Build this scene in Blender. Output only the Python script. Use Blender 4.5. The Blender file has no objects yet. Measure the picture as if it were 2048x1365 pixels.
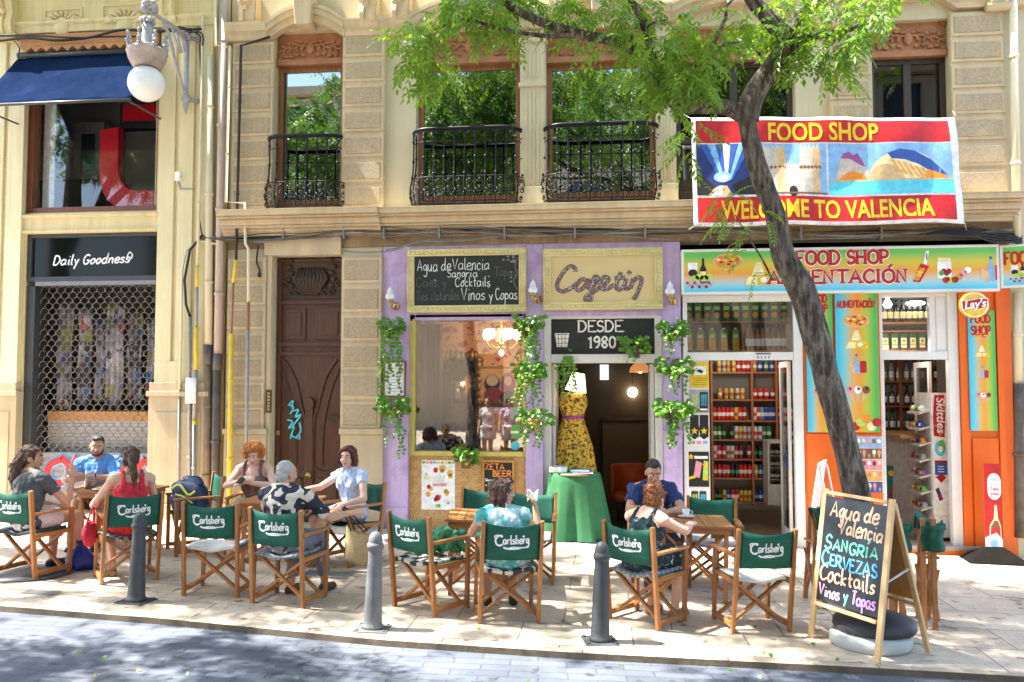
import bpy, bmesh, math, random
from math import sin, cos, pi, radians as RD, sqrt, atan2
from mathutils import Vector as V, Matrix as MX, noise as NZ
rnd = random.Random(7)
SC = bpy.context.scene
COL = SC.collection
# ------------------------------------------------------------ camera, sky, sun, exposure
CAM = V((1.28, -11.6, 2.09)); YAW = RD(6.3); PITCH = RD(3.0); FPX = 1700.0
cd = bpy.data.cameras.new('camera'); cam = bpy.data.objects.new('camera', cd); COL.objects.link(cam)
cam.location = CAM; cam.rotation_euler = (pi/2 + PITCH, 0, YAW)
cd.sensor_width = 36; cd.lens = 36*FPX/2048; cd.clip_end = 500; cd.clip_start = .05
SC.camera = cam
SUN = V((-.50, -.04, .86)).normalized()
wd = bpy.data.worlds.new('World'); SC.world = wd; wd.use_nodes = True
nt = wd.node_tree; sky = nt.nodes.new('ShaderNodeTexSky'); sky.sky_type = 'NISHITA'; sky.sun_disc = False
sky.sun_elevation = math.asin(SUN.z); sky.sun_rotation = atan2(SUN.x, SUN.y); sky.air_density = 1.0; sky.dust_density = 1.5
bg = nt.nodes['Background']; bg.inputs[1].default_value = .15
nt.links.new(sky.outputs[0], bg.inputs[0])
sl = bpy.data.lights.new('sun', 'SUN'); sl.energy = 5.0; sl.angle = RD(.53); sl.color = (1, .95, .86)
so = bpy.data.objects.new('sun', sl); COL.objects.link(so); so.location = (-8, -8, 20)
so.rotation_euler = SUN.to_track_quat('Z', 'Y').to_euler()
SC.view_settings.view_transform = 'Standard'; SC.view_settings.look = 'None'
SC.view_settings.exposure = 2.42; SC.view_settings.gamma = 1
SC.render.engine = 'CYCLES'
cy = SC.cycles; cy.max_bounces = 8; cy.transparent_max_bounces = 16; cy.caustics_reflective = False; cy.caustics_refractive = False
cy.use_denoising = True; cy.sample_clamp_indirect = 6
# ------------------------------------------------------------ picture <-> place
_fh = V((-sin(YAW), cos(YAW), 0)); FW = (_fh*cos(PITCH) + V((0, 0, sin(PITCH)))); RT = V((cos(YAW), sin(YAW), 0)); UP = RT.cross(FW)
def ray(px, py): return FW*FPX + RT*(px-1024) - UP*(py-682.5)
def P(px, py, y=0.0):
    d = ray(px, py); return CAM + d*((y-CAM.y)/d.y)
GA, GB = .082, -.027
def zg(x): return GA + GB*x
def G(px, py, up=0.0):
    d = ray(px, py); t = (GA + up + GB*CAM.x - CAM.z)/(d.z - GB*d.x); return CAM + d*t
def R(x0, y0, x1, y1, y=0.0):
    mx, my = (x0+x1)/2, (y0+y1)/2
    return P(x0, my, y).x, P(x1, my, y).x, P(mx, y1, y).z, P(mx, y0, y).z      # X0 X1 Z0 Z1
# ------------------------------------------------------------ materials
def mk(name):
    m = bpy.data.materials.new(name); m.use_nodes = True; n = m.node_tree
    return m, n, n.nodes['Principled BSDF']
def nd(n, t, **k):
    x = n.nodes.new('ShaderNode'+t)
    for a, b in k.items():
        if a in x.inputs: x.inputs[a].default_value = b
        else: setattr(x, a, b)
    return x
def lk(n, a, b): n.links.new(a, b)
def c4(c, f=1): return (min(c[0]*f, 1), min(c[1]*f, 1), min(c[2]*f, 1), 1)
def coords(n, scale=(1, 1, 1), out='Object'):
    tc = nd(n, 'TexCoord'); mp = nd(n, 'Mapping'); mp.inputs['Scale'].default_value = scale
    lk(n, tc.outputs[out], mp.inputs[0]); return mp.outputs[0]
def ramp(n, fac, stops, interp='LINEAR'):
    r = nd(n, 'ValToRGB'); e = r.color_ramp.elements; r.color_ramp.interpolation = interp
    while len(e) < len(stops): e.new(.5)
    for i, (p, c) in enumerate(stops):
        e[i].position = p; e[i].color = c if len(c) == 4 else (*c, 1)
    lk(n, fac, r.inputs[0]); return r.outputs[0]
def mix(n, fac, a, b, mode='MIX'):
    m = nd(n, 'MixRGB'); m.blend_type = mode
    for i, x in enumerate((fac, a, b)):
        if hasattr(x, 'is_linked') or hasattr(x, 'links'): lk(n, x, m.inputs[i])
        else: m.inputs[i].default_value = x
    return m.outputs[0]
def noise(n, vec, sc, det=4, rough=.6):
    t = nd(n, 'TexNoise'); t.inputs['Scale'].default_value = sc; t.inputs['Detail'].default_value = det; t.inputs['Roughness'].default_value = rough
    lk(n, vec, t.inputs[0]); return t.outputs[0]
def bump(n, b, h, strength=.3, dist=.01):
    x = nd(n, 'Bump'); x.inputs['Strength'].default_value = strength; x.inputs['Distance'].default_value = dist
    lk(n, h, x.inputs['Height']); lk(n, x.outputs[0], b.inputs['Normal'])
_MC = {}
def M(name, c, r=.65, var=.15, sc=3.0, bmp=.15, bs=60, metal=0, streak=0, st=(1, 1, 1), spec=.4, dirt=None, rv=False):
    if name in _MC: return _MC[name]
    m, n, b = mk(name); b.inputs['Roughness'].default_value = r; b.inputs['Metallic'].default_value = metal
    b.inputs['Specular IOR Level'].default_value = spec
    v = coords(n, st)
    f = noise(n, v, sc, 6)
    col = ramp(n, f, [(.3, c4(c, 1-var)), (.7, c4(c, 1+var))])
    if streak:
        v2 = coords(n, (7, 7, .5)); s = ramp(n, noise(n, v2, 1.3, 5, .65), [(.35, (1, 1, 1)), (.75, (1-streak,)*3)])
        col = mix(n, 1.0, col, s, 'MULTIPLY')
    if dirt:
        s = ramp(n, noise(n, coords(n), 2.3, 8, .7), [(.5, (0, 0, 0)), (.68, (1, 1, 1))]); col = mix(n, s, col, (*dirt, 1))
    if rv:
        oi = nd(n, 'ObjectInfo'); q = ramp(n, oi.outputs['Random'], [(0, (.78,)*3), (1, (1.12,)*3)]); col = mix(n, 1.0, col, q, 'MULTIPLY')
    lk(n, col, b.inputs['Base Color'])
    if bmp: bump(n, b, noise(n, v, bs, 3), bmp, .01)
    _MC[name] = m; return m
def flat(name, c, r=.5, e=0):
    if name in _MC: return _MC[name]
    m = M(name, c, r, .06 if e else .2, 13, .03, 90)
    if e:
        b = m.node_tree.nodes['Principled BSDF']; b.inputs['Emission Color'].default_value = c4(c); b.inputs['Emission Strength'].default_value = e
    return m
def wood(name, c, r=.45, ax=2, var=.35, rv=True):
    if name in _MC: return _MC[name]
    m, n, b = mk(name); b.inputs['Roughness'].default_value = r
    s = [14, 14, 14]; s[ax] = 1.2
    v = coords(n, s); f = noise(n, v, 3.0, 5, .6)
    col = ramp(n, f, [(.3, c4(c, 1-var)), (.72, c4(c, 1+var*.7))])
    if rv:
        oi = nd(n, 'ObjectInfo'); col = mix(n, 1.0, col, ramp(n, oi.outputs['Random'], [(0, (.78,)*3), (1, (1.15,)*3)]), 'MULTIPLY')
    lk(n, col, b.inputs['Base Color']); bump(n, b, f, .2, .004); _MC[name] = m; return m
def glass(name, tint=(.9, .95, .93), refl=1.0, rough=.01):
    if name in _MC: return _MC[name]
    m, n, b = mk(name); n.nodes.remove(b); o = n.nodes['Material Output']
    t = nd(n, 'BsdfTransparent'); t.inputs[0].default_value = (*tint, 1)
    g = nd(n, 'BsdfGlossy'); g.inputs['Roughness'].default_value = rough; g.inputs[0].default_value = (.95, .95, .95, 1)
    fr = nd(n, 'Fresnel'); fr.inputs[0].default_value = 1.55
    mm = nd(n, 'Math', operation='MULTIPLY_ADD'); mm.inputs[1].default_value = refl; mm.inputs[2].default_value = .02*refl; mm.use_clamp = True
    lk(n, fr.outputs[0], mm.inputs[0])
    x = nd(n, 'MixShader'); lk(n, mm.outputs[0], x.inputs[0]); lk(n, t.outputs[0], x.inputs[1]); lk(n, g.outputs[0], x.inputs[2])
    lk(n, x.outputs[0], o.inputs[0]); _MC[name] = m; return m
def leafmat(name, c, tr=.45, var=.35, rnd_by='noise'):
    if name in _MC: return _MC[name]
    m, n, b = mk(name); o = n.nodes['Material Output']; b.inputs['Roughness'].default_value = .38
    f = noise(n, coords(n), 1.6, 2); g = noise(n, coords(n), 23, 1)
    col = ramp(n, f, [(.3, c4(c, 1-var)), (.7, c4((c[0]*1.25, c[1]*1.05, c[2]*.8), 1+var))])
    col = mix(n, .5, col, ramp(n, g, [(.3, c4(c, .6)), (.7, c4((c[0]*1.5, c[1]*1.2, c[2]), 1.3))]))
    lk(n, col, b.inputs['Base Color'])
    t = nd(n, 'BsdfTranslucent'); lk(n, mix(n, 1.0, col, (1.5, 1.35, .6, 1), 'MULTIPLY'), t.inputs[0])
    x = nd(n, 'MixShader'); x.inputs[0].default_value = tr; lk(n, b.outputs[0], x.inputs[1]); lk(n, t.outputs[0], x.inputs[2])
    lk(n, x.outputs[0], o.inputs[0]); _MC[name] = m; return m
# ------------------------------------------------------------ mesh builder
ORG = {}
def col4(p):
    return V(p)
class MB:
    def __init__(s): s.v = []; s.f = []; s.m = []; s.s = []; s.mi = 0; s.sm = False
    def add(s, vs, fs, mi=None, sm=None):
        o = len(s.v); s.v += [tuple(x) for x in vs]
        for f in fs: s.f.append(tuple(i+o for i in f)); s.m.append(s.mi if mi is None else mi); s.s.append(s.sm if sm is None else sm)
        return s
    def box(s, x0, x1, y0, y1, z0, z1, mi=None):
        vs = [(x, y, z) for z in (z0, z1) for y in (y0, y1) for x in (x0, x1)]
        return s.add(vs, [(0, 2, 3, 1), (4, 5, 7, 6), (0, 1, 5, 4), (2, 6, 7, 3), (0, 4, 6, 2), (1, 3, 7, 5)], mi)
    def hexa(s, b, t, mi=None):      # two quads, same winding
        return s.add(list(b)+list(t), [(3, 2, 1, 0), (4, 5, 6, 7), (0, 1, 5, 4), (1, 2, 6, 5), (2, 3, 7, 6), (3, 0, 4, 7)], mi)
    def bar(s, p, q, w, d, ref=(0, 0, 1), mi=None):
        p, q = V(p), V(q); a = (q-p).normalized(); r = V(ref)
        if abs(a.dot(r)) > .98: r = V((0, 1, 0))
        u = a.cross(r).normalized()*w/2; t = u.cross(a).normalized()*d/2
        return s.hexa([p-u-t, p+u-t, p+u+t, p-u+t], [q-u-t, q+u-t, q+u+t, q-u+t], mi)
    def tube(s, pts, r, n=8, mi=None, cap=True, sm=True, flat=None):
        pts = [V(p) for p in pts]; k = len(pts); o = []
        rs = r if hasattr(r, '__len__') else [r]*k
        up = None
        for i, p in enumerate(pts):
            a = (pts[min(i+1, k-1)] - pts[max(i-1, 0)])
            a = a.normalized() if a.length > 1e-9 else V((0, 0, 1))
            if up is None: up = V((0, 0, 1)) if abs(a.z) < .9 else V((1, 0, 0))
            if flat is not None: up = V(flat)
            u = a.cross(up)
            u = u.normalized() if u.length > 1e-6 else V((1, 0, 0)); w = u.cross(a).normalized(); up = w
            fl = .3 if flat is not None else 1
            for j in range(n): o.append(p + (u*cos(2*pi*j/n) + w*sin(2*pi*j/n)*fl)*rs[i])
        fs = [(i*n+j, i*n+(j+1) % n, (i+1)*n+(j+1) % n, (i+1)*n+j) for i in range(k-1) for j in range(n)]
        if cap: fs += [tuple(range(n-1, -1, -1)), tuple((k-1)*n+j for j in range(n))]
        return s.add(o, fs, mi, sm)
    def lathe(s, c, prof, n=20, mi=None, sm=True, axis='Z', cap=True):
        c = V(c); o = []
        for r, h in prof:
            for j in range(n):
                a = 2*pi*j/n
                o.append(c + (V((r*cos(a), r*sin(a), h)) if axis == 'Z' else V((r*cos(a), h, r*sin(a))) if axis == 'Y' else V((h, r*cos(a), r*sin(a)))))
        k = len(prof); fs = [(i*n+j, i*n+(j+1) % n, (i+1)*n+(j+1) % n, (i+1)*n+j) for i in range(k-1) for j in range(n)]
        if cap: fs += [tuple(range(n-1, -1, -1)), tuple((k-1)*n+j for j in range(n))]
        return s.add(o, fs, mi, sm)
    def ball(s, c, r, n=12, mi=None, k=8):
        r = V(r) if hasattr(r, '__len__') else V((r, r, r)); c = V(c); o = [c+V((0, 0, -r.z))]
        for i in range(1, k):
            a = -pi/2 + pi*i/k
            for j in range(n): o.append(c + V((r.x*cos(a)*cos(2*pi*j/n), r.y*cos(a)*sin(2*pi*j/n), r.z*sin(a))))
        o.append(c+V((0, 0, r.z))); L = len(o)-1
        fs = [(0, 1+(j+1) % n, 1+j) for j in range(n)]
        fs += [(1+i*n+j, 1+i*n+(j+1) % n, 1+(i+1)*n+(j+1) % n, 1+(i+1)*n+j) for i in range(k-2) for j in range(n)]
        fs += [(1+(k-2)*n+j, 1+(k-2)*n+(j+1) % n, L) for j in range(n)]
        return s.add(o, fs, mi, True)
    def prism(s, poly, T, d, mi=None):    # 2-d polygon (counter-clockwise) placed by matrix T, thickness d along local z
        n = len(poly); vs = [T @ V((x, y, 0)) for x, y in poly] + [T @ V((x, y, d)) for x, y in poly]
        return s.add(vs, [tuple(range(n-1, -1, -1)), tuple(range(n, 2*n))] + [(i, (i+1) % n, n+(i+1) % n, n+i) for i in range(n)], mi)
    def disc(s, x, y, rx, ry, T, d, mi=None, n=20, a0=0, a1=2*pi, rot=0):
        full = abs(a1-a0-2*pi) < 1e-6; k = n if full else n+1
        q = []
        for i in range(k):
            a = a0+(a1-a0)*i/n; ex, ey = rx*cos(a), ry*sin(a); q.append((x+ex*cos(rot)-ey*sin(rot), y+ex*sin(rot)+ey*cos(rot)))
        return s.prism(q, T, d, mi)
    def rect(s, x0, y0, x1, y1, T, d, mi=None): return s.prism([(x0, y0), (x1, y0), (x1, y1), (x0, y1)], T, d, mi)
    def stroke(s, pts, r, T, mi=None, lift=.002):
        return s.tube([T @ V((x, y, lift)) for x, y in pts], r, 6, mi, True, False, flat=(T.to_3x3() @ V((0, 0, 1))))
    def text(s, t, size, T, mi=None, bold=0.0, shear=0, d=.002, align='CENTER', space=1, fit=None):
        vs, fs = text_geo(t, size, bold, shear, align, space)
        if fit and vs:
            w = max(p[0] for p in vs)-min(p[0] for p in vs); k = fit/w; vs = [(p[0]*k, p[1]) for p in vs]
        n = len(vs)
        return s.add([T @ V((x, y, d)) for x, y in vs], fs, mi, False)
    def sheet(s, fn, nu, nv, th=0, mi=None, sm=True):   # grid surface fn(u,v) -> point ; th thickness along normal
        g = [[V(fn(i/nu, j/nv)) for i in range(nu+1)] for j in range(nv+1)]
        W = nu+1; o = [p for row in g for p in row]
        fs = [(j*W+i, j*W+i+1, (j+1)*W+i+1, (j+1)*W+i) for j in range(nv) for i in range(nu)]
        if th:
            N = len(o); nrm = []
            for j in range(nv+1):
                for i in range(nu+1):
                    du = g[j][min(i+1, nu)]-g[j][max(i-1, 0)]; dv = g[min(j+1, nv)][i]-g[max(j-1, 0)][i]
                    c = du.cross(dv); nrm.append(c.normalized() if c.length > 1e-9 else V((0, 0, 1)))
            o2 = [p-q*th for p, q in zip(o, nrm)]
            fs2 = [tuple(N+k for k in reversed(f)) for f in fs]
            e = [(i, i+1) for i in range(nu)] + [(nv*W+i+1, nv*W+i) for i in range(nu)] + [((j+1)*W, j*W) for j in range(nv)] + [(j*W+nu, (j+1)*W+nu) for j in range(nv)]
            o += o2; fs = fs + fs2 + [(b, a, a+N, b+N) for a, b in e]
        return s.add(o, fs, mi, sm)
    def move(s, T):
        s.v = [tuple(T @ V(p)) for p in s.v]; return s
    def mesh(s, name, mats):
        me = bpy.data.meshes.new(name); me.from_pydata(s.v, [], s.f); me.validate()
        for m in (mats if isinstance(mats, (list, tuple)) else [mats]): me.materials.append(m)
        if len(me.polygons) == len(s.f):
            me.polygons.foreach_set('material_index', s.m); me.polygons.foreach_set('use_smooth', s.s)
        me.update(); return me
    def build(s, name, mats, parent=None, world=True, bevel=0, org=None, **k):
        if not s.v: return None
        if parent is not None: L = ORG.get(parent.name, V((0, 0, 0))) if world else V((0, 0, 0))
        elif org is not None: L = V(org)
        elif world:
            xs, ys, zs = zip(*s.v); L = V(((min(xs)+max(xs))/2, (min(ys)+max(ys))/2, min(zs)))
        else: L = V((0, 0, 0))
        s.v = [(a-L.x, b-L.y, c-L.z) for a, b, c in s.v]
        o = bpy.data.objects.new(name, s.mesh(name, mats)); COL.objects.link(o)
        if parent is not None: o.parent = parent
        else: o.location = L
        ORG[o.name] = L
        if bevel:
            b = o.modifiers.new('bevel', 'BEVEL'); b.width = bevel; b.segments = 2; b.limit_method = 'ANGLE'; b.angle_limit = RD(40)
        for a, x in k.items(): o[a] = x
        return o
_TX = {}
def text_geo(t, size, bold, shear, align, space):
    key = (t, bold, shear, align, space)
    if key not in _TX:
        c = bpy.data.curves.new('t', 'FONT'); c.body = t; c.size = 1; c.offset = bold; c.shear = shear; c.align_x = align; c.space_character = space; c.resolution_u = 3
        o = bpy.data.objects.new('t', c); COL.objects.link(o)
        bpy.context.view_layer.update()
        dg = bpy.context.evaluated_depsgraph_get(); me = o.evaluated_get(dg).to_mesh()
        _TX[key] = ([(v.co.x, v.co.y) for v in me.vertices], [tuple(p.vertices) for p in me.polygons])
        o.evaluated_get(dg).to_mesh_clear(); bpy.data.objects.remove(o); bpy.data.curves.remove(c)
    vs, fs = _TX[key]
    return [(x*size, y*size) for x, y in vs], fs
def TF(x, y, z, yaw=0, tilt=0, roll=0):     # local x -> along, y -> up, z -> out of the face; yaw 0 faces the street (-Y)
    return MX.Translation((x, y, z)) @ MX.Rotation(yaw, 4, 'Z') @ MX.Rotation(pi/2+tilt, 4, 'X') @ MX.Rotation(roll, 4, 'Z')
def thing(name, label, cat, loc=(0, 0, 0), rz=0, group=None):
    o = bpy.data.objects.new(name, None); COL.objects.link(o); o.location = loc; o.rotation_euler = (0, 0, rz); o.empty_display_size = .1
    o['label'] = label; o['category'] = cat
    if group: o['group'] = group
    ORG[o.name] = V(loc); return o
def tag(o, label, cat, group=None):
    o['label'] = label; o['category'] = cat
    if group: o['group'] = group
    return o
def dup(o, loc=None, rz=None, label=None, parent=None):
    c = o.copy(); COL.objects.link(c)
    if parent is not None: c.parent = parent
    if loc is not None: c.location = loc
    if rz is not None: c.rotation_euler = (0, 0, rz)
    if label: c['label'] = label
    for ch in list(KIDS.get(o.name, ())) or [x for x in o.children]: dup(ch, parent=c)
    return c
KIDS = {}
def smooth(pts, k=5):
    if len(pts) < 3: return pts
    out = []
    for i in range(len(pts)-1):
        a = pts[max(i-1, 0)]; b = pts[i]; c = pts[i+1]; d = pts[min(i+2, len(pts)-1)]
        for j in range(k):
            t = j/k
            out.append(tuple(.5*((2*q)+(r-p)*t+(2*p-5*q+4*r-s)*t*t+(3*q-p-3*r+s)*t**3) for p, q, r, s in zip(a, b, c, d)))
    out.append(pts[-1]); return out
# ------------------------------------------------------------ stroke alphabet for chalk and painted letters
_AL = '''a 12 9,8 6,10 2,9 0,5 2,0 6,1 9,5 9,10 9,2 11,0
c 9 8,8 5,10 1,8 0,4 2,0 5,0 8,2
d 12 8,8 4,10 0,6 1,1 5,0 8,5 9,20 8,4 11,0
e 10 0,5 8,6 7,10 3,10 0,6 1,1 5,0 9,2
g 10 8,8 4,10 0,6 2,1 6,2 8,9 8,-5 5,-9 1,-7
i 5 2,10 2,1 4,0|2,15 2.5,16
í 6 2,10 2,1 4,0|2,14 6,18
k 10 1,20 1,0|8,10 1,5 8,0
l 5 1,20 1,2 4,0
m 13 0,10 0,0|0,6 3,10 5,8 5,0|5,6 8,10 10,8 10,0
n 10 0,10 0,0|0,6 4,10 7,8 7,1 9,0
o 10 4,10 0,6 1,1 4,0 8,4 7,9 4,10
p 10 0,10 0,-9|0,7 4,10 8,6 6,1 0,2
r 8 0,10 0,0|0,6 4,10 7,9
s 9 7,9 3,10 0,7 6,4 6,1 2,0 -1,2
t 8 3,17 3,2 6,0|0,11 7,11
u 11 0,10 0,3 3,0 7,3 8,10 8,1 10,0
v 10 0,10 4,0 8,10
y 10 0,10 4,2|8,10 2,-9
b 10 0,20 0,0|0,7 4,10 8,6 6,1 0,1
A 14 !0,0 6,18 12,0|!2,6 10,6
B 11 0,0 0,9 0,18|0,18 7,16 6,10 0,9|0,9 9,7 8,1 0,0
C 13 11,15 7,18 2,15 0,8 3,1 7,0 12,3
D 13 !0,0 0,18|0,18 7,17 11,9 7,1 0,0
E 11 !9,18 0,18 0,0 10,0|!0,9 7,9
F 11 !9,18 0,18 0,0|!0,9 7,9
G 13 11,15 6,18 1,14 0,7 3,0 9,1 11,7|!11,7 6,7
H 13 !0,0 0,18|!10,0 10,18|!0,9 10,9
I 5 !1,0 1,18
Í 6 !1,0 1,18|!1,21 5,25
K 12 !0,18 0,0|!10,18 0,8 10,0
L 10 !0,18 0,0 9,0
M 15 !0,0 0,18 6,5 12,18 12,0
N 13 !0,0 0,18 9,0 9,18
O 14 6,18 1,15 0,9 1,3 6,0 11,3 12,9 11,15 6,18
Ó 14 6,18 1,15 0,9 1,3 6,0 11,3 12,9 11,15 6,18|!6,21 10,25
P 11 !0,0 0,18|0,18 8,16 7,9 0,8
R 12 !0,0 0,18|0,18 8,17 8,10 0,9|!3,9 10,0
S 11 9,15 5,18 1,15 2,10 8,8 9,3 4,0 0,3
T 13 !0,18 12,18|!6,18 6,0
V 13 !0,18 6,0 12,18
Z 12 !0,18 10,18 0,0 11,0
1 8 !0,14 4,18 4,0
9 11 8,12 4,9 0,13 4,18 8,15 8,6 4,0
8 11 4,9 0,13 4,18 8,14 4,9 0,5 4,0 8,4 4,9
0 11 4,18 0,14 0,4 4,0 8,4 8,14 4,18
' 4 !1,20 1,16
- 8 !0,8 6,8'''
ALPH = {}
for _l in _AL.split('\n'):
    k_, w_, s_ = _l.split(' ', 2); st_ = []
    for q in s_.split('|'):
        hard = q[0] == '!'; pp = [tuple(float(z) for z in t.split(',')) for t in q.lstrip('!').split()]
        st_.append(pp if hard else smooth(pp, 4))
    ALPH[k_] = (float(w_), st_)
def script(t, size, small=None, space=1.6):    # list of polylines, height of a capital = size ; small: scale of following capitals
    out = []; x = 0; first = True; k = size/18
    for ch in t:
        if ch == ' ': x += 7*k; first = True; continue
        if ch not in ALPH: continue
        w, ss = ALPH[ch]; f = k*(small if (small and not first) else 1)
        for s in ss: out.append([(x+p[0]*f, p[1]*f) for p in s])
        x += (w+space)*f; first = False
    return out, x
def write(mb, t, size, r, T, x=0, y=0, mi=None, small=None, fit=None, slant=0, jit=0, align='L', serif=0, lift=.002, wob=0):
    ss, w = script(t, size, small); k = fit/w if fit else 1
    ox = x - (w*k/2 if align == 'C' else 0)
    for s in ss:
        dy = rnd.uniform(-jit, jit)
        pts = [(ox+(p[0]+slant*p[1])*k, y+p[1]+dy) for p in s]
        if wob: pts = [(a+wob*NZ.noise(V((a*11, b*11, 3))), b+wob*1.4*NZ.noise(V((a*8, b*8, 9)))) for a, b in pts]
        mb.stroke(pts, r, T, mi, lift)
        if serif:
            for e in (s[0], s[-1]):
                if abs(e[1]) < 1e-6 or abs(e[1]-size) < 1e-6:
                    mb.stroke([(ox+(e[0]-serif)*k, y+e[1]), (ox+(e[0]+serif)*k, y+e[1])], r*.55, T, mi, lift)
# ============================================================ ground
def struct(name, mb, mats):
    o = mb.build(name, mats, world=False); o['kind'] = 'structure'; return o
def paving(name, c1, c2, mortar, w, h, ms, off, r, noi, bd=.5, rotz=0, cvar=.32):
    m, n, b = mk(name); b.inputs['Roughness'].default_value = r
    tc = nd(n, 'TexCoord'); mp = nd(n, 'Mapping'); mp.inputs['Rotation'].default_value = (0, 0, rotz); lk(n, tc.outputs['Object'], mp.inputs[0]); v = mp.outputs[0]
    t = nd(n, 'TexBrick'); t.offset = off; t.inputs['Scale'].default_value = 1; t.inputs['Brick Width'].default_value = w; t.inputs['Row Height'].default_value = h
    t.inputs['Mortar Size'].default_value = ms; t.inputs['Color1'].default_value = c4(c1); t.inputs['Color2'].default_value = c4(c2); t.inputs['Mortar'].default_value = c4(mortar)
    t.inputs['Mortar Smooth'].default_value = .3
    wv = nd(n, 'VectorMath', operation='ADD'); nn = nd(n, 'TexNoise'); nn.inputs['Scale'].default_value = 1.2; lk(n, v, nn.inputs[0])
    sc = nd(n, 'VectorMath', operation='SCALE'); sc.inputs['Scale'].default_value = .03; lk(n, nn.outputs[1], sc.inputs[0]); lk(n, v, wv.inputs[0]); lk(n, sc.outputs[0], wv.inputs[1]); lk(n, wv.outputs[0], t.inputs[0])
    a = ramp(n, noise(n, v, 1.1, 8, .7), [(.3, (1-cvar,)*3), (.7, (1+cvar,)*3)])
    d = ramp(n, noise(n, v, noi, 6, .75), [(.3, (.8,)*3), (.6, (1.08,)*3)])
    sp = ramp(n, noise(n, v, 7, 3, .5), [(.60, (1, 1, 1)), (.70, (.40, .35, .31))])
    col = mix(n, 1, mix(n, 1, mix(n, 1, t.outputs[0], a, 'MULTIPLY'), d, 'MULTIPLY'), sp, 'MULTIPLY'); lk(n, col, b.inputs['Base Color'])
    h1 = nd(n, 'Math', operation='MULTIPLY_ADD'); h1.inputs[1].default_value = -1; lk(n, t.outputs[1], h1.inputs[0])
    h2 = nd(n, 'Math', operation='MULTIPLY_ADD'); h2.inputs[1].default_value = .35; lk(n, noise(n, v, noi*3, 4), h2.inputs[0]); lk(n, h1.outputs[0], h2.inputs[2])
    bump(n, b, h2.outputs[0], bd, .008); return m
m_pave = paving('pale limestone slabs', (.50, .415, .325), (.57, .475, .37), (.20, .165, .13), .92, .60, .007, .37, .55, 34, .4)
m_grey = paving('grey granite strip', (.30, .30, .31), (.36, .35, .35), (.13, .13, .13), .62, .42, .006, .5, .6, 60, .4)
m_road = paving('blue grey setts', (.078, .091, .120), (.103, .118, .149), (.062, .070, .09), .42, .125, .005, .5, .62, 70, .8, RD(-4))
m_kerb = paving('kerb stone', (.37, .305, .23), (.42, .35, .26), (.12, .10, .08), 1.1, 3.0, .006, .0, .6, 40, .4)
KX = [(-14, 0), (-3.93, 1213), (-2.46, 1238), (-.47, 1286), (1.03, 1309), (2.56, 1327), (2.96, 1332), (4.3, 1355), (14, 0)]
KY = [(-14, -4.55), (-3.93, -4.69), (-2.46, -4.77), (-.47, -4.98), (1.03, -5.0), (2.56, -4.95), (3.02, -4.93), (4.3, -4.91), (14, -4.85)]
def kerb_y(x):
    for (a, b), (c, d) in zip(KY, KY[1:]):
        if a <= x <= c: return b+(d-b)*(x-a)/(c-a)
    return -4.8
def strip(mb, ya, yb, dza, dzb, x0=-14, x1=14, n=None):
    xs = sorted(set([x0, x1]+[k[0] for k in KY if x0 < k[0] < x1]))
    vs = []
    for x in xs:
        for f, dz in ((ya, dza), (yb, dzb)): vs.append((x, f(x) if callable(f) else f, zg(x)+dz))
    mb.add(vs, [(2*i, 2*i+2, 2*i+3, 2*i+1) for i in range(len(xs)-1)])
mb = MB(); strip(mb, lambda x: kerb_y(x)+.10, 8.0, 0, 0); struct('pavement', mb, m_pave)
mb = MB(); strip(mb, -1.02, -.02, .004, .004, -2.0, 2.6); struct('pavement_strip', mb, m_grey)
mb = MB(); strip(mb, lambda x: kerb_y(x), lambda x: kerb_y(x)+.099, .006, .004); mb.mi = 1; strip(mb, lambda x: kerb_y(x)-.008, lambda x: kerb_y(x), -.05, .006); struct('kerb', mb, [m_kerb, M('grimy kerb face', (.11, .085, .06), .9, .4, 6, .4, 30)])
mb = MB()
mb.add([(-90, -60, zg(-90)-.043), (90, -60, zg(90)-.043), (90, -4.5, zg(90)-.043), (-90, -4.5, zg(-90)-.043)], [(0, 1, 2, 3)]); struct('road', mb, m_road)
# ============================================================ stone building
m_stone = M('buff sandstone', (.50, .40, .255), .85, .10, 1.6, .25, 90, streak=.18)
m_rough = M('bush hammered sandstone', (.45, .355, .235), .95, .2, 38, .9, 130, streak=.1)
m_trim = M('pale sandstone trim', (.60, .48, .31), .8, .12, 1.3, .12, 80, streak=.22)
m_plain = M('smooth limestone ashlar', (.58, .505, .34), .8, .07, .9, .1, 70, streak=.15)
m_cream = M('cream yellow painted plaster', (.73, .61, .33), .75, .08, .8, .12, 30, streak=.24)
m_cream2 = M('pale cream painted plaster', (.76, .67, .41), .75, .07, .8, .1, 30, streak=.16)
m_brownw = wood('varnished brown timber', (.27, .115, .045), .4, 2, .4)
m_carve = M('carved terracotta timber', (.36, .16, .075), .6, .25, 6, .3, 60)
m_dkwood = wood('dark shutter timber', (.04, .026, .019), .5, 2, .4)
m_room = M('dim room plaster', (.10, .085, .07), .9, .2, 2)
m_iron = M('black wrought iron', (.018, .018, .02), .45, .3, 20, .2, 80, metal=.6)
m_glass = glass('window glass', (.72, .78, .74), 1.5)
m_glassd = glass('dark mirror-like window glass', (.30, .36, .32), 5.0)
m_glassk = glass('dim shuttered window glass', (.25, .26, .24), 1.0)
m_frost = M('translucent window film', (.22, .26, .23), .3, .1)
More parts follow.
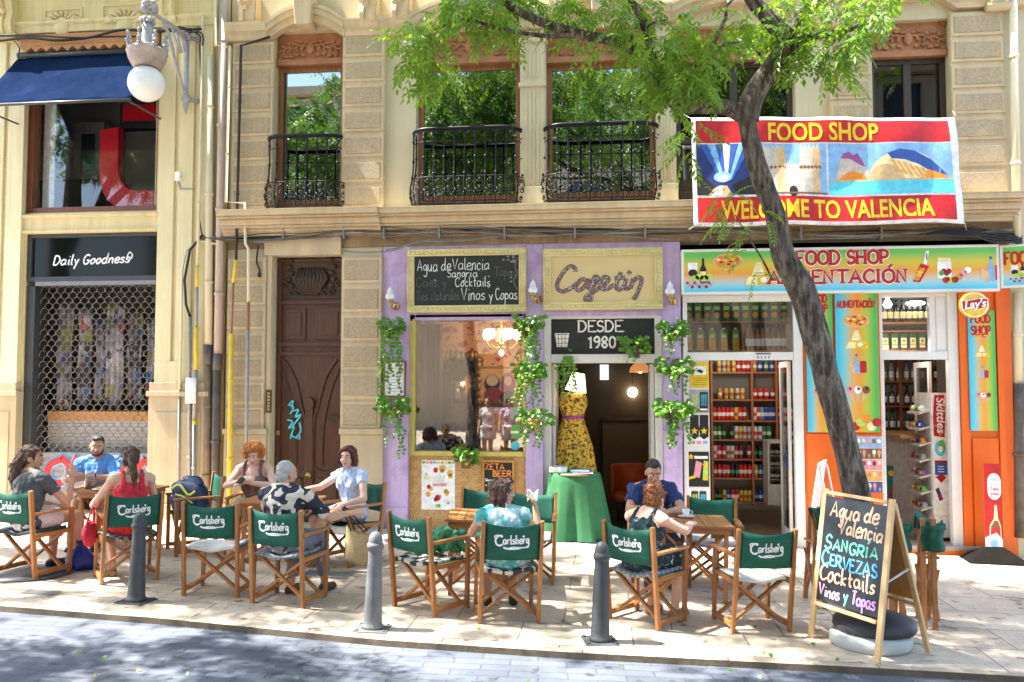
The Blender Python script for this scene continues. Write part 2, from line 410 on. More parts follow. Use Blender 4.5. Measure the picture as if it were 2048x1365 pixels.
def holes_wall(mb, X0, X1, Z0, Z1, y0, y1, holes, mi=None):
    xs = sorted({X0, X1, *[h[0] for h in holes], *[h[1] for h in holes]}); zs = sorted({Z0, Z1, *[h[2] for h in holes], *[h[3] for h in holes]})
    xs = [x for x in xs if X0 <= x <= X1]; zs = [z for z in zs if Z0 <= z <= Z1]
    for a, b in zip(xs, xs[1:]):
        run = None
        for c, d in zip(zs, zs[1:]):
            inh = any(h[0]-1e-6 <= a and b <= h[1]+1e-6 and h[2]-1e-6 <= c and d <= h[3]+1e-6 for h in holes)
            if not inh: run = (run[0], d) if run else (c, d)
            if (inh or d == zs[-1]) and run: mb.box(a, b, y0, y1, run[0], run[1], mi); run = None
def extr(mb, X0, X1, prof, mi=None):      # prof: closed (y,z) polygon, extruded along x
    n = len(prof); vs = [(X0, y, z) for y, z in prof]+[(X1, y, z) for y, z in prof]
    mb.add(vs, [tuple(range(n)), tuple(range(2*n-1, n-1, -1))]+[(i, n+i, n+(i+1) % n, (i+1) % n) for i in range(n)], mi)
bld = thing('stone_building', 'ornate buff sandstone facade with rusticated piers and iron balconies above the shops', 'building', (1.1, .1, 0))
ZT = 9.6
HW = {}
for k, q in dict(w1=(547, 62, 684, 417), w2=(832, 58, 1040, 409), w3=(1092, 52, 1312, 402), w4=(1352, 50, 1591, 398), w5=(1746, 40, 1903, 392)).items(): HW[k] = R(*q, 0)
zled = R(460, 402, 1380, 470, 0)           # ledge zone
zl1 = P(1000, 410, -.28).z; zl0 = P(1000, 463, -.12).z
XL, XR = P(452, 700).x, P(2018, 500).x
dX0, dX1, dZ0, dZ1 = R(543, 512, 682, 1050, 0); dZ0 = 0
cX0, cX1 = P(763, 780).x, P(1364, 780).x
gX1 = P(2026, 780).x; shopZ = P(1100, 488).z
mb = MB()
holes_wall(mb, XL, XR+1.6, shopZ, ZT, 0, .32, list(HW.values())+[(dX0, dX1, 0, dZ1)], 0)
holes_wall(mb, XL, cX0, -.3, shopZ, 0, .32, [(dX0, dX1, -.3, dZ1)], 0)
mb.box(gX1, XR+1.6, 0, .32, -.3, shopZ)
mb.build('wall', [m_plain], bld, bevel=.006)
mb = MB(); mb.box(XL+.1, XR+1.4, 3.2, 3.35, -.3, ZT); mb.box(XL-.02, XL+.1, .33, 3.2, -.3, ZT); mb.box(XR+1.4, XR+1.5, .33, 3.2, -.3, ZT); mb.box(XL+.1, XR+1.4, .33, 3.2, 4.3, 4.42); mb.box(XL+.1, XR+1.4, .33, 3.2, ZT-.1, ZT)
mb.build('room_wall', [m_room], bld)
mb = MB(); mb.box(-3.95, 6.9, .1, 3.3, ZT, ZT+.15); mb.build('roof', [m_room], bld)
def rustic(px0, px1, py0, py1, n, first_gap=0, plane=-.09, nm='rusticated_pier'):
    X0, X1, Z0, Z1 = R(px0, py0, px1, py1, plane); h = (Z1-Z0)/n; mb = MB(); mb.box(X0, X1, plane+.022, -.001, Z0, Z1, 0)
    for i in range(n):
        a, b = Z0+i*h+.018, Z0+(i+1)*h-.018
        q = lambda y, e: [(X0+e, y, a+e), (X1-e, y, a+e), (X1-e, y, b-e), (X0+e, y, b-e)]
        mb.hexa(q(plane+.024, .001), q(plane, .008), 0)
        mb.hexa(q(plane-.001, .045), q(plane-.014, .052), 1)
    mb.build(nm, [m_trim, m_rough], bld); return X0, X1, Z0, Z1
rustic(463, 545, 83, 421, 7)
rustic(684, 768, 66, 418, 7)
rustic(1662, 1745, 60, 392, 7)
rustic(1905, 2012, 22, 388, 7)
rustic(452, 529, 515, 862, 7); rustic(681, 762, 512, 860, 6)
for px0, px1 in ((446, 531), (680, 765)):          # plain plinths under the piers
    X0, X1, _, Z1 = R(px0, 862, px1, 1062, -.11); mb = MB(); mb.box(X0, X1, -.12, -.001, .02, Z1-.05); mb.box(X0-.015, X1+.015, -.145, -.001, Z1-.05, Z1+.03)
    mb.box(X0-.02, X1+.02, -.15, -.001, -.1, .45); mb.build('pier_base', [m_stone], bld, bevel=.01)
# door surround lintel
X0, X1, Z0, Z1 = R(529, 488, 682, 512, -.06); mb = MB(); mb.box(X0, X1, -.07, -.001, dZ1+.002, dZ1+.26); mb.build('door_lintel', [m_trim], bld, bevel=.008)
X0 = P(529, 800).x; mb = MB(); mb.box(X0+.03, dX0-.002, -.05, -.001, -.1, dZ1); mb.build('door_jamb', [m_trim], bld, bevel=.008)
# ledge, upper band
def ledge(X0, X1, d=0.0, nm='ledge'):
    a, b = zl0, zl1; h = b-a; mb = MB()
    st = [(.0, .10), (.16, .145), (.20, .125), (.30, .185), (.36, .17), (.40, .215), (.56, .235), (.60, .215), (.66, .275), (.72, .26), (.76, .325), (.97, .34)]
    pr = [(-.001, a)]
    for i, (z, y) in enumerate(st): z1 = st[i+1][0] if i+1 < len(st) else 1; pr += [(-y-d, a+z*h), (-y-d, a+z1*h)]
    extr(mb, X0, X1, pr+[(-.001, b+.012)])
    mb.build(nm, [m_trim], bld)
mb = MB(); mb.box(P(456, 440).x, P(2024, 440).x, -.03, -.0005, shopZ+.0, zl0-.002); mb.build('frieze', [M('grimy stained stone frieze', (.34, .235, .13), .9, .25, 2, .3, 40, streak=.45, dirt=(.17, .13, .09))], bld); xa = P(456, 440).x; xm = P(768, 440).x; xe = P(1648, 440).x; xz = P(2024, 440).x
ledge(xa, xm, .06); ledge(xm+.002, xe, 0); ledge(xe+.002, xz, .06)
zb = P(1000, 62).z
def band(X0, X1, d=0):
    z = zb; mb = MB()
    extr(mb, X0, X1, [(-.001, z-.02), (-.11-d, z-.02), (-.13-d, z+.03), (-.13-d, z+.07), (-.17-d, z+.09), (-.18-d, z+.16), (-.20-d, z+.18), (-.20-d, z+.215), (-.001, z+.235)])
    mb.build('string_course', [m_trim], bld, bevel=.003)
def arch(h, rise=.24):
    X0, X1, Z1 = h[0]-.06, h[1]+.06, zb; mb = MB(); n = 14
    def arc(y, off, t): x = X0+(X1-X0)*t; return V((x, y, Z1+off+rise*(1-(2*t-1)**2)))
    for i in range(n):
        a, b = i/n, (i+1)/n
        for y, o0, o1 in ((-.13, -.03, .07), (-.18, .07, .16), (-.20, .161, .215)):
            mb.hexa([arc(y, o0, a), arc(y, o0, b), arc(-.001, o0, b), arc(-.001, o0, a)], [arc(y, o1, a), arc(y, o1, b), arc(-.001, o1, b), arc(-.001, o1, a)])
    mb.build('window_arch', [m_trim], bld)
    xm = (X0+X1)/2; mb = MB()
    mb.hexa([(xm-.11, -.27, Z1+.12), (xm+.11, -.27, Z1+.12), (xm+.11, -.001, Z1+.12), (xm-.11, -.001, Z1+.12)], [(xm-.17, -.34, Z1+1.0), (xm+.17, -.34, Z1+1.0), (xm+.17, -.001, Z1+1.0), (xm-.17, -.001, Z1+1.0)])
    mb.build('keystone', [m_trim], bld, bevel=.012)
prev = P(460, 75).x
for k in ('w1', 'w2', 'w3', 'w4', 'w5'):
    band(prev, HW[k][0]-.062, .02 if k in ('w1',) else 0); prev = HW[k][1]+.062
    arch(HW[k])
band(prev, XR+.3)
def console(px, py, w=.26, h=.5, y0=-.001, par=None, mat=None):
    c = P(px, py, -.2); mb = MB(); N = 14
    prof = []
    for i in range(N+1):
        t = i/N; z = c.z-h/2+h*t; y = -.07-.20*(t**.7)-.05*sin(t*pi*2.0)
        prof.append((y, z))
    pr = [(y0, c.z-h/2)]+prof+[(y0, c.z+h/2)]
    extr(mb, c.x-w/2, c.x+w/2, pr)
    for s in (-1, 1): extr(mb, c.x+s*w*.30-.03, c.x+s*w*.30+.03, [(y0-.01, c.z-h/2+.01)]+[(y-.03, z) for y, z in prof[1:-1]]+[(y0-.01, c.z+h/2-.01)])
    mb.lathe((c.x-w/2-.02, -.13, c.z-h/2+.05), [(.0, 0), (.065, 0), (.065, w+.04), (0, w+.04)], 14, axis='X', sm=False)
    for i in range(5): mb.ball((c.x+rnd.uniform(-.06, .06), -.30-.02*i, c.z+.02+.045*i), (.05, .04, .045), 8, k=5)
    mb.build('console', [mat or m_trim], par or bld, bevel=.004)
for px, py in ((494, 22), (735, 16), (800, 12), (1640, 2), (1655, 10), (1015, -10), (2000, -22)): console(px, py)
# fluted mullion piers between the french windows
for px0, px1, dy in ((1040, 1090, 0), (1312, 1352, 0)):
    X0, X1, Z0, Z1 = R(px0, 60, px1, 405, -.05); Z0 = zl1+.01; Z1 = zb-.03; mb = MB(); w = X1-X0
    mb.box(X0, X1, -.05, -.001, Z0, Z1)
    for a, b in ((Z0+.32, Z0+1.62), (Z0+1.8, Z1-.28)):
        for i in range(4): x = X0+w*(.26+.16*i); mb.tube([(x, -.05, a), (x, -.05, b)], .017, 6)
    for z in (Z0+1.68, Z1-.18): mb.box(X0-.02, X1+.02, -.085, -.0012, z, z+.06)
    mb.box(X0-.02, X1+.02, -.08, -.0015, Z0, Z0+.28); mb.build('mullion_pier', [m_plain], bld, bevel=.008)
# ------------------------------------------------------------ french windows
def window(k, wooden, shutter=False, film=False):
    X0, X1, Z0, Z1 = HW[k]; Z0 = max(Z0, zl1+.01); w = X1-X0
    f = MB(); t = .075; y0, y1 = .16, .24; ztr = Z1-.44
    f.box(X0+.002, X0+t, y0, y1, Z0, ztr); f.box(X1-t, X1-.002, y0, y1, Z0, ztr); f.box(X0+t, X1-t, y0, y1, ztr-.10, ztr); f.box(X0+t, X1-t, y0, y1, Z0, Z0+.16)
    if shutter:
        xm = (X0+X1)/2; f.box(xm-.05, xm+.05, y0-.005, y1, Z0+.16, ztr-.10); zr = Z0+(ztr-Z0)*.42
        for a, b in ((X0+t, xm-.05), (xm+.05, X1-t)): f.box(a, b, y0+.01, y1, zr, zr+.09); f.box(a, b, y0+.03, y1-.01, Z0+.16, zr-.5)
    w_ = f.build('window', [m_dkwood if shutter else m_brownw], bld, bevel=.006)
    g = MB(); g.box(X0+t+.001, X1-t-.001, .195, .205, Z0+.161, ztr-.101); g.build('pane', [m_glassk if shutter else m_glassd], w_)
    if film:
        g = MB(); g.box(X0+t+.004, X1-t-.004, .212, .216, Z0+.17, Z0+(ztr-Z0)*.72); g.build('frosted_film', [m_frost], w_)
    # carved fretwork transom with a segmental head
    c = MB(); n = 12
    for i in range(n):
        a, b = i/n, (i+1)/n; za = Z1+.23*(1-(2*a-1)**2)-.03; zb_ = Z1+.23*(1-(2*b-1)**2)-.03
        xa, xb = X0+w*a, X0+w*b
        c.hexa([(xa, .11, ztr+.02), (xb, .11, ztr+.02), (xb, .15, ztr+.02), (xa, .15, ztr+.02)], [(xa, .11, za), (xb, .11, zb_), (xb, .15, zb_), (xa, .15, za)])
        c.tube([(xa, .095, za-.03), (xb, .095, zb_-.03)], .022, 6)
    c.box(X0+.001, X1-.001, .06, .15, ztr-.03, ztr+.05)
    for s in (-1, 1):
        for j in range(5):
            x = (X0+X1)/2+s*w*(.06+.088*j); r = .085-.006*j; z = ztr+.20+.025*(j % 2)-.012*j
            c.tube([(x+r*(1-.13*q)*cos(q*.8)*s, .09, z+r*(1-.13*q)*sin(q*.8)) for q in range(8)], [.02-.0015*q for q in range(8)], 6)
            c.ball((x+s*.05, .09, z-.08), (.04, .02, .025), 8, k=5); c.ball((x, .09, z+.11), (.05, .02, .02), 8, k=5)
    c.ball(((X0+X1)/2, .085, ztr+.22), (.06, .03, .09), 10)
    c.build('carved_transom', [m_carve], w_)
    if k in ('w4', 'w5', 'w1'): return
window('w1', 1); window('w2', 1, film=True); window('w3', 1, film=True); window('w4', 0, True); window('w5', 0, True)
# balcony railings
def railing(k, ext, bow, n):
    X0, X1, Z0, Z1 = HW[k]; X0 -= ext; X1 += ext; zb0 = zl1+.03; H = 1.06 if k != 'w1' else 1.04; mb = MB(); rr = min(.28, (X1-X0)*.2)
    def foot(t):                                     # rounded plan
        L = (X1-X0); d = bow; tot = 2*(d-rr)+L-2*rr+pi*rr; s = t*tot
        if s < d-rr: return V((X0, -s, 0)), V((-1, 0, 0))
        s -= d-rr
        if s < pi/2*rr: a = s/rr; return V((X0+rr-rr*cos(a), -(d-rr)-rr*sin(a), 0)), V((-cos(a), -sin(a), 0))
        s -= pi/2*rr
        if s < L-2*rr: return V((X0+rr+s, -d, 0)), V((0, -1, 0))
        s -= L-2*rr
        if s < pi/2*rr: a = s/rr; return V((X1-rr+rr*sin(a), -(d-rr)-rr*cos(a), 0)), V((sin(a), -cos(a), 0))
        s -= pi/2*rr; return V((X1, -(d-rr)+s, 0)), V((1, 0, 0))
    belly = [(0, .0), (.06, .02), (.16, .045), (.28, .04), (.42, .015), (.6, .0), (1, 0)]
    ZZ = lambda z: V((0, 0, zb0+z*H))
    K = 40
    for z, off, r in ((1.0, 0, .022), (.97, 0, .012), (.0, 0, .016), (.04, .015, .010), (.36, .025, .008), (.83, 0, .007)):
        mb.tube([foot(i/K)[0]+foot(i/K)[1]*off+ZZ(z) for i in range(K+1)], r, 6)
    for i in range(n+1):
        t = .02+.96*i/n; p, nn = foot(t)
        mb.tube([p+nn*o+ZZ(z) for z, o in smooth(belly, 3)], .0105, 6)
        for z, o in ((.62, 0), (.88, 0), (.40, .017), (.14, .04)): mb.ball(p+nn*o+ZZ(z), (.02, .02, .026), 8, k=5)
        if i < n:                                    # scroll work between the bars
            p2, n2 = foot(t+.48/n)
            for z, o, r in ((.09, .03, .035), (.20, .045, .05), (.31, .035, .032)):
                c = p2+n2*(o+.004)+ZZ(z); tx = V((n2.y, -n2.x, 0))
                mb.tube([c+tx*r*cos(a*.7)*(.45+.07*a)*1.1+V((0, 0, r*sin(a*.7)*(.45+.07*a)*1.1)) for a in range(10)], .007, 5)
                mb.ball(c, .014, 6, k=4)
    fl = MB()
    fl.box(X0+.03, X1-.03, -bow+.06, -.002, zb0-.045, zb0-.012)
    r_ = mb.build('balcony_railing', [m_iron], bld); fl.build('balcony_floor', [m_trim], r_)
railing('w1', .05, .22, 9); railing('w2', .03, .25, 12); railing('w3', .03, .25, 12)
# wooden street door
m_door = wood('red brown door timber', (.088, .030, .014), .42, 2, .45)
m_doorx = M('weathered dark door carving', (.045, .026, .017), .6, .3, 8, .3)
X0, X1 = dX0+.01, dX1-.004; zt = dZ1-.01; xm = (X0+X1)/2; zdoor = P(610, 708).z
mb = MB(); mb.box(X0, X1, .16, .22, .12, zt)
zr1 = P(610, 604).z; zr2 = P(610, 692).z
for z, h in ((zt-.06, .05), (zr1-.02, .05), (zr2, .06), (zdoor-.02, .05), (.14, .1)): mb.box(X0, X1, .125, .1595, z, z+h)
mb.box(X0, X0+.07, .13, .1595, .24, zt-.06)
for a, b in ((X0+.13, xm-.07), (xm+.07, X1-.03)):  # two square panels
    mb.box(a, b, .135, .1595, zr2+.1, zr1-.08); mb.box(a+.06, b-.06, .118, .1345, zr2+.16, zr1-.14)
T = TF(xm, .1595, 0)
def curve_strip(pts, w, d=.03): mb.tube([(p[0], .15, p[1]) for p in smooth(pts, 6)], w, 8)
zc = zdoor-.75
hw = (X1-X0)/2
for s in (-1, 1):      # the curved Y carved over both leaves
    curve_strip([(xm+s*hw*.78, zdoor-.08), (xm+s*hw*.45, zdoor-.35), (xm+s*.12, zc), (xm+s*.06, zc-.3), (xm+s*.06, .3)], .022)
    curve_strip([(xm+s*hw*.86, zdoor-.2), (xm+s*hw*.6, zdoor-.55), (xm+s*hw*.42, zc-.25), (xm+s*hw*.38, zc-.7), (xm+s*hw*.4, .95)], .016)
    curve_strip([(xm+s*.07, .93), (xm+s*hw*.5, .86), (xm+s*hw*.86, .93)], .018)
    mb.box(min(xm+s*hw*.2, xm+s*hw*.82), max(xm+s*hw*.2, xm+s*hw*.82), .135, .1595, .36, .78)
mb.box(xm-.055, xm+.055, .12, .159, .2, zc+.1)
mb.disc(xm, zc+.05, .075, .085, MX.Translation((0, .16, 0)) @ MX.Rotation(pi/2, 4, 'X'), .06)
dr = mb.build('door', [m_door], bld, bevel=.006)
mb = MB(); w = X1-X0        # carved peacock panel above the door
for i in range(9):
    a = (i-4)/4; mb.tube([(xm+a*.10, .12, zr1+.12), (xm+a*.24, .115, zr1+.34), (xm+a*.16, .115, zt-.14)], [.02, .035, .015], 6)
for s in (-1, 1):
    for j in range(4):
        x = xm+s*(.10+.10*j); z = zr1+.14+.12*(j == 3)
        mb.tube([(x+.06*(1-.12*q)*cos(q*.85), .115, z+.06*(1-.12*q)*sin(q*.85)) for q in range(8)], .016, 6)
    for j in range(5): mb.ball((xm+s*(.30+.03*(j % 2)), .12, zr1+.25+.09*j), (.05, .02, .035), 8, k=5)
mb.box(X0+.08, X1-.02, .135, .1595, zr1+.06, zr1+.10); mb.build('carved_panel', [m_doorx], dr)
m_brass = M('aged brass', (.45, .30, .10), .35, .2, 10, .1, 60, metal=.9)
m_cyan = flat('cyan spray paint', (.06, .55, .66), .5)
mb = MB(); mb.lathe((xm+.0, .12, .82), [(0, -.03), (.045, -.025), (.05, 0), (.03, .02), (0, .03)], 14, axis='Y'); mb.build('door_knob', [m_brass], dr)
mb = MB(); a = P(665, 837); mb.box(a.x-.12, a.x+.07, .115, .1345, a.z-.03, a.z+.03); mb.build('letter_slot', [m_doorx], dr)
mb = MB(); a = P(558, 867); mb.box(X0+.02, X0+.07, .115, .1295, a.z-.03, a.z+.03); mb.build('lock_plate', [m_brass], dr)
g0 = P(588, 840, .11)
mb = MB(); T = TF(g0.x, .113, g0.z)
for s in ([(-.09, .20), (-.02, .27), (-.04, .17)], [(-.09, .21), (-.01, .18), (-.06, .08)], [(-.02, .12), (.06, .14), (.02, .04), (.10, .07), (-.03, -.10)], [(-.10, .0), (-.02, -.03), (-.08, -.12), (0, -.10), (-.03, -.22), (.06, -.26)], [(.08, -.04), (.10, -.16), (.04, -.24)], [(-.04, -.2), (-.05, -.27)], [(.09, -.22), (.08, -.28)]):
    mb.stroke(smooth(s, 5), .011, T)
mb.build('graffiti', [m_cyan], dr)
# intercom
a = P(538, 803, -.05); mb = MB(); mb.box(a.x-.035, a.x+.04, -.075, -.051, a.z-.16, a.z+.16, 0)
for i in range(6): mb.box(a.x-.012, a.x+.022, -.081, -.0755, a.z-.13+.045*i, a.z-.10+.045*i, 1)
tag(mb.build('intercom', [M('dark anodised metal', (.05, .045, .04), .4, metal=.5), m_brass]), 'slim dark intercom panel on the jamb beside the carved wooden door', 'intercom')
# ============================================================ cream building
cb = thing('cream_building', 'cream yellow plastered building with fluted pilasters at the street corner', 'building', (-6.4, .1, .2))
cXL, cXR = -9.6, P(451, 600).x-.004
uw = R(52, 110, 316, 424, 0); sg = R(46, 466, 314, 960, 0)
mb = MB(); holes_wall(mb, cXL, cXR, -.3, ZT, 0, .32, [uw, (sg[0], sg[1], .0, sg[3])]); mb.build('wall', [m_cream], cb, bevel=.006)
mb = MB(); mb.box(cXL, cXR-.05, 2.4, 2.5, -.3, ZT); mb.box(cXL, cXR-.05, .33, 2.4, sg[3]+.1, sg[3]+.2); mb.box(cXR-.1, cXR-.01, .33, 2.4, -.3, ZT); mb.box(cXL, cXL+.1, .33, 2.4, -.3, ZT); mb.box(cXL, cXR, .33, 2.4, ZT-.1, ZT); mb.build('room_wall', [M('grey shop room plaster', (.34, .33, .32), .9, .2, 2)], cb)
mb = MB(); mb.box(-9.6, -4.22, .1, 2.5, ZT+.001, ZT+.15); mb.build('roof', [m_room], cb)
def pilaster(px0, px1, py0, py1, flutes):
    X0, X1, Z0, Z1 = R(px0, py0, px1, py1, -.08); mb = MB(); Z1 = ZT-2.1; w = X1-X0
    mb.box(X0, X1, -.05, -.001, Z0, Z1)
    e = [0]+flutes+[1]
    for a, b in zip(e[::2], e[1::2]): mb.box(X0+w*a, X0+w*b, -.09, -.0505, Z0+.3, Z1-.002)
    mb.box(X0, X1, -.0905, -.0502, Z0, Z0+.3)
    mb.box(X0, X1, -.095, -.0503, Z1, Z1+.08)
    mb.build('pilaster', [m_cream2], cb, bevel=.006)
    b = MB(); b.box(X0-.05, X1+.04, -.13, -.001, -.1, Z0-.2); b.box(X0-.07, X1+.06, -.17, -.001, Z0-.2, Z0-.13); b.box(X0-.04, X1+.03, -.14, -.001, Z0-.13, Z0-.001)
    b.box(X0+.05, X1-.06, -.142, -.1302, .45, Z0-.42); b.box(X0-.07, X1+.06, -.16, -.0012, -.1, .42); b.build('pilaster_base', [m_stone], cb, bevel=.01)
pilaster(316, 421, 60, 765, [.30, .38, .66, .74]); pilaster(-60, 44, 60, 765, [.25, .33, .62, .7])
X0, X1, Z0, Z1 = R(44, 428, 318, 466, -.04); mb = MB(); mb.box(X0+.01, X1-.01, -.045, -.001, Z0+.01, Z1); mb.box(X0+.012, X1-.012, -.075, -.0455, Z1-.05, Z1); mb.box(X0+.012, X1-.012, -.07, -.0457, Z0+.012, Z0+.05); mb.build('spandrel', [m_cream], cb, bevel=.006)
# entablature with relief panels and consoles
ze = P(200, 62, -.1).z; mb = MB()
extr(mb, cXL, P(428, 30, -.15).x, [(-.001, ze), (-.13, ze), (-.13, ze+.10), (-.16, ze+.13), (-.16, ze+.17), (-.10, ze+.18), (-.10, ze+.62), (-.2, ze+.66), (-.26, ze+.76), (-.36, ze+.80), (-.40, ze+.92), (-.40, ze+1.0), (-.001, ze+1.02)]); mb.build('cornice', [m_cream], cb, bevel=.004)
for px, py in ((12, 45), (332, 8)): console(px, py-8, .24, .62, par=cb, mat=m_cream)
def relief(px0, px1, py0, py1):
    X0, X1, Z0, Z1 = R(px0, py0, px1, py1, -.1); mb = MB(); w = X1-X0; h = Z1-Z0; xm = (X0+X1)/2
    for a, b, c, d in ((X0, X1, Z0, Z0+.03), (X0, X1, Z1-.03, Z1), (X0, X0+.03, Z0+.0301, Z1-.0301), (X1-.03, X1, Z0+.0301, Z1-.0301)): mb.box(a, b, -.118, -.1, c, d)
    mb.ball((xm, -.11, Z0+.06), (.14, .05, .15), 14)
    for i in range(9):
        a = pi*(.08+.84*i/8); L = h*.62
        mb.tube([(xm+.14*cos(a), -.12, Z0+.06+.15*sin(a)), (xm+(.14+L*.5)*cos(a), -.14, Z0+.06+(.12+L*.42)*sin(a)), (xm+(.16+L*.85)*cos(a)*1.15, -.11, Z0+.05+(.12+L*.5)*sin(a))], [.02, .035, .008], 6)
    mb.build('relief_panel', [m_cream], cb)
relief(88, 165, 18, 62); relief(204, 300, 8, 60)
# upper shop window
X0, X1, Z0, Z1 = uw; mb = MB(); t = .09
mb.box(X0, X0+t, .05, .2, Z0, Z1, 0); mb.box(X1-t*.5, X1, .05, .2, Z0, Z1, 0); mb.box(X0+t, X1-t*.5, .05, .2, Z0, Z0+.09, 0); mb.box(X0+t, X1-t*.5, .05, .2, Z1-.1, Z1, 0)
w_ = mb.build('window', [wood('red brown window timber', (.22, .075, .035), .45, 2, .35), flat('white display strip', (.78, .79, .8))], cb, bevel=.006)
for xa, xb in ((X0+t+.02, X0+t+.20), (X1-t*.5-.13, X1-t*.5-.02)): mb = MB(); mb.box(xa, xb, .255, .275, Z0+.09, Z1-.1); mb.build('display_strip', [flat('white display strip', (.78, .79, .8))], w_)
mb = MB(); mb.box(X0+t+.001, X1-t*.5-.001, .21, .218, Z0+.091, Z1-.101); mb.build('pane', [glass('shop window glass', (.95, .96, .95), .5)], w_)
m_redl = flat('glossy red plastic', (.60, .012, .018), .25)
a = P(262, 345, .45); mb = MB(); T = TF(a.x, .45, a.z)     # giant red rounded letter seen inside
o = [(-.42, .62), (-.42, -.02), (-.36, -.32), (-.2, -.52), (.04, -.6), (.7, -.6)]; i_ = [(.7, -.32), (.16, -.32), (0, -.26), (-.1, -.12), (-.13, .06), (-.13, .66)]
pp = smooth(o, 3)+smooth(i_, 3)
mb.prism(pp, T, .14); tag(mb.build('wall_letter', [m_redl]), 'big glossy red rounded letter mounted inside the upper shop window', 'letter sign')
a = P(280, 228, .7); mb = MB(); mb.box(a.x-.24, a.x+.35, .62, .74, a.z-.14, a.z+.12, 0); mb.box(a.x-.27, a.x+.38, .60, .76, a.z-.26, a.z-.141, 1); mb.box(a.x-.27, a.x-.2401, .60, .76, a.z-.14, a.z+.14, 1)
tag(mb.build('sign_box', [m_redl, flat('black display box', (.012, .012, .012))]), 'red and black sign box high inside the upper shop window', 'sign')
a = P(160, 330, 1.6); mb = MB(); mb.box(a.x-.95, a.x+.55, 1.2, 2.3, a.z-.9, a.z-.35, 1); mb.box(a.x-.9, a.x-.25, 1.5, 2.3, a.z-.349, a.z+.45, 0); mb.box(a.x-.2, a.x+.35, 1.7, 2.35, a.z-.349, a.z+.75, 0); mb.box(a.x-.05, a.x+.2, 1.69, 1.6995, a.z-.1, a.z+.55, 1)
tag(mb.build('display_cabinet', [flat('pale grey lacquer', (.36, .35, .36)), flat('charcoal lacquer', (.05, .05, .055))], bevel=.01), 'stacked pale and charcoal display cabinets inside the upper shop window', 'cabinet')
# sign fascia and scalloped roller grille
X0, X1, Z0, Z1 = sg; zs = P(180, 575, 0).z; zs2 = P(180, 562, 0).z
m_dkfr = M('dark slate metal frame', (.045, .05, .055), .45, .15, 5, .05)
mb = MB(); mb.box(X0, X1, .02, .12, zs2-.0, zs2+.07, 0); mb.box(X0, X1, .02, .12, Z1-.06, Z1, 0); mb.box(X0, X0+.07, .02, .12, zs2+.0701, Z1-.0601, 0); mb.box(X0, X0+.14, .03, .30, 0, zs2-.06, 0)
mb.box(X0+.14, X1, .02, .14, zs2-.06, zs2-.0005, 1)
sf = mb.build('shop_frame', [m_dkfr, M('grey steel shutter box', (.20, .20, .22), .4, .1, 6, .05, metal=.4)], cb, bevel=.005)
mb = MB(); mb.box(X0+.0705, X1-.002, .06, .10, zs2+.0705, Z1-.0605, 0); m_blk = mk('polished black glass fascia'); b = m_blk[2]; b.inputs['Base Color'].default_value = (.006, .008, .007, 1); b.inputs['Roughness'].default_value = .08; b.inputs['Specular IOR Level'].default_value = .16
fa = mb.build('sign_board', [m_blk[0]]); tag(fa, 'polished black fascia sign lettered Daily Goodness in white script', 'shop sign')
mb = MB(); a = P(107, 528, .06); b_ = P(262, 520, .06); T = TF(a.x, .0595, a.z-.02, roll=atan2(b_.z-a.z, b_.x-a.x)*.6)
write(mb, 'Daily Goodness', .135, .0115, T, fit=(b_.x-a.x), slant=.25)
mb.stroke(smooth([((b_.x-a.x)*.97, .02), ((b_.x-a.x)*1.02, .09), ((b_.x-a.x)*.985, .15), ((b_.x-a.x)*.95, .08)], 5), .009, T)
mb.build('lettering', [flat('white sign paint', (.85, .85, .85))], fa)
# grille: rows of interlocking arches of flat steel
m_steel = M('dull steel links', (.24, .215, .19), .6, .3, 14, .1, metal=.3)
zg0 = P(180, 905, .1).z; mb = MB(); gx0, gx1 = X0+.142, X1-.005
cw = .126; rows = int((zs2-.07-zg0)/.079); nx = int((gx1-gx0)/cw)+1
for r_ in range(rows+1):
    z = zs2-.075-r_*.079
    for c in range(nx):
        x = gx0+(c+(.5 if r_ % 2 else 0))*cw
        if x+cw > gx1+.02: continue
        pts = [(x+cw/2-cw/2*cos(pi*q/7), .16, z-.062+.062*sin(pi*q/7)*1.25-(.014 if q in (0, 7) else 0)) for q in range(8)]
        mb.tube(pts, .0055, 4, cap=False)
g_ = mb.build('roller_grille', [m_steel], sf)
mb = MB(); z0 = P(180, 962, .1).z; n = 11
for i in range(n):
    a = .14+(zg0-.14)*i/n; b = .14+(zg0-.14)*(i+1)/n
    extr(mb, gx0, gx1, [(.17, a+.006), (.145, a+.012), (.14, (a+b)/2), (.145, b-.012), (.17, b-.006)])
mb.box(gx0, gx1, .148, .17, .14, zg0-.01)
sl_ = mb.build('shutter_slats', [M('grey shutter steel', (.27, .26, .27), .5, .15, 5, .1, metal=.3)], sf)
mb = MB(); ox, oz = gx0, zg0; T = TF(gx0, .137, zg0-.46)   # painted letters over the slats
L = gx1-gx0
for mi, dx, r in ((1, -.03, .075), (0, 0, .05)):
    for pts in ([(.55, .36), (.32, .28), (.26, .12), (.4, .0), (.62, .06), (.66, .26), (.5, .38)], [(.76, .02), (.80, .38), (.95, .12), (1.08, .38), (1.14, .02)], [(1.25, .02), (1.36, .38), (1.5, .02)], [(1.62, .0), (1.62, .38), (1.84, .04), (1.86, .38)], [(2.1, .36), (1.96, .2), (2.1, .0), (2.22, .2), (2.1, .36)]):
        mb.stroke(smooth([(p[0]*L/2.35+dx*.3, p[1]) for p in pts], 4), r, T, mi, .022 if mi == 0 else .001)
mb.build('graffiti', [flat('red spray paint', (.62, .035, .04)), flat('sky blue spray paint', (.16, .42, .70))], sl_)
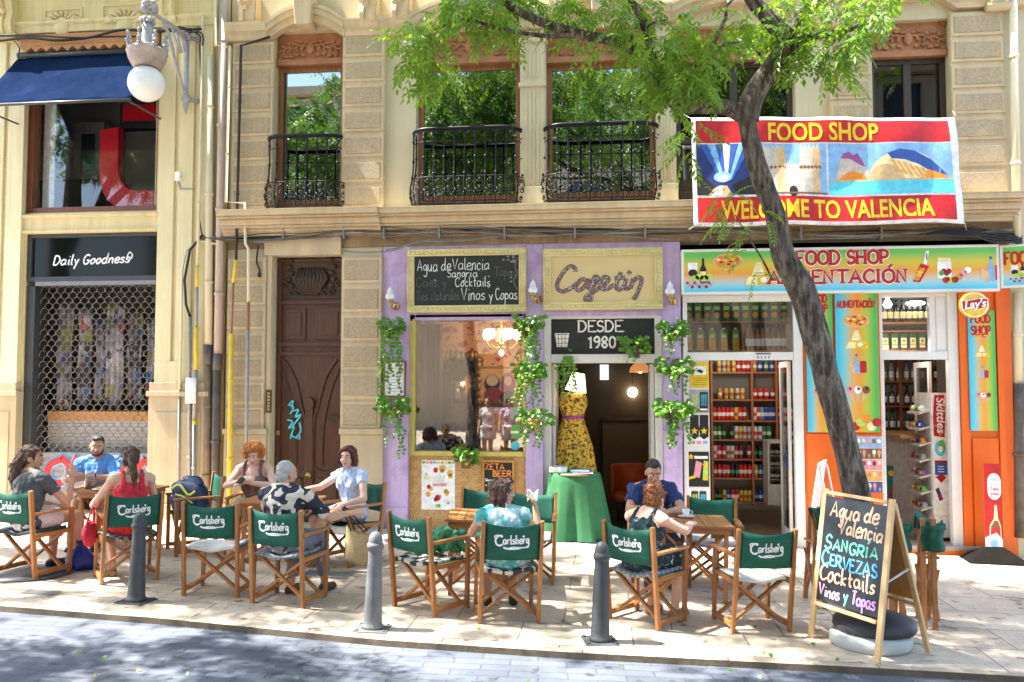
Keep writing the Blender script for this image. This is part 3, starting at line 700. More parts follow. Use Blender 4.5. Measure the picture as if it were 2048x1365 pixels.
# inside the grilled shop: colourful clothing hung behind the links, timber bar and pale slats
m, n, b = mk('crowded shop window display'); v = coords(n, (1, 1, .8)); vo = nd(n, 'TexVoronoi'); vo.inputs['Scale'].default_value = 7; vo.distance = 'CHEBYCHEV'; lk(n, v, vo.inputs[0])
w1 = nd(n, 'SeparateColor'); lk(n, vo.outputs[1], w1.inputs[0])
col = ramp(n, w1.outputs[0], [(0, (.05, .05, .07)), (.18, (.34, .33, .42)), (.36, (.10, .17, .40)), (.46, (.5, .47, .55)), (.6, (.36, .34, .12)), (.68, (.28, .27, .33)), (.82, (.55, .50, .50)), (.93, (.40, .13, .12))], 'CONSTANT')
fn = noise(n, v, 2.2, 3); col = mix(n, ramp(n, fn, [(.42, (0, 0, 0)), (.6, (.8,)*3)]), col, (.05, .05, .055, 1)); lk(n, col, b.inputs['Base Color'])
m_disp = m
mb = MB(); zt_ = P(180, 832, .5).z
def cloth(x0, x1, z0, z1, y, ph):
    mb.sheet(lambda u, w: (x0+(x1-x0)*u, y+.03*sin(u*17+ph)+.02*sin(w*9+ph), z0+(z1-z0)*w), 16, 10, .01)
for i in range(7): cloth(gx0+.05+i*.27, gx0+.30+i*.27, zt_+.1+.05*(i % 3), zs2-.25-.12*((i*7) % 3), .5+.07*(i % 3), i*1.7)
tag(mb.build('hanging_clothes', [m_disp]), 'colourful printed clothes hanging behind the closed scalloped shop grille', 'clothes')
mb = MB(); mb.box(gx0+.03, gx1-.02, .34, .42, zt_-.06, zt_+.07, 0)
z1_ = zt_-.062
for i in range(8): mb.box(gx0+.03, gx1-.02, .36, .40, z1_-.05*(i+1)+.006, z1_-.05*i, 1)
mb.box(gx0+.03, gx1-.02, .40, .44, .1, z1_-.41, 2)
tag(mb.build('shop_counter', [wood('orange pine board', (.62, .28, .07), .5, 0, .2), flat('pale slat', (.42, .40, .40)), flat('cream counter', (.5, .47, .44))]), 'orange timber counter with pale slatted front behind the closed grille', 'counter')
# ============================================================ printed things palette
PALN = dict(white=(.82, .82, .80), red=(.44, .012, .014), dred=(.25, .02, .03), yellow=(.74, .50, .02), orange=(.75, .26, .03), green=(.12, .42, .08), dark=(.018, .016, .016), cyan=(.10, .55, .70), brown=(.20, .09, .04), pink=(.72, .28, .36), tan=(.62, .42, .22), purple=(.28, .08, .30), blue=(.03, .09, .36), cream=(.80, .70, .38), grey=(.35, .35, .36), lime=(.45, .62, .10), sky=(.22, .42, .72), navy=(.02, .035, .16), stone=(.52, .47, .42), amber=(.72, .40, .10))
PAL = [flat('printed '+k, c, .45) for k, c in PALN.items()]
PI_ = {k: i for i, k in enumerate(PALN)}
def pz(mb, x, y, s, T, d=.0035):
    mb.disc(x, y, s, s*.55, T, d, PI_['tan']); mb.disc(x, y, s*.86, s*.45, T, d+.001, PI_['orange'])
    for i in range(12):
        a = i*2.4; r = s*.75*sqrt((i+.5)/12); mb.disc(x+r*cos(a), y+r*sin(a)*.52, s*.13, s*.08, T, d+.002, PI_[('red', 'cream', 'dred', 'yellow')[i % 4]], 8)
def cheese(mb, x, y, s, T, d=.0035):
    mb.prism([(x-s, y-s*.7), (x+s, y-s*.7), (x+s*.8, y-s*.05), (x-s*.75, y-s*.05)], T, d, PI_['yellow']); mb.prism([(x-s*.95, y-s*.68), (x-s*.1, y-s*.68), (x-s*.1, y-s*.15), (x-s*.72, y-s*.1)], T, d+.001, PI_['cream'])
    mb.prism([(x-s*.5, y), (x+s*.4, y), (x+s*.12, y+s*.9), (x-s*.2, y+s*.9)], T, d, PI_['cream']); mb.disc(x+s*.3, y-s*.35, s*.22, s*.2, T, d+.001, PI_['white'], 10)
def drinks(mb, x, y, s, T, d=.0035):
    mb.prism([(x-s*.25, y-s*.8), (x+s*.2, y-s*.85), (x+s*.15, y+s*.3), (x+s*.02, y+s*.55), (x+s*.02, y+s), (x-s*.14, y+s), (x-s*.14, y+s*.55), (x-s*.28, y+s*.3)], T, d, PI_['sky']); mb.rect(x-s*.15, y+s*.85, x+s*.03, y+s*1.05, T, d+.001, PI_['blue'])
    mb.rect(x+s*.25, y-s*.75, x+s*.85, y+s*.3, T, d, PI_['red']); mb.disc(x+s*.55, y+s*.3, s*.3, s*.1, T, d+.001, PI_['dred'], 12)
    mb.prism([(x-s*.8, y-s*.6), (x-s*.2, y-s*.9), (x-s*.2, y-s*.1), (x-s*.8, y+s*.2)], T, d+.0005, PI_['tan'])
def cones(mb, x, y, s, T, d=.0035):
    for i, (dx, c) in enumerate(((-.65, 'pink'), (0, 'white'), (.65, 'brown'))):
        mb.prism([(x+dx*s*.35, y-s*.9), (x+dx*s+s*.26, y+s*.1), (x+dx*s-s*.26, y+s*.1)], T, d, PI_['tan']); mb.disc(x+dx*s, y+s*.25, s*.30, s*.33, T, d+.001, PI_[c], 12); mb.disc(x+dx*s+s*.05, y+s*.35, s*.12, s*.14, T, d+.002, PI_['dred' if c != 'brown' else 'dark'], 8)
def fruit(mb, x, y, s, T, d=.0035):
    for i, c in enumerate(('red', 'yellow', 'red', 'lime', 'orange', 'cream', 'red')): mb.disc(x+s*(-.9+.3*i), y+s*.25*sin(i*2.1), s*.27, s*.25, T, d+.0004*i, PI_[c], 10)
def wine(mb, x, y, s, T, d=.0035):
    mb.rect(x-s*.62, y+s*.05, x-s*.05, y+s*.75, T, d, PI_['white']); mb.disc(x-s*.33, y+s*.12, s*.28, s*.22, T, d+.001, PI_['dark'], 12); mb.rect(x-s*.36, y-s*.4, x-s*.3, y-s*.05, T, d+.001, PI_['white'])
    mb.prism([(x+s*.1, y-s*.5), (x+s*.48, y-s*.5), (x+s*.48, y+s*.35), (x+s*.36, y+s*.6), (x+s*.36, y+s), (x+s*.22, y+s), (x+s*.22, y+s*.6), (x+s*.1, y+s*.35)], T, d, PI_['dark']); mb.rect(x+s*.12, y-s*.2, x+s*.46, y+s*.2, T, d+.001, PI_['cream'])
    for i in range(4): mb.disc(x-s*.2+s*.3*i*.9, y-s*.22+s*.1*(i % 2), s*.26, s*.2, T, d+.0015, PI_['lime'], 9)
    for i in range(11): mb.disc(x-s*.65+s*.14*i, y-s*.55-s*.12*(i % 3)+s*.06, s*.10, s*.10, T, d+.002, PI_[('purple', 'pink', 'dred')[i % 3]], 8)
def jar(mb, x, y, s, T, d=.0035):
    mb.rect(x-s*.45, y-s*.5, x+s*.45, y+s*.6, T, d, PI_['white']); mb.rect(x-s*.4, y+s*.6, x+s*.4, y+s*.9, T, d+.001, PI_['cream'])
    for i, c in enumerate(('green', 'red', 'dred', 'red')): mb.disc(x-s*.2+s*.16*i, y-s*.15+s*.12*(i % 2), s*.18, s*.2, T, d+.001, PI_[c], 9)
    for i, c in enumerate(('red', 'yellow', 'red', 'orange', 'pink', 'red')): mb.disc(x+s*.1+s*.28*i, y-s*.62+s*.22*max(0, i-2), s*.24, s*.22, T, d+.0016, PI_[c if i < 5 else 'white'], 10)
def kebab(mb, x, y, s, T, d=.0035):
    mb.prism([(x-s*.55, y-s*.9), (x-s*.1, y-s*.95), (x+s*.5, y+s*.1), (x-s*.05, y+s*.25)], T, d, PI_['red'])
    for i in range(5): mb.disc(x-s*.3+s*.11*i, y-s*.7+s*.2*i, s*.2, s*.14, T, d+.001, PI_[('orange', 'amber', 'yellow', 'orange', 'red')[i]], 9)
    mb.prism([(x+s*.12, y+s*.2), (x+s*.32, y+s*.18), (x+s*.5, y+s*1.1), (x+s*.3, y+s*1.1)], T, d+.001, PI_['white']); mb.rect(x+s*.3, y+s*.5, x+s*.38, y+s*.9, T, d+.002, PI_['blue'])
# ============================================================ cafe shopfront
m_lilac = M('lilac masonry paint', (.57, .42, .67), .7, .10, 2.2, .2, 40, dirt=(.36, .26, .45), streak=.3)
m_gold = M('olive gold painted frame', (.56, .47, .13), .5, .12, 8, .1, 50)
m_white = M('white painted timber', (.62, .60, .56), .5, .08, 3, .05, 40, streak=.1)
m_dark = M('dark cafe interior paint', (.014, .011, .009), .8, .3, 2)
m, n, b = mk('salmon floral wallpaper'); v = coords(n); f1 = noise(n, v, 9, 3); f2 = noise(n, v, 15, 2)
col = mix(n, ramp(n, f1, [(.55, (0, 0, 0)), (.6, (1, 1, 1))]), (.74, .42, .27, 1), (.36, .06, .05, 1)); col = mix(n, ramp(n, f2, [(.60, (0, 0, 0)), (.64, (1, 1, 1))]), col, (.14, .14, .06, 1)); lk(n, col, b.inputs['Base Color']); m_paper = m
m, n, b = mk('gold damask panel'); v = coords(n); vo = nd(n, 'TexVoronoi'); vo.inputs['Scale'].default_value = 4.2; vo.inputs['Randomness'].default_value = .12; lk(n, v, vo.inputs[0])
sn = nd(n, 'Math', operation='SINE'); ml = nd(n, 'Math', operation='MULTIPLY'); ml.inputs[1].default_value = 38; lk(n, vo.outputs[0], ml.inputs[0]); lk(n, ml.outputs[0], sn.inputs[0])
col = mix(n, ramp(n, sn.outputs[0], [(.3, (0, 0, 0)), (.7, (1, 1, 1))]), (.50, .29, .10, 1), (.36, .17, .05, 1)); col = mix(n, ramp(n, noise(n, v, 14, 5), [(.45, (0, 0, 0)), (.62, (.7, .7, .7))]), col, (.56, .36, .17, 1)); lk(n, col, b.inputs['Base Color']); b.inputs['Roughness'].default_value = .5; m_dam = m
m_blackb = M('chalk dusted blackboard', (.016, .018, .017), .6, .35, 4, .05, 60)
m_chalk = flat('white chalk', (.75, .76, .74), .9); m_chalkd = flat('worn faded chalk', (.10, .105, .10), .9)
cf = thing('cafe_shopfront', 'lilac painted cafe shopfront with yellow framed window and open white doorway', 'shopfront', (.2, 0, .05))
yp = -.02
def pil(px0, px1, par, mat, y=yp, d=.06, top=488):
    X0, X1 = P(px0, 780, y).x, P(px1, 780, y).x; z1 = P(1100, top, y).z; zb_ = P(1000, 862, y).z
    mb = MB(); mb.box(X0, X1, y, y+.3, -.15, z1); mb.box(X0-.0, X1+.0, y-.04, y-.0005, -.15, zb_-.02); mb.box(X0-.012, X1+.012, y-.055, y-.001, zb_-.02, zb_+.025); mb.box(X0+.0005, X1-.0005, y-.055, y-.0402, -.15, .42)
    mb.build('pilaster', [mat], par, bevel=.008); return X0, X1
pa = pil(764, 818, cf, m_lilac); pb = pil(1052, 1087, cf, m_lilac); pc = pil(1326, 1363, cf, m_lilac)
zh = P(1100, 494, yp).z
mb = MB(); mb.box(pa[1]+.001, pb[0]-.001, yp+.01, .28, zh-1.0, zh+.05); mb.box(pb[1]+.001, pc[0]-.001, yp+.01, .28, P(1200, 632, yp).z, zh+.05); mb.build('fascia', [m_lilac], cf)
wx0, wx1, wz0, wz1 = R(820, 629, 1050, 912, .02); wx0 = pa[1]+.003; wx1 = pb[0]-.003
t = .075; mb = MB(); mb.box(wx0, wx0+t, -.01, .10, wz0, wz1); mb.box(wx1-t*.5, wx1, -.01, .10, wz0, wz1); mb.box(wx0+t, wx1-t*.5, -.01, .10, wz1-t*.6, wz1); mb.box(wx0+t, wx1-t*.5, -.02, .10, wz0, wz0+t*.8)
mb.box(wx0+t*.55, wx0+t*.85, -.02, -.0102, wz0+.1, wz1-.06)
wf = mb.build('window', [m_gold], cf, bevel=.008)
mb = MB(); mb.box(wx0+t+.001, wx1-t*.5-.001, .05, .058, wz0+t*.8+.001, wz1-t*.6-.001); mb.build('pane', [glass('cafe window glass', (.80, .82, .80), 2.2)], wf)
mb = MB()
for px, py, q in ((1033, 868, 0), (1030, 892, 1)):
    a = P(px, py, .045); T = TF(a.x, .049, a.z)
    if q == 0: mb.rect(-.07, -.06, .06, .05, T, .0008, 0); mb.rect(-.07, -.2+.22, .05, .12, T, .0006, 0)
    else: mb.disc(0, 0, .062, .062, T, .0008, 1)
a = P(1030, 866, .045); T = TF(a.x, .049, a.z); mb.rect(-.06, -.01, .05, .025, T, .0012, 2)
a = P(1030, 830, .045); T = TF(a.x, .049, a.z); mb.rect(-.07, -.06, .06, .10, T, .0006, 3)
mb.build('window_sticker', [PAL[PI_['green']], PAL[PI_['cyan']], PAL[PI_['white']], PAL[PI_['grey']]], wf)
mb = MB(); mb.box(wx0, wx1, .015, .16, -.15, wz0-.002); mb.build('window_apron', [m_dam], cf)
# door frame, transom board, threshold
dx0, dx1 = P(1090, 850, .05).x, P(1323, 850, .05).x; dz1 = P(1200, 628, .05).z; zt0 = P(1200, 709, .05).z
mb = MB(); t = .10; dx0 = pb[1]+.002; dx1 = pc[0]-.002
mb.box(dx0, dx0+t, .0, .14, .0, dz1); mb.box(dx1-t, dx1, .0, .14, .0, dz1); mb.box(dx0+t, dx1-t, .0, .14, dz1-.07, dz1); mb.box(dx0+t, dx1-t, -.005, .14, zt0-.12, zt0)
df = mb.build('door_frame', [m_white], cf, bevel=.008)
for s, x in ((1, dx0+t+.005), (-1, dx1-t-.005)):    # two leaves folded back inside
    mb = MB(); x0, x1 = (x, x+.05) if s > 0 else (x-.05, x)
    mb.box(x0, x1, .15, .23, .02, zt0-.13); mb.box(x0, x1, .72, .80, .02, zt0-.13); mb.box(x0, x1, .2301, .7199, .02, .7); mb.box(x0, x1, .2301, .7199, zt0-.22, zt0-.13)
    l_ = mb.build('door', [m_white], cf, bevel=.006); g = MB(); g.box((x0+x1)/2-.004, (x0+x1)/2+.004, .2301, .7199, .701, zt0-.221); g.build('pane', [m_glass], l_)
    g = MB(); g.bar((x0-.02 if s < 0 else x1+.02, .19, 1.0), (x0-.02 if s < 0 else x1+.02, .19, 1.18), .02, .02); g.build('handle', [m_brass], l_)
mb = MB(); mb.box(dx0+.02, dx1-.02, -.25, .3, -.15, .075); mb.box(dx0-.05, dx1+.05, -.32, -.2505, -.15, .03); mb.build('doorstep', [M('dark worn marble step', (.07, .065, .06), .35, .4, 5, .1, 40)], cf, bevel=.012)
mb = MB(); mb.box(dx0+t+.001, dx1-t-.001, .05, .08, zt0+.001, dz1-.071); bd = mb.build('transom_board', [m_blackb], cf)
mb = MB(); a = P(1203, 668, .05); T = TF(a.x, .0495, a.z)
write(mb, 'DESDE', .15, .0115, T, 0, .03, fit=.62, align='C', serif=.02); write(mb, '1980', .15, .0135, T, .02, -.19, fit=.40, align='C', serif=.018)
a2 = P(1124, 680, .05); q = (a2.x-a.x, a2.z-a.z)     # little basket drawn beside
mb.prism([(q[0]-.07, q[1]-.10), (q[0]+.07, q[1]-.10), (q[0]+.10, q[1]+.09), (q[0]-.10, q[1]+.09)], T, .003, 0)
for i in range(3): mb.rect(q[0]-.09+.0*i, q[1]-.05+.06*i, q[0]+.09, q[1]-.043+.06*i, T, .0045, 1)
for i in range(3): mb.rect(q[0]-.05+.045*i, q[1]-.1, q[0]-.043+.045*i, q[1]+.09, T, .0042, 1)
mb.build('lettering', [flat('ivory letter paint', (.78, .74, .66)), m_blackb], bd)
# interior of the cafe
mb = MB(); rx0, rx1 = pa[0]+.05, pc[1]-.02; ry = 4.2
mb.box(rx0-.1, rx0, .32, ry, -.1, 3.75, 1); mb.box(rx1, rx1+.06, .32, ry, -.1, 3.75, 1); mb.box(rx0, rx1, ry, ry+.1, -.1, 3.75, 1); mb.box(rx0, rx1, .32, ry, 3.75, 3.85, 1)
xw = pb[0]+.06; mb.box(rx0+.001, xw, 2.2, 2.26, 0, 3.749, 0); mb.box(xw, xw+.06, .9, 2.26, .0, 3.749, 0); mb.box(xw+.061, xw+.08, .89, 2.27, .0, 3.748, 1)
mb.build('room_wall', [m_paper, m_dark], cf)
mb = MB(); mb.box(rx0, rx1, .30, ry, -.09, .06); mb.build('room_floor', [M('dark tile', (.05, .04, .035), .3, .3, 3)], cf)
mb = MB(); mb.box(wx0+.01, wx1-.01, .165, .62, wz0-.12, wz0+.02); mb.build('window_sill', [M('dark walnut sill', (.06, .035, .02), .4, .3, 4)], cf, bevel=.01)
# things standing and hanging in the window
m_gilt = M('tarnished gilt', (.30, .20, .08), .45, .3, 12, .3, 40, metal=.7)
a = P(905, 790, 2.19); mb = MB(); w, h = .42, .62       # ornate mirror
mb.sheet(lambda u, v_: (a.x-w+2*w*u, 2.17, a.z-h+2*h*v_), 1, 1, .01, 1)
for i in range(44):
    q = i/44*2*pi; mb.ball((a.x+w*1.04*max(-1, min(1, 1.35*cos(q))), 2.15, a.z+h*1.04*max(-1, min(1, 1.35*sin(q)))), (.055+.02*(i % 3), .04, .055+.02*((i+1) % 3)), 8, 0, 5)
m_mir = mk('old mirror'); m_mir[2].inputs['Metallic'].default_value = 1; m_mir[2].inputs['Roughness'].default_value = .08; m_mir[2].inputs['Base Color'].default_value = (.35, .33, .30, 1)
tag(mb.build('wall_mirror', [m_gilt, m_mir[0]]), 'dark ornate mirror on the floral wallpaper inside the cafe window', 'mirror')
a = P(1000, 770, 2.19); mb = MB(); T = TF(a.x, 2.16, a.z); mb.rect(-.35, -.3, .35, .3, T, .03, 0); mb.rect(-.31, -.26, .31, .26, T, .032, 1)
for i, (x, y, rx, ry_, c) in enumerate(((-.12, .02, .13, .15, 2), (-.12, .07, .10, .09, 3), (.14, .0, .12, .2, 4), (.14, .06, .06, .08, 3), (-.1, -.16, .15, .12, 5), (.14, -.2, .14, .1, 2))): mb.disc(x, y, rx, ry_, T, .034+.001*i, c)
tag(mb.build('framed_picture', [m_gilt, PAL[PI_['tan']], PAL[PI_['dark']], PAL[PI_['stone']], PAL[PI_['purple']], PAL[PI_['dred']]]), 'old framed portrait poster on the floral wallpaper beside the mirror', 'picture')
m_bulb = flat('glowing warm bulb', (1, .72, .38), .4, 4.0)
def lamp(loc, power, r=.04):
    l = bpy.data.lights.new('bulb', 'POINT'); l.energy = power; l.color = (1, .68, .38); l.shadow_soft_size = r; o = bpy.data.objects.new('bulb', l); COL.objects.link(o); o.location = loc
a = P(1003, 690, 1.1); ch = thing('chandelier', 'brass chandelier with tulip glass shades lit inside the cafe window', 'chandelier', (a.x, 1.1, a.z))
mb = MB(); mb.tube([(a.x, 1.1, 3.75), (a.x, 1.1, a.z-.05)], .012, 6); mb.ball((a.x, 1.1, a.z), .045)
for k in range(5):
    q = 2*pi*k/5+.3; mb.tube(smooth([(a.x, 1.1, a.z), (a.x+.12*cos(q), 1.1+.12*sin(q), a.z-.06), (a.x+.22*cos(q), 1.1+.22*sin(q), a.z), (a.x+.24*cos(q), 1.1+.24*sin(q), a.z+.06)], 4), .009, 6)
mb.build('arm', [m_gilt], ch)
for k in range(5):
    q = 2*pi*k/5+.3; mb = MB(); mb.lathe((a.x+.24*cos(q), 1.1+.24*sin(q), a.z+.07), [(.0, 0), (.05, .02), (.075, .08), (.06, .13), (.065, .16)], 12, cap=False); mb.build('lamp_shade', [flat('glowing opal tulip shade', (1, .66, .34), .4, 2.2)], ch)
mb = MB(); mb.ball((a.x, 1.1, a.z-.12), (.035, .035, .05)); mb.build('bulb', [m_bulb], ch); lamp((a.x, 1.1, a.z+.15), 12, .12)
for i, (px, h, c) in enumerate(((920, .30, 0), (968, .26, 0), (843, .0, 1))):
    a = P(px, 900, .4)
    if i < 2:
        mb = MB(); mb.lathe((a.x, .42, wz0+.02), [(.0, 0), (.045, .0), (.04, .02), (.014, .03), (.014, h), (0, h+.01)], 12, 0); tag(mb.build('candle', [PAL[PI_['white']]]), 'tall white candle on the cafe window sill, '+('by the dark vase' if i == 0 else 'by the picture side'), 'candle', 'candles on the cafe window sill')
mb = MB(); a = P(945, 880, .45); mb.lathe((a.x, .48, wz0+.02), [(.0, 0), (.07, 0), (.11, .12), (.09, .26), (.04, .36), (.035, .5), (.05, .58), (.0, .58)], 18); tag(mb.build('vase', [M('black glazed vase', (.015, .012, .012), .15, .2, 6)]), 'tall black glazed vase standing on the cafe window sill', 'vase')
mb = MB(); a = P(900, 890, .4)
for i in range(7): mb.ball((a.x+rnd.uniform(-.16, .16), .42+rnd.uniform(-.1, .1), wz0+.06+rnd.uniform(0, .16)), (rnd.uniform(.06, .12), .08, rnd.uniform(.05, .1)), 10)
tag(mb.build('draped_cloth', [M('dark maroon velvet', (.06, .018, .016), .7, .5, 9, .5, 20)]), 'crumpled dark maroon cloth heaped on the cafe window sill', 'cloth')
for px, sx in ((850, .22), (872, .18)):
    a = P(px, 800, .75); mb = MB(); mb.sheet(lambda u, w: (a.x-sx/2+sx*u, .75+.03*sin(u*14), wz0+.02+(wz1-wz0-.1)*w), 14, 4, .008); tag(mb.build('curtain', [M('brown velvet curtain', (.09, .045, .03), .8, .2, 3)]), 'brown velvet curtain at the left of the cafe window, '+('outer fold' if px == 850 else 'inner fold beside the mirror'), 'curtain', 'curtains in the cafe window')
# bar behind the door
yb = 3.1
a0, a1 = P(1205, 900, yb), P(1300, 900, yb); zc_ = P(1240, 838, yb).z
mb = MB(); mb.box(a0.x, a1.x+.3, yb, yb+.6, .06, zc_-.05, 0); mb.box(a0.x-.03, a1.x+.3, yb-.06, yb+.65, zc_-.05, zc_, 1)
tag(mb.build('bar_counter', [M('cream bar front', (.16, .12, .075), .5, .1, 3), m_dkwood], bevel=.01), 'pale fronted bar counter in the dark of the cafe', 'bar counter')
ys = 3.95; a0, a1 = P(1120, 800, ys), P(1306, 800, ys)
mb = MB()
szs = [P(1240, y, ys).z for y in (905, 850, 812, 775, 738)]
for z in szs: mb.box(a0.x, a1.x+.3, ys, 4.19, z-.02, z)
for x in (a0.x, P(1225, 800, ys).x, a1.x+.28): mb.box(x, x+.03, ys, 4.19, .06, 3.4)
tag(mb.build('back_bar_shelf', [m_dkwood]), 'dark timber back bar shelving at the rear of the cafe', 'shelf')
BOT = [(0, 0), (.036, 0), (.038, .02), (.038, .17), (.03, .20), (.013, .235), (.013, .29), (.016, .295), (0, .30)]
m_bgl = {k: M('bottle glass '+k, c, .12, .1, 5, 0, spec=.7) for k, c in dict(green=(.02, .07, .03), brown=(.10, .035, .012), clear=(.32, .36, .36), amber=(.35, .14, .03), dark=(.015, .015, .018), pale=(.45, .40, .28)).items()}
def bottle(loc, k, label, group, h=1.0, first={}, lab='white'):
    key = (k, lab, h)
    if key not in first:
        mb = MB(); mb.lathe((0, 0, 0), [(r*1, z*h) for r, z in BOT], 12, 0); mb.lathe((0, 0, .05*h), [(.0386, 0), (.0392, .002), (.0392, .088*h), (.0386, .09*h)], 12, 1, cap=False); mb.lathe((0, 0, .27*h), [(.0145, 0), (.018, .001), (.018, .034*h), (0, .035*h)], 10, 2, cap=False)
        o = mb.build('bottle', [m_bgl[k], PAL[PI_[lab]], PAL[PI_['dark']]], world=False); first[key] = o
    else: o = dup(first[key])
    o.location = loc; tag(o, label, 'bottle', group)
    return o
bk = ('clear', 'amber', 'green', 'brown', 'pale', 'clear', 'dark', 'amber')
for j, z in enumerate(szs[:4]):
    for i in range(13):
        x = a0.x+.12+i*(a1.x+.2-a0.x)/13
        if j > 1 or i > 6: bottle((x, ys+.08, z), bk[(i*3+j) % 8], 'liquor bottle on the dark back bar, %s shelf from the bottom' % ('lowest', 'second', 'third', 'fourth')[j], 'bottles on the back bar', .95)
a = P(1265, 785, 3.2); mb = MB(); mb.tube([(a.x, 3.2, 3.75), (a.x, 3.2, a.z+.1)], .006, 5, 1); mb.ball((a.x, 3.2, a.z), .085, 14, 0); tag(mb.build('pendant_lamp', [flat('glowing glass globe', (1, .75, .45), .4, 3.5), m_dark]), 'round glowing glass globe pendant hanging above the bar', 'pendant lamp'); lamp((a.x, 3.0, a.z), .45)
a = P(1280, 735, 2.0); mb = MB(); mb.tube([(a.x, 2.0, 3.75), (a.x, 2.0, a.z+.13)], .006, 5, 2); mb.lathe((a.x, 2.0, a.z-.08), [(.17, 0), (.15, .08), (.06, .17), (.02, .2)], 18, 0, cap=False); mb.ball((a.x, 2.0, a.z-.04), .05, 10, 1); tag(mb.build('pendant_lamp', [flat('amber fabric shade', (.30, .12, .04), .6, .4), m_bulb, m_dark]), 'amber dome pendant lamp glowing high in the cafe doorway', 'pendant lamp'); lamp((a.x, 2.0, a.z-.15), .7)
a = P(1208, 745, 3.0); mb = MB(); mb.box(a.x-.07, a.x+.08, 3.0, 3.1, a.z-.13, a.z+.13); tag(mb.build('wall_screen', [flat('lit pale screen', (.8, .8, .76), .3, .25)]), 'small pale lit panel on the dark cafe wall', 'screen')
a = P(1180, 805, 3.3); mb = MB(); mb.box(a.x-.28, a.x+.22, 3.3, 3.7, a.z-.22, a.z+.14, 0)
for i in range(5): mb.lathe((a.x-.22+.1*i, 3.28, a.z-.1), [(.0, 0), (.035, 0), (.04, .09), (0, .1)], 10, 1)
mb.box(a.x-.3, a.x+.24, 3.22, 3.7, .06, a.z-.221, 2); tag(mb.build('coffee_machine', [M('polished steel', (.5, .5, .5), .2, .1, 5, metal=.9), PAL[PI_['white']], m_dkwood], bevel=.01), 'steel coffee machine on its dark stand behind the mannequin', 'coffee machine')
m_och = M('orange red leather', (.42, .07, .02), .5, .2, 5)
a = P(1262, 950, 1.6); cr = thing('lounge_chair', 'orange red tub chair in the gloom behind the cafe doorway', 'armchair', (a.x, 1.6, .06))
mb = MB(); mb.box(a.x-.26, a.x+.26, 1.36, 1.84, .34, .46); mb.build('seat', [m_och], cr, bevel=.04)
mb = MB(); mb.sheet(lambda u, w: (a.x+.31*cos(pi*u), 1.6+.30*sin(pi*u), .36+.52*w), 16, 4, .06); mb.build('backrest', [m_och], cr)
for sx in (-1, 1):
    for sy in (-1, 1): mb = MB(); mb.tube([(a.x+sx*.2, 1.6+sy*.2, .061), (a.x+sx*.18, 1.6+sy*.17, .34)], [.014, .022], 8); mb.build('leg', [m_dkwood], cr)
# ------------------------------------------------------------ cafe signs
def framed(name, px, label, face, fw=.13, y=-.10):
    X0, X1, Z0, Z1 = R(*px, y); o = thing(name, label, 'sign', ((X0+X1)/2, y, Z0)); mb = MB(); k = fw
    for a, b, c, d in ((X0, X1, Z0, Z0+k), (X0, X1, Z1-k, Z1), (X0, X0+k, Z0+k+.0005, Z1-k-.0005), (X1-k, X1, Z0+k+.0005, Z1-k-.0005)):
        mb.box(a, b, y+.01, y+.06, c, d)
        vert = (d-c) > (b-a)
        for off in (.014, k-.02):
            p = ((a+off, y, c), (a+off, y, d)) if vert else ((a, y, c+off), (b, y, c+off)); mb.tube([(q[0], y+.008, q[2]) for q in p], .012, 6)
        m_ = int((d-c if vert else b-a)/.06)
        for i in range(m_):
            x, z = ((a+b)/2, c+(i+.5)*(d-c)/m_) if vert else (a+(i+.5)*(b-a)/m_, (c+d)/2); mb.ball((x, y+.01, z), (.030, .012, .022) if not vert else (.022, .012, .030), 8, k=4)
    mb.build('frame', [M('cream carved frame', (.62, .53, .25), .55, .1, 6, .1, 40)], o)
    mb = MB(); mb.box(X0+k, X1-k, y+.025, y+.05, Z0+k, Z1-k); f = mb.build('board', [face], o); return o, f, X0, X1, Z0, Z1
o, f, X0, X1, Z0, Z1 = framed('chalkboard_sign', (814, 497, 1052, 625), 'long framed chalkboard listing Agua de Valencia and Sangría above the window', m_blackb, .10)
T = TF(X0, -.0755, Z0); h = Z1-Z0; mb = MB(); W = X1-X0; u = lambda px, py: ((px-814)/238*W, (625-py)/128*h)
for s, px, py, sz, fit, r, mi in (('Agua de', 834, 541, .16, 70/238*W, .0050, 0), ('Valencia', 905, 539, .15, 76/238*W, .0048, 0), ('Sangría', 895, 554, .115, 62/238*W, .0046, 0), ('Cocktails', 911, 573, .125, 72/238*W, .0048, 0), ('Vinos', 923, 600, .16, 50/238*W, .0050, 0), ('y', 979, 600, .13, 9/238*W, .0048, 0), ('Copas', 991, 600, .155, 46/238*W, .0050, 0), ('Cafes y', 832, 573, .13, 64/238*W, .005, 1), ('Tes', 832, 600, .12, 26/238*W, .005, 1), ('Naturales', 864, 600, .13, 56/238*W, .005, 1), ('Tapas', 990, 553, .12, 44/238*W, .005, 1)):
    x, y = u(px, py); write(mb, s, sz, r, T, x, y, mi, fit=fit, jit=.003, wob=.007)
x, y = u(1030, 520); mb.stroke(smooth([(x+.03, y+.02), (x, y-.1), (x+.03, y-.2), (x-.02, y-.3), (x+.03, y-.42)], 5), .004, T, 2)
for i in range(16):
    px, py = ((1000+rnd.uniform(0, 34), 512+rnd.uniform(0, 14)) if i < 9 else (rnd.choice((870, 978, 1030, 1022)), 520+rnd.uniform(0, 55))); x, y = u(px, py); mb.disc(x, y, .018, .014, T, .003, 2, 8)
mb.build('chalk_lettering', [m_chalk, m_chalkd, flat('dim chalk flower', (.22, .21, .19), .9)], f)
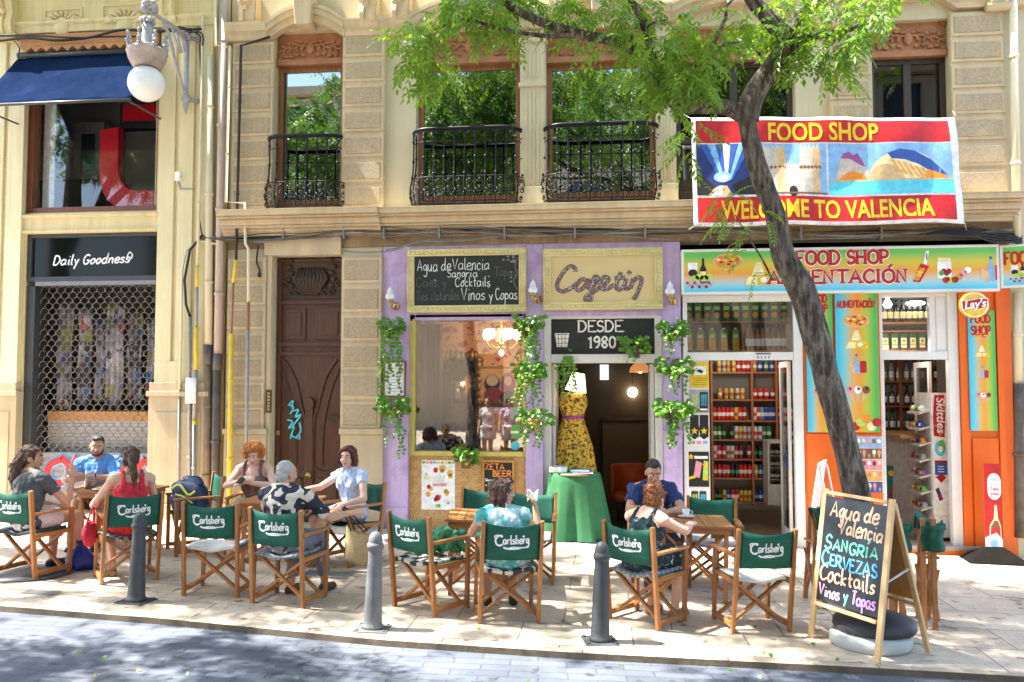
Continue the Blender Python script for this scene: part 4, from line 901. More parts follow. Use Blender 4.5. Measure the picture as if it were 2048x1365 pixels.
o, f, X0, X1, Z0, Z1 = framed('cafe_name_sign', (1086, 496, 1326, 620), 'cream framed sign reading Cafetín in mosaic script over the doorway', M('sand painted board', (.60, .46, .22), .6, .06, 2, .05), .11)
T = TF(X0, -.0755, Z0); h = Z1-Z0; W = X1-X0; mb = MB(); u = lambda px, py: ((px-1086)/240*W, (620-py)/124*h)
m, n, b = mk('broken tile mosaic'); v = coords(n); vo = nd(n, 'TexVoronoi'); vo.inputs['Scale'].default_value = 55; lk(n, v, vo.inputs[0]); sp = nd(n, 'SeparateColor'); lk(n, vo.outputs[1], sp.inputs[0]); lk(n, ramp(n, sp.outputs[0], [(0, (.13, .05, .045)), (.35, (.22, .11, .09)), (.55, (.14, .16, .19)), (.7, (.34, .36, .38)), (.85, (.18, .08, .07))], 'CONSTANT'), b.inputs['Base Color']); b.inputs['Roughness'].default_value = .3; m_mos = m
CF = [[(1152, 543), (1150, 535), (1140, 532), (1126, 545), (1115, 565), (1116, 577), (1126, 582), (1142, 576), (1155, 566)],
      [(1175, 562), (1166, 558), (1156, 566), (1152, 576), (1160, 580), (1170, 572), (1178, 560), (1176, 574), (1184, 578)],
      [(1184, 578), (1192, 566), (1197, 556), (1190, 554), (1184, 570), (1184, 588), (1182, 600), (1173, 603), (1172, 594), (1184, 586), (1200, 576)],
      [(1200, 574), (1212, 568), (1218, 558), (1210, 554), (1202, 564), (1204, 577), (1216, 578), (1228, 570)],
      [(1243, 545), (1236, 562), (1233, 575), (1240, 580), (1250, 572)], [(1230, 557), (1252, 556)],
      [(1254, 558), (1250, 572), (1254, 579), (1262, 574)], [(1257, 549), (1262, 543)],
      [(1262, 578), (1267, 558)], [(1265, 566), (1276, 556), (1284, 560), (1278, 580), (1272, 594), (1270, 597), (1266, 594)]]
for s in CF:
    pts = smooth([u(*p) for p in s], 5)
    mb.stroke(pts, .029, T, 1, .001); mb.stroke(pts, .021, T, 0, .006)
mb.build('mosaic_lettering', [m_mos, flat('dark letter edge', (.08, .04, .035))], f)
# framed menu by the window
X0, X1, Z0, Z1 = R(766, 722, 812, 795, -.04); o = thing('framed_menu', 'small dark framed menu sheet on the lilac pilaster behind trailing leaves', 'menu frame', ((X0+X1)/2, -.03, Z0)); mb = MB()
for a, b, c, d in ((X0, X1, Z0, Z0+.025), (X0, X1, Z1-.025, Z1), (X0, X0+.025, Z0+.0255, Z1-.0255), (X1-.025, X1, Z0+.0255, Z1-.0255)): mb.box(a, b, -.06, -.0205, c, d)
mb.build('frame', [m_brownw], o, bevel=.004); mb = MB(); mb.box(X0+.025, X1-.025, -.04, -.021, Z0+.025, Z1-.025, 0)
for i in range(9): mb.box(X0+.05, X1-.06-.03*(i % 3), -.0415, -.0402, Z0+.08+.04*i, Z0+.087+.04*i, 1)
mb.build('sheet', [PAL[PI_['white']], PAL[PI_['grey']]], o)
# poster and small beer board under the window
X0, X1, Z0, Z1 = R(843, 921, 910, 1020, .005); T = TF(X0, .012, Z0); W, H = X1-X0, Z1-Z0; mb = MB(); mb.rect(0, 0, W, H, T, .004, PI_['white'])
for i, c in enumerate(('green', 'tan', 'pink', 'cyan', 'lime', 'pink', 'cream', 'green', 'pink')): mb.disc(W*(.06+.11*i), H*.955, W*.055, H*.03, T, .006, PI_[c], 10)
for x, y, s, c in ((.42, .80, .07, 'red'), (.62, .83, .10, 'amber'), (.62, .79, .06, 'yellow'), (.85, .74, .09, 'amber'), (.86, .68, .07, 'yellow'), (.15, .65, .07, 'cream'), (.22, .46, .06, 'red'), (.28, .42, .06, 'amber'), (.2, .31, .07, 'orange'), (.75, .34, .08, 'amber'), (.72, .38, .06, 'yellow'), (.48, .24, .08, 'red'), (.42, .21, .06, 'red'), (.55, .26, .06, 'pink'), (.46, .08, .05, 'lime'), (.53, .08, .05, 'green'), (.8, .14, .04, 'grey'), (.14, .72, .03, 'sky')): mb.disc(W*x, H*y, W*s, W*s*1.15, T, .006, PI_[c], 10)
mb.rect(W*.33, H*.475, W*.75, H*.535, T, .006, PI_['pink'])
for i in range(4): mb.rect(W*(.35+.02*(i % 2)), H*(.56+.035*i), W*.7, H*(.568+.035*i), T, .006, PI_['grey'])
tag(mb.build('poster', PAL), 'pale poster of colourful cocktails and fruit under the cafe window', 'poster')
X0, X1, Z0, Z1 = R(965, 921, 1029, 1012, .0); o = thing('beer_board', 'small orange framed blackboard chalked ZETA BEER under the cafe window', 'chalkboard', ((X0+X1)/2, .0, Z0)); mb = MB(); k = .028
for a, b, c, d in ((X0, X1, Z0, Z0+k), (X0, X1, Z1-k, Z1), (X0, X0+k, Z0+k+.0005, Z1-k-.0005), (X1-k, X1, Z0+k+.0005, Z1-k-.0005)): mb.box(a, b, -.025, .014, c, d)
mb.build('frame', [wood('orange pine frame', (.58, .25, .05), .5, 2, .2)], o); mb = MB(); mb.box(X0+k, X1-k, -.01, .013, Z0+k, Z1-k); f = mb.build('board', [m_blackb], o)
T = TF(X0, -.0102, Z0); W, H = X1-X0, Z1-Z0; mb = MB(); write(mb, 'ZETA', .075, .009, T, W*.10, H*.80, 0, fit=W*.62); write(mb, 'BEER', .075, .009, T, W*.34, H*.65, 0, fit=W*.60); write(mb, 'blanca negra tostada', .035, .004, T, W*.1, H*.54, 1, fit=W*.82); write(mb, 'H', .06, .007, T, W*.2, H*.42, 2); mb.disc(W*.12, H*.45, .012, .012, T, .003, 1, 8); mb.disc(W*.12, H*.28, .012, .012, T, .003, 1, 8); write(mb, 'P', .06, .007, T, W*.2, H*.25, 3)
mb.build('chalk_lettering', [flat('orange chalk', (.75, .26, .05)), m_chalk, flat('green chalk', (.12, .55, .2)), flat('pink chalk', (.7, .2, .35))], f)
# green cloth table with magazines, mannequin lamp in yellow dress
tc = P(1150, 1066, -.12); zt_ = P(1150, 944, -.12).z; gx = tc.x; gz = .0
t_ = thing('cloth_table', 'small round table hidden under a long green cloth in the cafe doorway', 'table', (gx, -.12, zg(gx)))
mb = MB(); N = 72; prof = [(0, zt_), (.30, zt_), (.335, zt_-.012), (.35, zt_-.05)]+[(.352+.10*t_i/8, zt_-.05-(zt_-.05-.075)*t_i/8) for t_i in range(1, 9)]
vs = []
for i, (r, z) in enumerate(prof):
    fo = max(0, (zt_-.04-z))/zt_
    for j in range(N): a = 2*pi*j/N; k = 1+fo*.16*sin(a*9+1.2*sin(a*2))+fo*.05*sin(a*17); vs.append((gx+r*k*cos(a), -.12+r*k*.86*sin(a), z))
mb.add(vs, [(i*N+j, i*N+(j+1) % N, (i+1)*N+(j+1) % N, (i+1)*N+j) for i in range(len(prof)-1) for j in range(N)], 0, True); mb.build('tablecloth', [M('bottle green cotton cloth', (.028, .135, .05), .8, .12, 6, .25, 120)], t_)
mb = MB(); mb.lathe((gx, -.12, zt_-.03), [(0, 0), (.31, 0), (.31, .02), (0, .02)], 24); mb.build('tabletop', [m_brownw], t_)
mb = MB(); mb.tube([(gx, -.12, .07), (gx, -.12, zt_-.03)], .03, 8); mb.build('leg', [m_brownw], t_)
mb = MB()
for i in range(4): mb.box(gx-.02-.01*i, gx+.24-.015*i, -.38+.01*i, -.16+.01*i, zt_+.002+.008*i, zt_+.009+.008*i, (PI_['white'], PI_['purple'], PI_['blue'], PI_['sky'])[i])
tag(mb.build('magazines', PAL), 'a few glossy magazines stacked on the green cloth', 'magazine stack')
mb = MB(); mb.box(gx-.33, gx-.10, -.28, -.06, zt_+.002, zt_+.07, 0); mb.box(gx-.31, gx-.13, -.26, -.08, zt_+.0705, zt_+.085, 1); tag(mb.build('leaflet_box', [PAL[PI_['white']], PAL[PI_['grey']]], bevel=.006), 'white leaflet box on the left of the green cloth', 'box')
mx, my = P(1146, 850, .32).x, .32; zw = P(1146, 835, my).z; zs_ = P(1146, 793, my).z; zk = P(1146, 935, my).z
dm = thing('mannequin_lamp', 'dressmaker mannequin lamp in a yellow floral dress with purple belt in the doorway', 'mannequin lamp', (mx, my, .06))
m, n, b = mk('mustard floral dress cotton'); v = coords(n); f1 = noise(n, v, 26, 3, .7); lk(n, mix(n, ramp(n, f1, [(.5, (0, 0, 0)), (.56, (1, 1, 1))]), (.72, .42, .04, 1), (.07, .045, .02, 1)), b.inputs['Base Color']); b.inputs['Roughness'].default_value = .8; m_dress = m
mb = MB(); N = 48; vs = []; prof = [(.17, zs_+.02), (.20, zs_-.04), (.205, zs_-.12), (.17, zw+.08), (.145, zw), (.18, zw-.12), (.22, zw-.25), (.265, zw-.42), (.30, zk-.1), (.32, zk-.35)]
for i, (r, z) in enumerate(prof):
    fo = max(0, zw-z)*.16
    for j in range(N): a = 2*pi*j/N; k = 1+fo*sin(a*11+.4*i); zz = z+(.045*abs(cos(a)) if i == 0 else 0); vs.append((mx+r*k*cos(a), my+r*k*.72*sin(a), zz))
mb.add(vs, [((i+1)*N+j, (i+1)*N+(j+1) % N, i*N+(j+1) % N, i*N+j) for i in range(len(prof)-1) for j in range(N)], 0, True); dd = mb.build('dress', [m_dress], dm)
mb = MB(); mb.lathe((mx, my, zw-.025), [(.150, 0), (.156, .01), (.156, .045), (.150, .055)], 32, cap=False); mb.v = [(x, my+(y-my)*.74, z) for x, y, z in mb.v]; mb.build('belt', [flat('purple satin belt', (.32, .05, .22), .35)], dd)
mb = MB(); mb.ball((mx, my, zs_-.02), (.165, .10, .08)); mb.tube([(mx, my, zs_), (mx, my, zs_+.12)], [.06, .045], 12); mb.tube([(mx, my, .061), (mx, my, zk-.2)], .02, 8); mb.lathe((mx, my, .061), [(0, 0), (.2, 0), (.18, .03), (0, .035)], 20); mb.build('torso_stand', [M('dark green velvet form', (.02, .05, .03), .8, .2, 9)], dm)
lz0, lz1 = P(1150, 783, my).z, P(1150, 746, my).z; sx = P(1151, 765, my).x
mb = MB(); T4 = MX.Translation((sx, my, lz0)) @ MX.Rotation(RD(10), 4, 'Y'); mb.lathe((0, 0, 0), [(.155, 0), (.15, .004), (.085, (lz1-lz0)*1.0)], 8, sm=False, cap=False); mb.move(T4); mb.build('lamp_shade', [flat('glowing cream lampshade', (.95, .80, .55), .6, .62)], dm); lamp((sx, my, lz0+.08), 2, .05)
# wall lamps of the cafe
def sconce(px, py, lab):
    a = P(px, py, -.12); o = thing('wall_lamp', lab, 'wall lamp', (a.x, -.03, a.z-.1), group='glass flame wall lamps on the lilac pilasters'); mb = MB()
    mb.lathe((a.x+.04, -.025, a.z-.09), [(0, -.03), (.05, -.025), (.055, 0)], 14, axis='Y'); mb.tube(smooth([(a.x+.04, -.05, a.z-.10), (a.x+.02, -.12, a.z-.14), (a.x-.01, -.16, a.z-.09), (a.x-.01, -.16, a.z-.05)], 4), .012, 8); mb.lathe((a.x-.01, -.16, a.z-.06), [(.0, 0), (.05, .015), (.055, .03), (0, .035)], 14)
    mb.build('bracket', [m_brass], o); mb = MB(); mb.lathe((a.x-.01, -.16, a.z-.025), [(.035, 0), (.065, .035), (.06, .075), (.035, .10), (.045, .125), (.015, .17), (.0, .2)], 14); mb.build('glass_shade', [M('frosted swirl glass', (.70, .68, .70), .35, .2, 14, .5, 30)], o)
sconce(783, 598, 'brass wall lamp with frosted flame shade left of the long chalkboard'); sconce(1068, 585, 'brass wall lamp with frosted flame shade between the two framed signs'); sconce(1341, 588, 'brass wall lamp with frosted flame shade right of the Cafetín sign')
# ============================================================ grocery shopfront
m_org = M('orange enamel paint', (.72, .125, .008), .45, .07, 1.5, .05, 40, streak=.08)
gs = thing('grocery_shopfront', 'orange and white food shop front with two glazed doorways', 'shopfront', (4.3, 0, 0))
m_al = M('white lacquered aluminium', (.70, .69, .66), .35, .05, 3, .02, 40)
yG = .0; X = lambda px, py=800, y=0.0: P(px, py, y).x; Z = lambda py, px=1700, y=0.0: P(px, py, y).z
gz1 = Z(494); zt1, zt0_ = Z(588), Z(712)
# left unit: frame with transom and doorway
def unit(x0, x1, xs, ztop, zmid, zbot, par, posts=.07):
    mb = MB()
    for x in xs: mb.box(x-posts/2, x+posts/2, .0, .10, zbot, ztop)
    for a, b in zip(xs, xs[1:]):
        mb.box(a+posts/2, b-posts/2, .002, .098, ztop-.08, ztop)
        mb.box(a+posts/2, b-posts/2, .002, .098, zmid-.05, zmid+.05)
    return mb
L0, L1, L2 = X(1367), X(1419), X(1592); L3 = X(1607)
mb = MB(); pw = .06
mb.box(L0, L0+pw, 0, .1, -.1, zt1); mb.box(L2-.02, L3, -.01, .1, -.1, zt1); mb.box(L0+pw, L2-.02, .002, .098, zt1-.09, zt1); mb.box(L0+pw, L2-.02, .001, .099, Z(720), Z(704))
fr = mb.build('door_frame', [m_al], gs, bevel=.006)
mb = MB(); mb.box(L0+pw+.001, L2-.021, .045, .051, Z(704)+.001, zt1-.091); mb.build('transom_window', [glass('thin shop glass', (.93, .95, .94), .8)], gs)
mb = MB(); mb.box(L0+pw+.0005, L1, .03, .06, -.1, Z(720)-.001); sp_ = mb.build('side_panel', [m_al], gs)
# right unit
R0, R1, R2, R3 = X(1762), X(1864), X(1899), X(1919)
mb = MB(); mb.box(R0, R0+.04, 0, .1, -.05, zt1); mb.box(R2, R3, -.01, .1, -.05, zt1); mb.box(R1, R1+.06, .003, .097, Z(704)+.001, zt1-.051); mb.box(R0+.04, R2, .002, .098, zt1-.05, zt1); mb.box(R0+.04, R2, .001, .099, Z(720), Z(704)); mb.box(R1+.06, R2, .02, .08, Z(704)+.001, zt1-.0505)
for a, b, c, d in ((R1+.08, R2-.02, Z(600), Z(598)), ): mb.box(a, b, .012, .0195, Z(700), Z(600))
mb.box(R0+.0405, R0+.055, .02, .08, .12, Z(720)-.001)
mb.build('door_frame', [m_al], gs, bevel=.006)
mb = MB(); mb.box(R0+.041, R1-.001, .045, .051, Z(704)+.001, zt1-.051); mb.build('transom_window', [glass('thin shop glass')], gs)
mb = MB(); mb.box(R0-.05, R3+.25, -.08, .3, -.12, Z(1092, 1880, -.05)); mb.box(R0-.05, R3+.28, -.10, -.0805, Z(1092, 1880, -.05)-.04, Z(1092, 1880, -.05)+.004); mb.build('doorstep', [M('grey marble sill', (.33, .30, .28), .4, .2, 5, .1, 40)], gs, bevel=.006)
mb = MB(); mb.box(R0-.049, R3+.249, -.0805+.0, -.0801, -.12, Z(1094, 1880, -.05)-.045); mb.build('step_riser', [m_org], gs)
# door leaves: glass leaf folded inward at the right of each opening
for x, zb_, yy in ((L2-.06, .03, .11), (R2-.05, .14, .50)):
    mb = MB(); mb.box(x-.02, x+.02, yy, yy+.06, zb_, Z(722)); mb.box(x-.02, x+.02, yy+.51, yy+.57, zb_, Z(722)); mb.box(x-.02, x+.02, yy+.0601, yy+.5099, zb_, zb_+.14); mb.box(x-.02, x+.02, yy+.0601, yy+.5099, Z(734), Z(722))
    d_ = mb.build('door', [m_al], gs, bevel=.004); g = MB(); g.box(x-.004, x+.004, yy+.0601, yy+.5099, zb_+.141, Z(734)-.001); g.build('pane', [glass('thin shop glass')], d_)
    g = MB(); g.tube(smooth([(x-.03, yy+.04, 1.0), (x-.07, yy+.04, 1.1), (x-.03, yy+.04, 1.2)], 4), .014, 8); g.build('handle', [PAL[PI_['navy']]], d_)
# orange piers
O0, O1 = X(1608), X(1762); mb = MB(); mb.box(O0+.001, O1-.001, -.01, .28, -.15, gz1-.0); mb.box(O0+.02, O1-.02, -.03, -.0105, .1, Z(868)); mb.box(O0+.002, O1-.002, -.025, -.0102, Z(868)+.02, Z(868)+.06); mb.build('pier', [m_org], gs, bevel=.008)
Q0, Q1 = X(1920), X(2024); mb = MB(); mb.box(Q0+.001, Q1, -.03, .28, -.25, gz1); mb.box(Q0+.001, Q0+.10, -.05, -.0305, -.25, Z(586)); mb.box(Q0+.12, Q1-.2, -.06, -.0302, -.25, Z(875)); mb.box(Q1-.19, Q1-.12, -.07, -.0303, -.25, Z(586)); mb.box(Q0+.125, Q1-.205, -.065, -.0603, .02, Z(1055)); mb.build('pier', [m_org], gs, bevel=.008)
mb = MB(); mb.box(L0+.0, Q1, .02, .28, zt1+.001, gz1); mb.build('fascia', [m_al], gs)
# interior shell
m_shopw = M('cream shop wall', (.40, .36, .30), .8, .1, 2); m_flr = M('brown ceramic floor', (.26, .16, .09), .3, .2, 2)
sx0, sx1, sy1 = L0+.02, Q1-.05, 3.1
mb = MB(); mb.box(sx0-.05, sx0, .31, sy1, -.1, 3.9); mb.box(sx1, sx1+.05, .31, sy1, -.1, 3.9); mb.box(sx0, sx1, sy1, sy1+.05, -.1, 3.9); mb.box(sx0, sx1, .31, sy1, 3.9, 3.95); mb.build('room_wall', [m_shopw], gs)
mb = MB(); mb.box(sx0, sx1, .28, sy1, -.1, .02); mb.build('room_floor', [m_flr], gs)
# ------------------------------------------------------------ shelving and goods
m_shf = wood('reddish shelf timber', (.32, .11, .04), .45, 0, .25)
def shelves(name, lab, xs, zs, y0, y1, back=True, thick=.025):
    mb = MB()
    for x in xs: mb.box(x-.015, x+.015, y0, y1, zs[-1]-.05, zs[0]+.35)
    for i, z in enumerate(zs): mb.box(xs[0]+.0155, xs[-1]-.0155, y0+.001, y1-.001, z-thick, z)
    if back: mb.box(xs[0], xs[-1], y1, y1+.02, zs[-1]-.05, zs[0]+.35, 1)
    return tag(mb.build(name, [m_shf, M('warm grey shelf back', (.20, .19, .17), .8, .1, 3)]), lab, 'shelf')  # the back panel is a plain warm grey
CANP = [(0, 0), (.024, 0), (.031, .008), (.033, .012), (.033, .145), (.031, .152), (.026, .162), (.0265, .165), (0, .164)]
CANC = dict(red=((.50, .015, .015), (.75, .70, .68)), dred=((.25, .01, .02), (.6, .55, .5)), green=((.02, .16, .05), (.55, .6, .5)), silver=((.50, .50, .50), (.35, .1, .1)), black=((.015, .015, .02), (.10, .35, .10)), blue=((.02, .06, .32), (.55, .6, .7)), orange=((.65, .22, .02), (.75, .65, .5)), yellow=((.62, .45, .05), (.4, .1, .05)), cyan=((.05, .34, .5), (.75, .75, .75)), white=((.60, .60, .60), (.5, .05, .05)))
m_tin = M('bare aluminium', (.55, .55, .55), .3, .1, 5, 0, metal=.9)
_can = {}
def can(loc, k, lab, grp, h=1.0, nm='drink_can'):
    key = (k, h, nm)
    if key not in _can:
        a, b = CANC[k]; mb = MB(); r_ = .033 if nm == 'drink_can' else .04
        if nm == 'drink_can': mb.lathe((0, 0, 0), [(r, z*h) for r, z in CANP], 12, 0); mb.lathe((0, 0, .165*h), [(.0255, 0), (.0255, .0012), (0, .0012)], 12, 2); mb.lathe((0, 0, .055*h), [(.0334, 0), (.0338, .001), (.0338, .045*h), (.0334, .046*h)], 12, 1, cap=False)
        elif nm == 'juice_carton':
            mb.box(-.045, .045, -.04, .04, 0, .155*h, 0); mb.hexa([(-.045, -.04, .155*h), (.045, -.04, .155*h), (.045, .04, .155*h), (-.045, .04, .155*h)], [(-.03, -.01, .19*h), (.03, -.01, .19*h), (.03, .03, .19*h), (-.03, .03, .19*h)], 3); mb.disc(0, .06*h, .036, .04, TF(0, -.0401, 0), .002, 1); mb.box(-.0455, .0455, -.0405, .0405, .105*h, .15*h, 3); mb.lathe((0, -.01, .19*h), [(0.022, 0), (.022, .022), (0, .022)], 10, 2)
            mb.rect(-.032, .112*h, .032, .142*h, TF(0, -.0406, 0), .002, 4)
        elif nm == 'flask':
            mb.box(-.045, .045, -.028, .028, 0, .19*h, 0); mb.hexa([(-.045, -.028, .19*h), (.045, -.028, .19*h), (.045, .028, .19*h), (-.045, .028, .19*h)], [(-.014, -.012, .23*h), (.014, -.012, .23*h), (.014, .012, .23*h), (-.014, .012, .23*h)], 0); mb.tube([(0, 0, .23*h), (0, 0, .27*h)], .013, 10, 3); mb.rect(-.036, .03*h, .036, .15*h, TF(0, -.0281, 0), .002, 1); mb.disc(0, .115*h, .024, .024, TF(0, -.0302, 0), .001, 2); mb.rect(-.036, .06*h, .036, .08*h, TF(0, -.0302, 0), .001, 4)
        ms = {'drink_can': [M('can body '+k, a, .3, .1, 20, 0, rv=True), M('can band '+k, b, .3, .3, 45, 0, rv=True), m_tin], 'juice_carton': [M('carton '+k, a, .4, .15, 15, 0, rv=True), M('orange fruit print', (.85, .33, .02), .4, .25, 40, 0, rv=True), PAL[PI_['white']], PAL[PI_['green']], PAL[PI_['cream']]], 'flask': [m_bgl['green'], PAL[PI_['cream']], PAL[PI_['green']], PAL[PI_['dark']], PAL[PI_['orange']]]}[nm]
        o = mb.build(nm, ms, world=False); _can[key] = o
    else: o = dup(_can[key])
    o.location = loc; tag(o, lab, {'drink_can': 'can', 'juice_carton': 'carton', 'flask': 'bottle'}[nm], grp); return o
ys = 1.45; xa_, xb_, xc_, xd_ = X(1424, 850, ys), X(1505, 850, ys), X(1554, 850, ys), X(1600, 850, ys)
zs = [P(1480, y, ys).z for y in (744, 799, 841, 879, 918, 956, 1004)]
shelves('drinks_shelf', 'tall reddish timber shelving full of drink cans inside the left food shop doorway', [xa_, xb_, xc_, xd_], zs, ys-.02, ys+.22)
rc0 = random.Random(31)
ordn = ('top', 'second', 'third', 'fourth', 'fifth', 'sixth', 'lowest')
RC = [[('yellow', 5), ('red', 3)], [('orange', 2), ('yellow', 5)], [('red', 9)], [('green', 2), ('black', 3), ('silver', 4)], [('silver', 1), ('red', 2), ('silver', 2), ('dred', 4)], [('dred', 1), ('red', 3), ('black', 2), ('red', 3)], [('black', 2), ('yellow', 2), ('red', 2), ('yellow', 3)]]
RR = [[('orange', 1), ('blue', 3)], [('red', 3), ('dred', 1)], [('white', 1), ('red', 1), ('cyan', 1), ('blue', 3)], [('white', 2), ('green', 3)], [('black', 5)], [('blue', 5)], [('blue', 2), ('red', 3)]]
RS = [[('red', 3)], [('blue', 3)], [('white', 4)], [('blue', 4)], [('black', 3)], [('green', 3)], [('white', 3)]]
for row, (z, A, B, Cc) in enumerate(zip(zs, RC, RR, RS)):
    for xs_, seq, side in (((xa_, xb_), A, 'left'), ((xb_, xc_), B, 'middle'), ((xc_, xd_), Cc, 'right')):
        items = [k for k, c in seq for _ in range(c)]
        for i, k in enumerate(items):
            x = xs_[0]+.045+(xs_[1]-xs_[0]-.09)*(i/max(1, len(items)-1))
            hh = 1.15 if row in (2, 3, 4, 5) else 1.0
            if rc0.random() < .05: continue
            if rc0.random() < .18: k = rc0.choice(list(CANC))
            x += rc0.uniform(-.006, .006)
            can((x, ys+.04, z), k, '%s drink can on the %s shelf of the drinks shelving, %s bay' % (k.replace('dred', 'dark red'), ordn[row], side), 'drink cans on the food shop shelving', hh)
            if row in (2, 3, 4, 5, 6) and side != 'right' : can((x+.012, ys+.12, z), k, '%s drink can on the %s shelf of the drinks shelving, %s bay' % (k.replace('dred', 'dark red'), ordn[row], side), 'drink cans on the food shop shelving', hh)
# transom display above the left doorway
yt = .26; za, zb2 = P(1480, 644, yt).z, P(1480, 701, yt).z; xm_ = X(1483, 670, yt)
mb = MB(); x0, x1 = L0+.03, L2-.03; mb.box(x0, x1, .14, .42, za-.02, za); mb.box(x0, x1, .14, .42, zb2-.03, zb2); mb.box(xm_-.012, xm_+.012, .14, .42, zb2+.0005, za-.0205); mb.box(x0, x1, .42, .44, zb2-.03, zt1-.05, 1)
tag(mb.build('display_shelf', [m_shf, M('dim grey shelf back', (.16, .15, .13), .8, .1, 3)]), 'orange timber display shelf behind the glass above the left food shop door', 'shelf')
for i in range(11): can((x0+.07+i*(x1-x0-.13)/10, yt, za), 'green', 'orange juice carton in the top row behind the glass over the left door', 'orange juice cartons over the food shop door', 1.48, 'juice_carton')
for i in range(5): can((x0+.07+i*(xm_-x0-.15)/4, yt, zb2), 'yellow', 'green and yellow pineapple juice carton in the lower row over the left door', 'pineapple juice cartons over the food shop door', 1.5, 'juice_carton')
for i in range(8): bottle((xm_+.075+i*(x1-xm_-.14)/7, yt, zb2), 'amber', 'rosy wine bottle with white tag in the lower row over the left door', 'wine bottles over the food shop door', 1.12)
# right doorway: spirits
y2 = .95; b0, b1 = X(1762, 660, y2)-.05, X(1866, 660, y2)+.15; z1_, z2_ = P(1815, 645, y2).z, P(1815, 701, y2).z
mb = MB(); mb.box(b0, b1, y2-.1, y2+.14, z1_-.03, z1_); mb.box(b0, b1, y2-.1, y2+.14, z2_-.03, z2_); mb.box(b0, b1, y2-.1, y2+.14, (z1_+z2_)/2+.06, (z1_+z2_)/2+.075); mb.box(b0, b1, y2+.14, y2+.16, z2_-.1, z1_+.36, 1); tag(mb.build('spirits_shelf', [m_shf, M('dim grey shelf back', (.16, .15, .13), .8, .1, 3)]), 'orange shelf of liqueur bottles behind the glass above the right food shop door', 'shelf')
for i in range(10): bottle((b0+.09+i*(b1-b0-.15)/9, y2-.02, z1_), 'dark', 'dark liqueur bottle with round cream label on the upper shelf over the right door', 'dark liqueur bottles over the right door', 1.05, lab='cream')
for i in range(7): can((b0+.09+i*(b1-b0-.16)/6, y2-.03, z2_), 'green', 'square green herbal liqueur bottle on the lower shelf over the right door', 'green liqueur bottles over the right door', 1.15, 'flask')
y3 = 2.3; b0, b1 = X(1760, 800, y3)-.1, X(1862, 800, y3)+.5; zz = [P(1820, y, y3).z for y in (762, 812, 862, 905)]
shelves('spirits_shelf', 'dark back wall shelving of spirits inside the right food shop doorway', [b0, X(1802, 800, y3), b1], zz, y3, y3+.2)
for j, z in enumerate(zz[:3]):
    for i in range(12): bottle((b0+.08+i*(b1-b0-.12)/11, y3+.08, z), ('clear', 'dark', 'green')[(j+(i > 7)) % 3], 'spirit bottle on the %s back shelf inside the right doorway' % ordn[j], 'spirit bottles on the back shelves', 1.05)
# counter, fridge, candy rack
a = P(1805, 880, 1.35); zc2 = P(1800, 868, 1.0).z; mb = MB(); xa2, xb2 = X(1795, 950, .9), X(1846, 950, .9)
mb.hexa([(xa2+.12, .75, .02), (xb2+.3, .75, .02), (xb2+.3, 1.9, .02), (xa2-.1, 1.9, .02)], [(xa2+.22, .75, zc2-.05), (xb2+.3, .75, zc2-.05), (xb2+.3, 1.9, zc2-.05), (xa2-.02, 1.9, zc2-.05)], 0)
mb.hexa([(xa2-.02, .68, zc2-.049), (xb2+.32, .68, zc2-.049), (xb2+.32, 1.95, zc2-.049), (xa2-.22, 1.95, zc2-.049)], [(xa2-.02, .68, zc2), (xb2+.32, .68, zc2), (xb2+.32, 1.95, zc2), (xa2-.22, 1.95, zc2)], 1)
tag(mb.build('shop_counter', [flat('white counter front', (.58, .54, .50)), M('orange edged counter top', (.45, .22, .10), .4, .1, 4)], bevel=.006), 'white food shop counter with orange edged top behind the right doorway', 'counter')
a = P(1782, 950, 1.3); mb = MB(); mb.box(a.x-.18, a.x+.14, 1.3, 1.7, .02, a.z+.12, 0); T = TF(a.x, 1.2995, a.z); mb.disc(-.0, .02, .04, .04, T, .002, 1); mb.prism([(-.08, -.45), (-.02, -.45), (.10, -.12), (.03, -.1)], T, .003, 2); tag(mb.build('ice_chest', [flat('teal chest freezer', (.02, .19, .19)), PAL[PI_['yellow']], PAL[PI_['red']]], bevel=.01), 'teal ice cream freezer chest under the dark counter', 'freezer')
x0, x1, z0, z1 = R(1536, 882, 1592, 1012, 1.0); fg = thing('drinks_fridge', 'pale drinks fridge with glass door beside the food shop shelving', 'fridge', ((x0+x1)/2, 1.2, z0)); mb = MB()
mb.box(x0, x0+.03, 1.0, 1.4, z0, z1); mb.box(x1-.03, x1, 1.0, 1.4, z0, z1); mb.box(x0+.03, x1-.03, 1.0, 1.4, z1-.04, z1); mb.box(x0+.03, x1-.03, 1.0, 1.4, z0, z0+.30); mb.box(x0+.03, x1-.03, 1.37, 1.4, z0+.30, z1-.04)
mb.build('body', [flat('pale grey fridge steel', (.42, .40, .37))], fg, bevel=.006)
for i in range(3): mb = MB(); mb.box(x0+.031, x1-.031, 1.03, 1.36, z0+.36+.17*i, z0+.37+.17*i); mb.build('shelf', [m_al], fg)
mb = MB(); mb.box(x0+.031, x1-.031, 1.005, 1.012, z0+.301, z1-.041); mb.build('door', [glass('thin shop glass')], fg)
for i in range(3):
    for j in range(4): bottle((x0+.075+j*.075, 1.12, z0+.371+.17*i), 'green', 'small green beer bottle on the %s shelf of the drinks fridge' % ('lower', 'middle', 'upper')[i], 'beer bottles in the fridge', .5)
X0 = X(1842, 930, .35); X1 = X(1896, 930, .35); zr1_, zr0_ = P(1870, 786, .35).z, P(1870, 1075, .35).z; xr = X(1866, 930, .35)
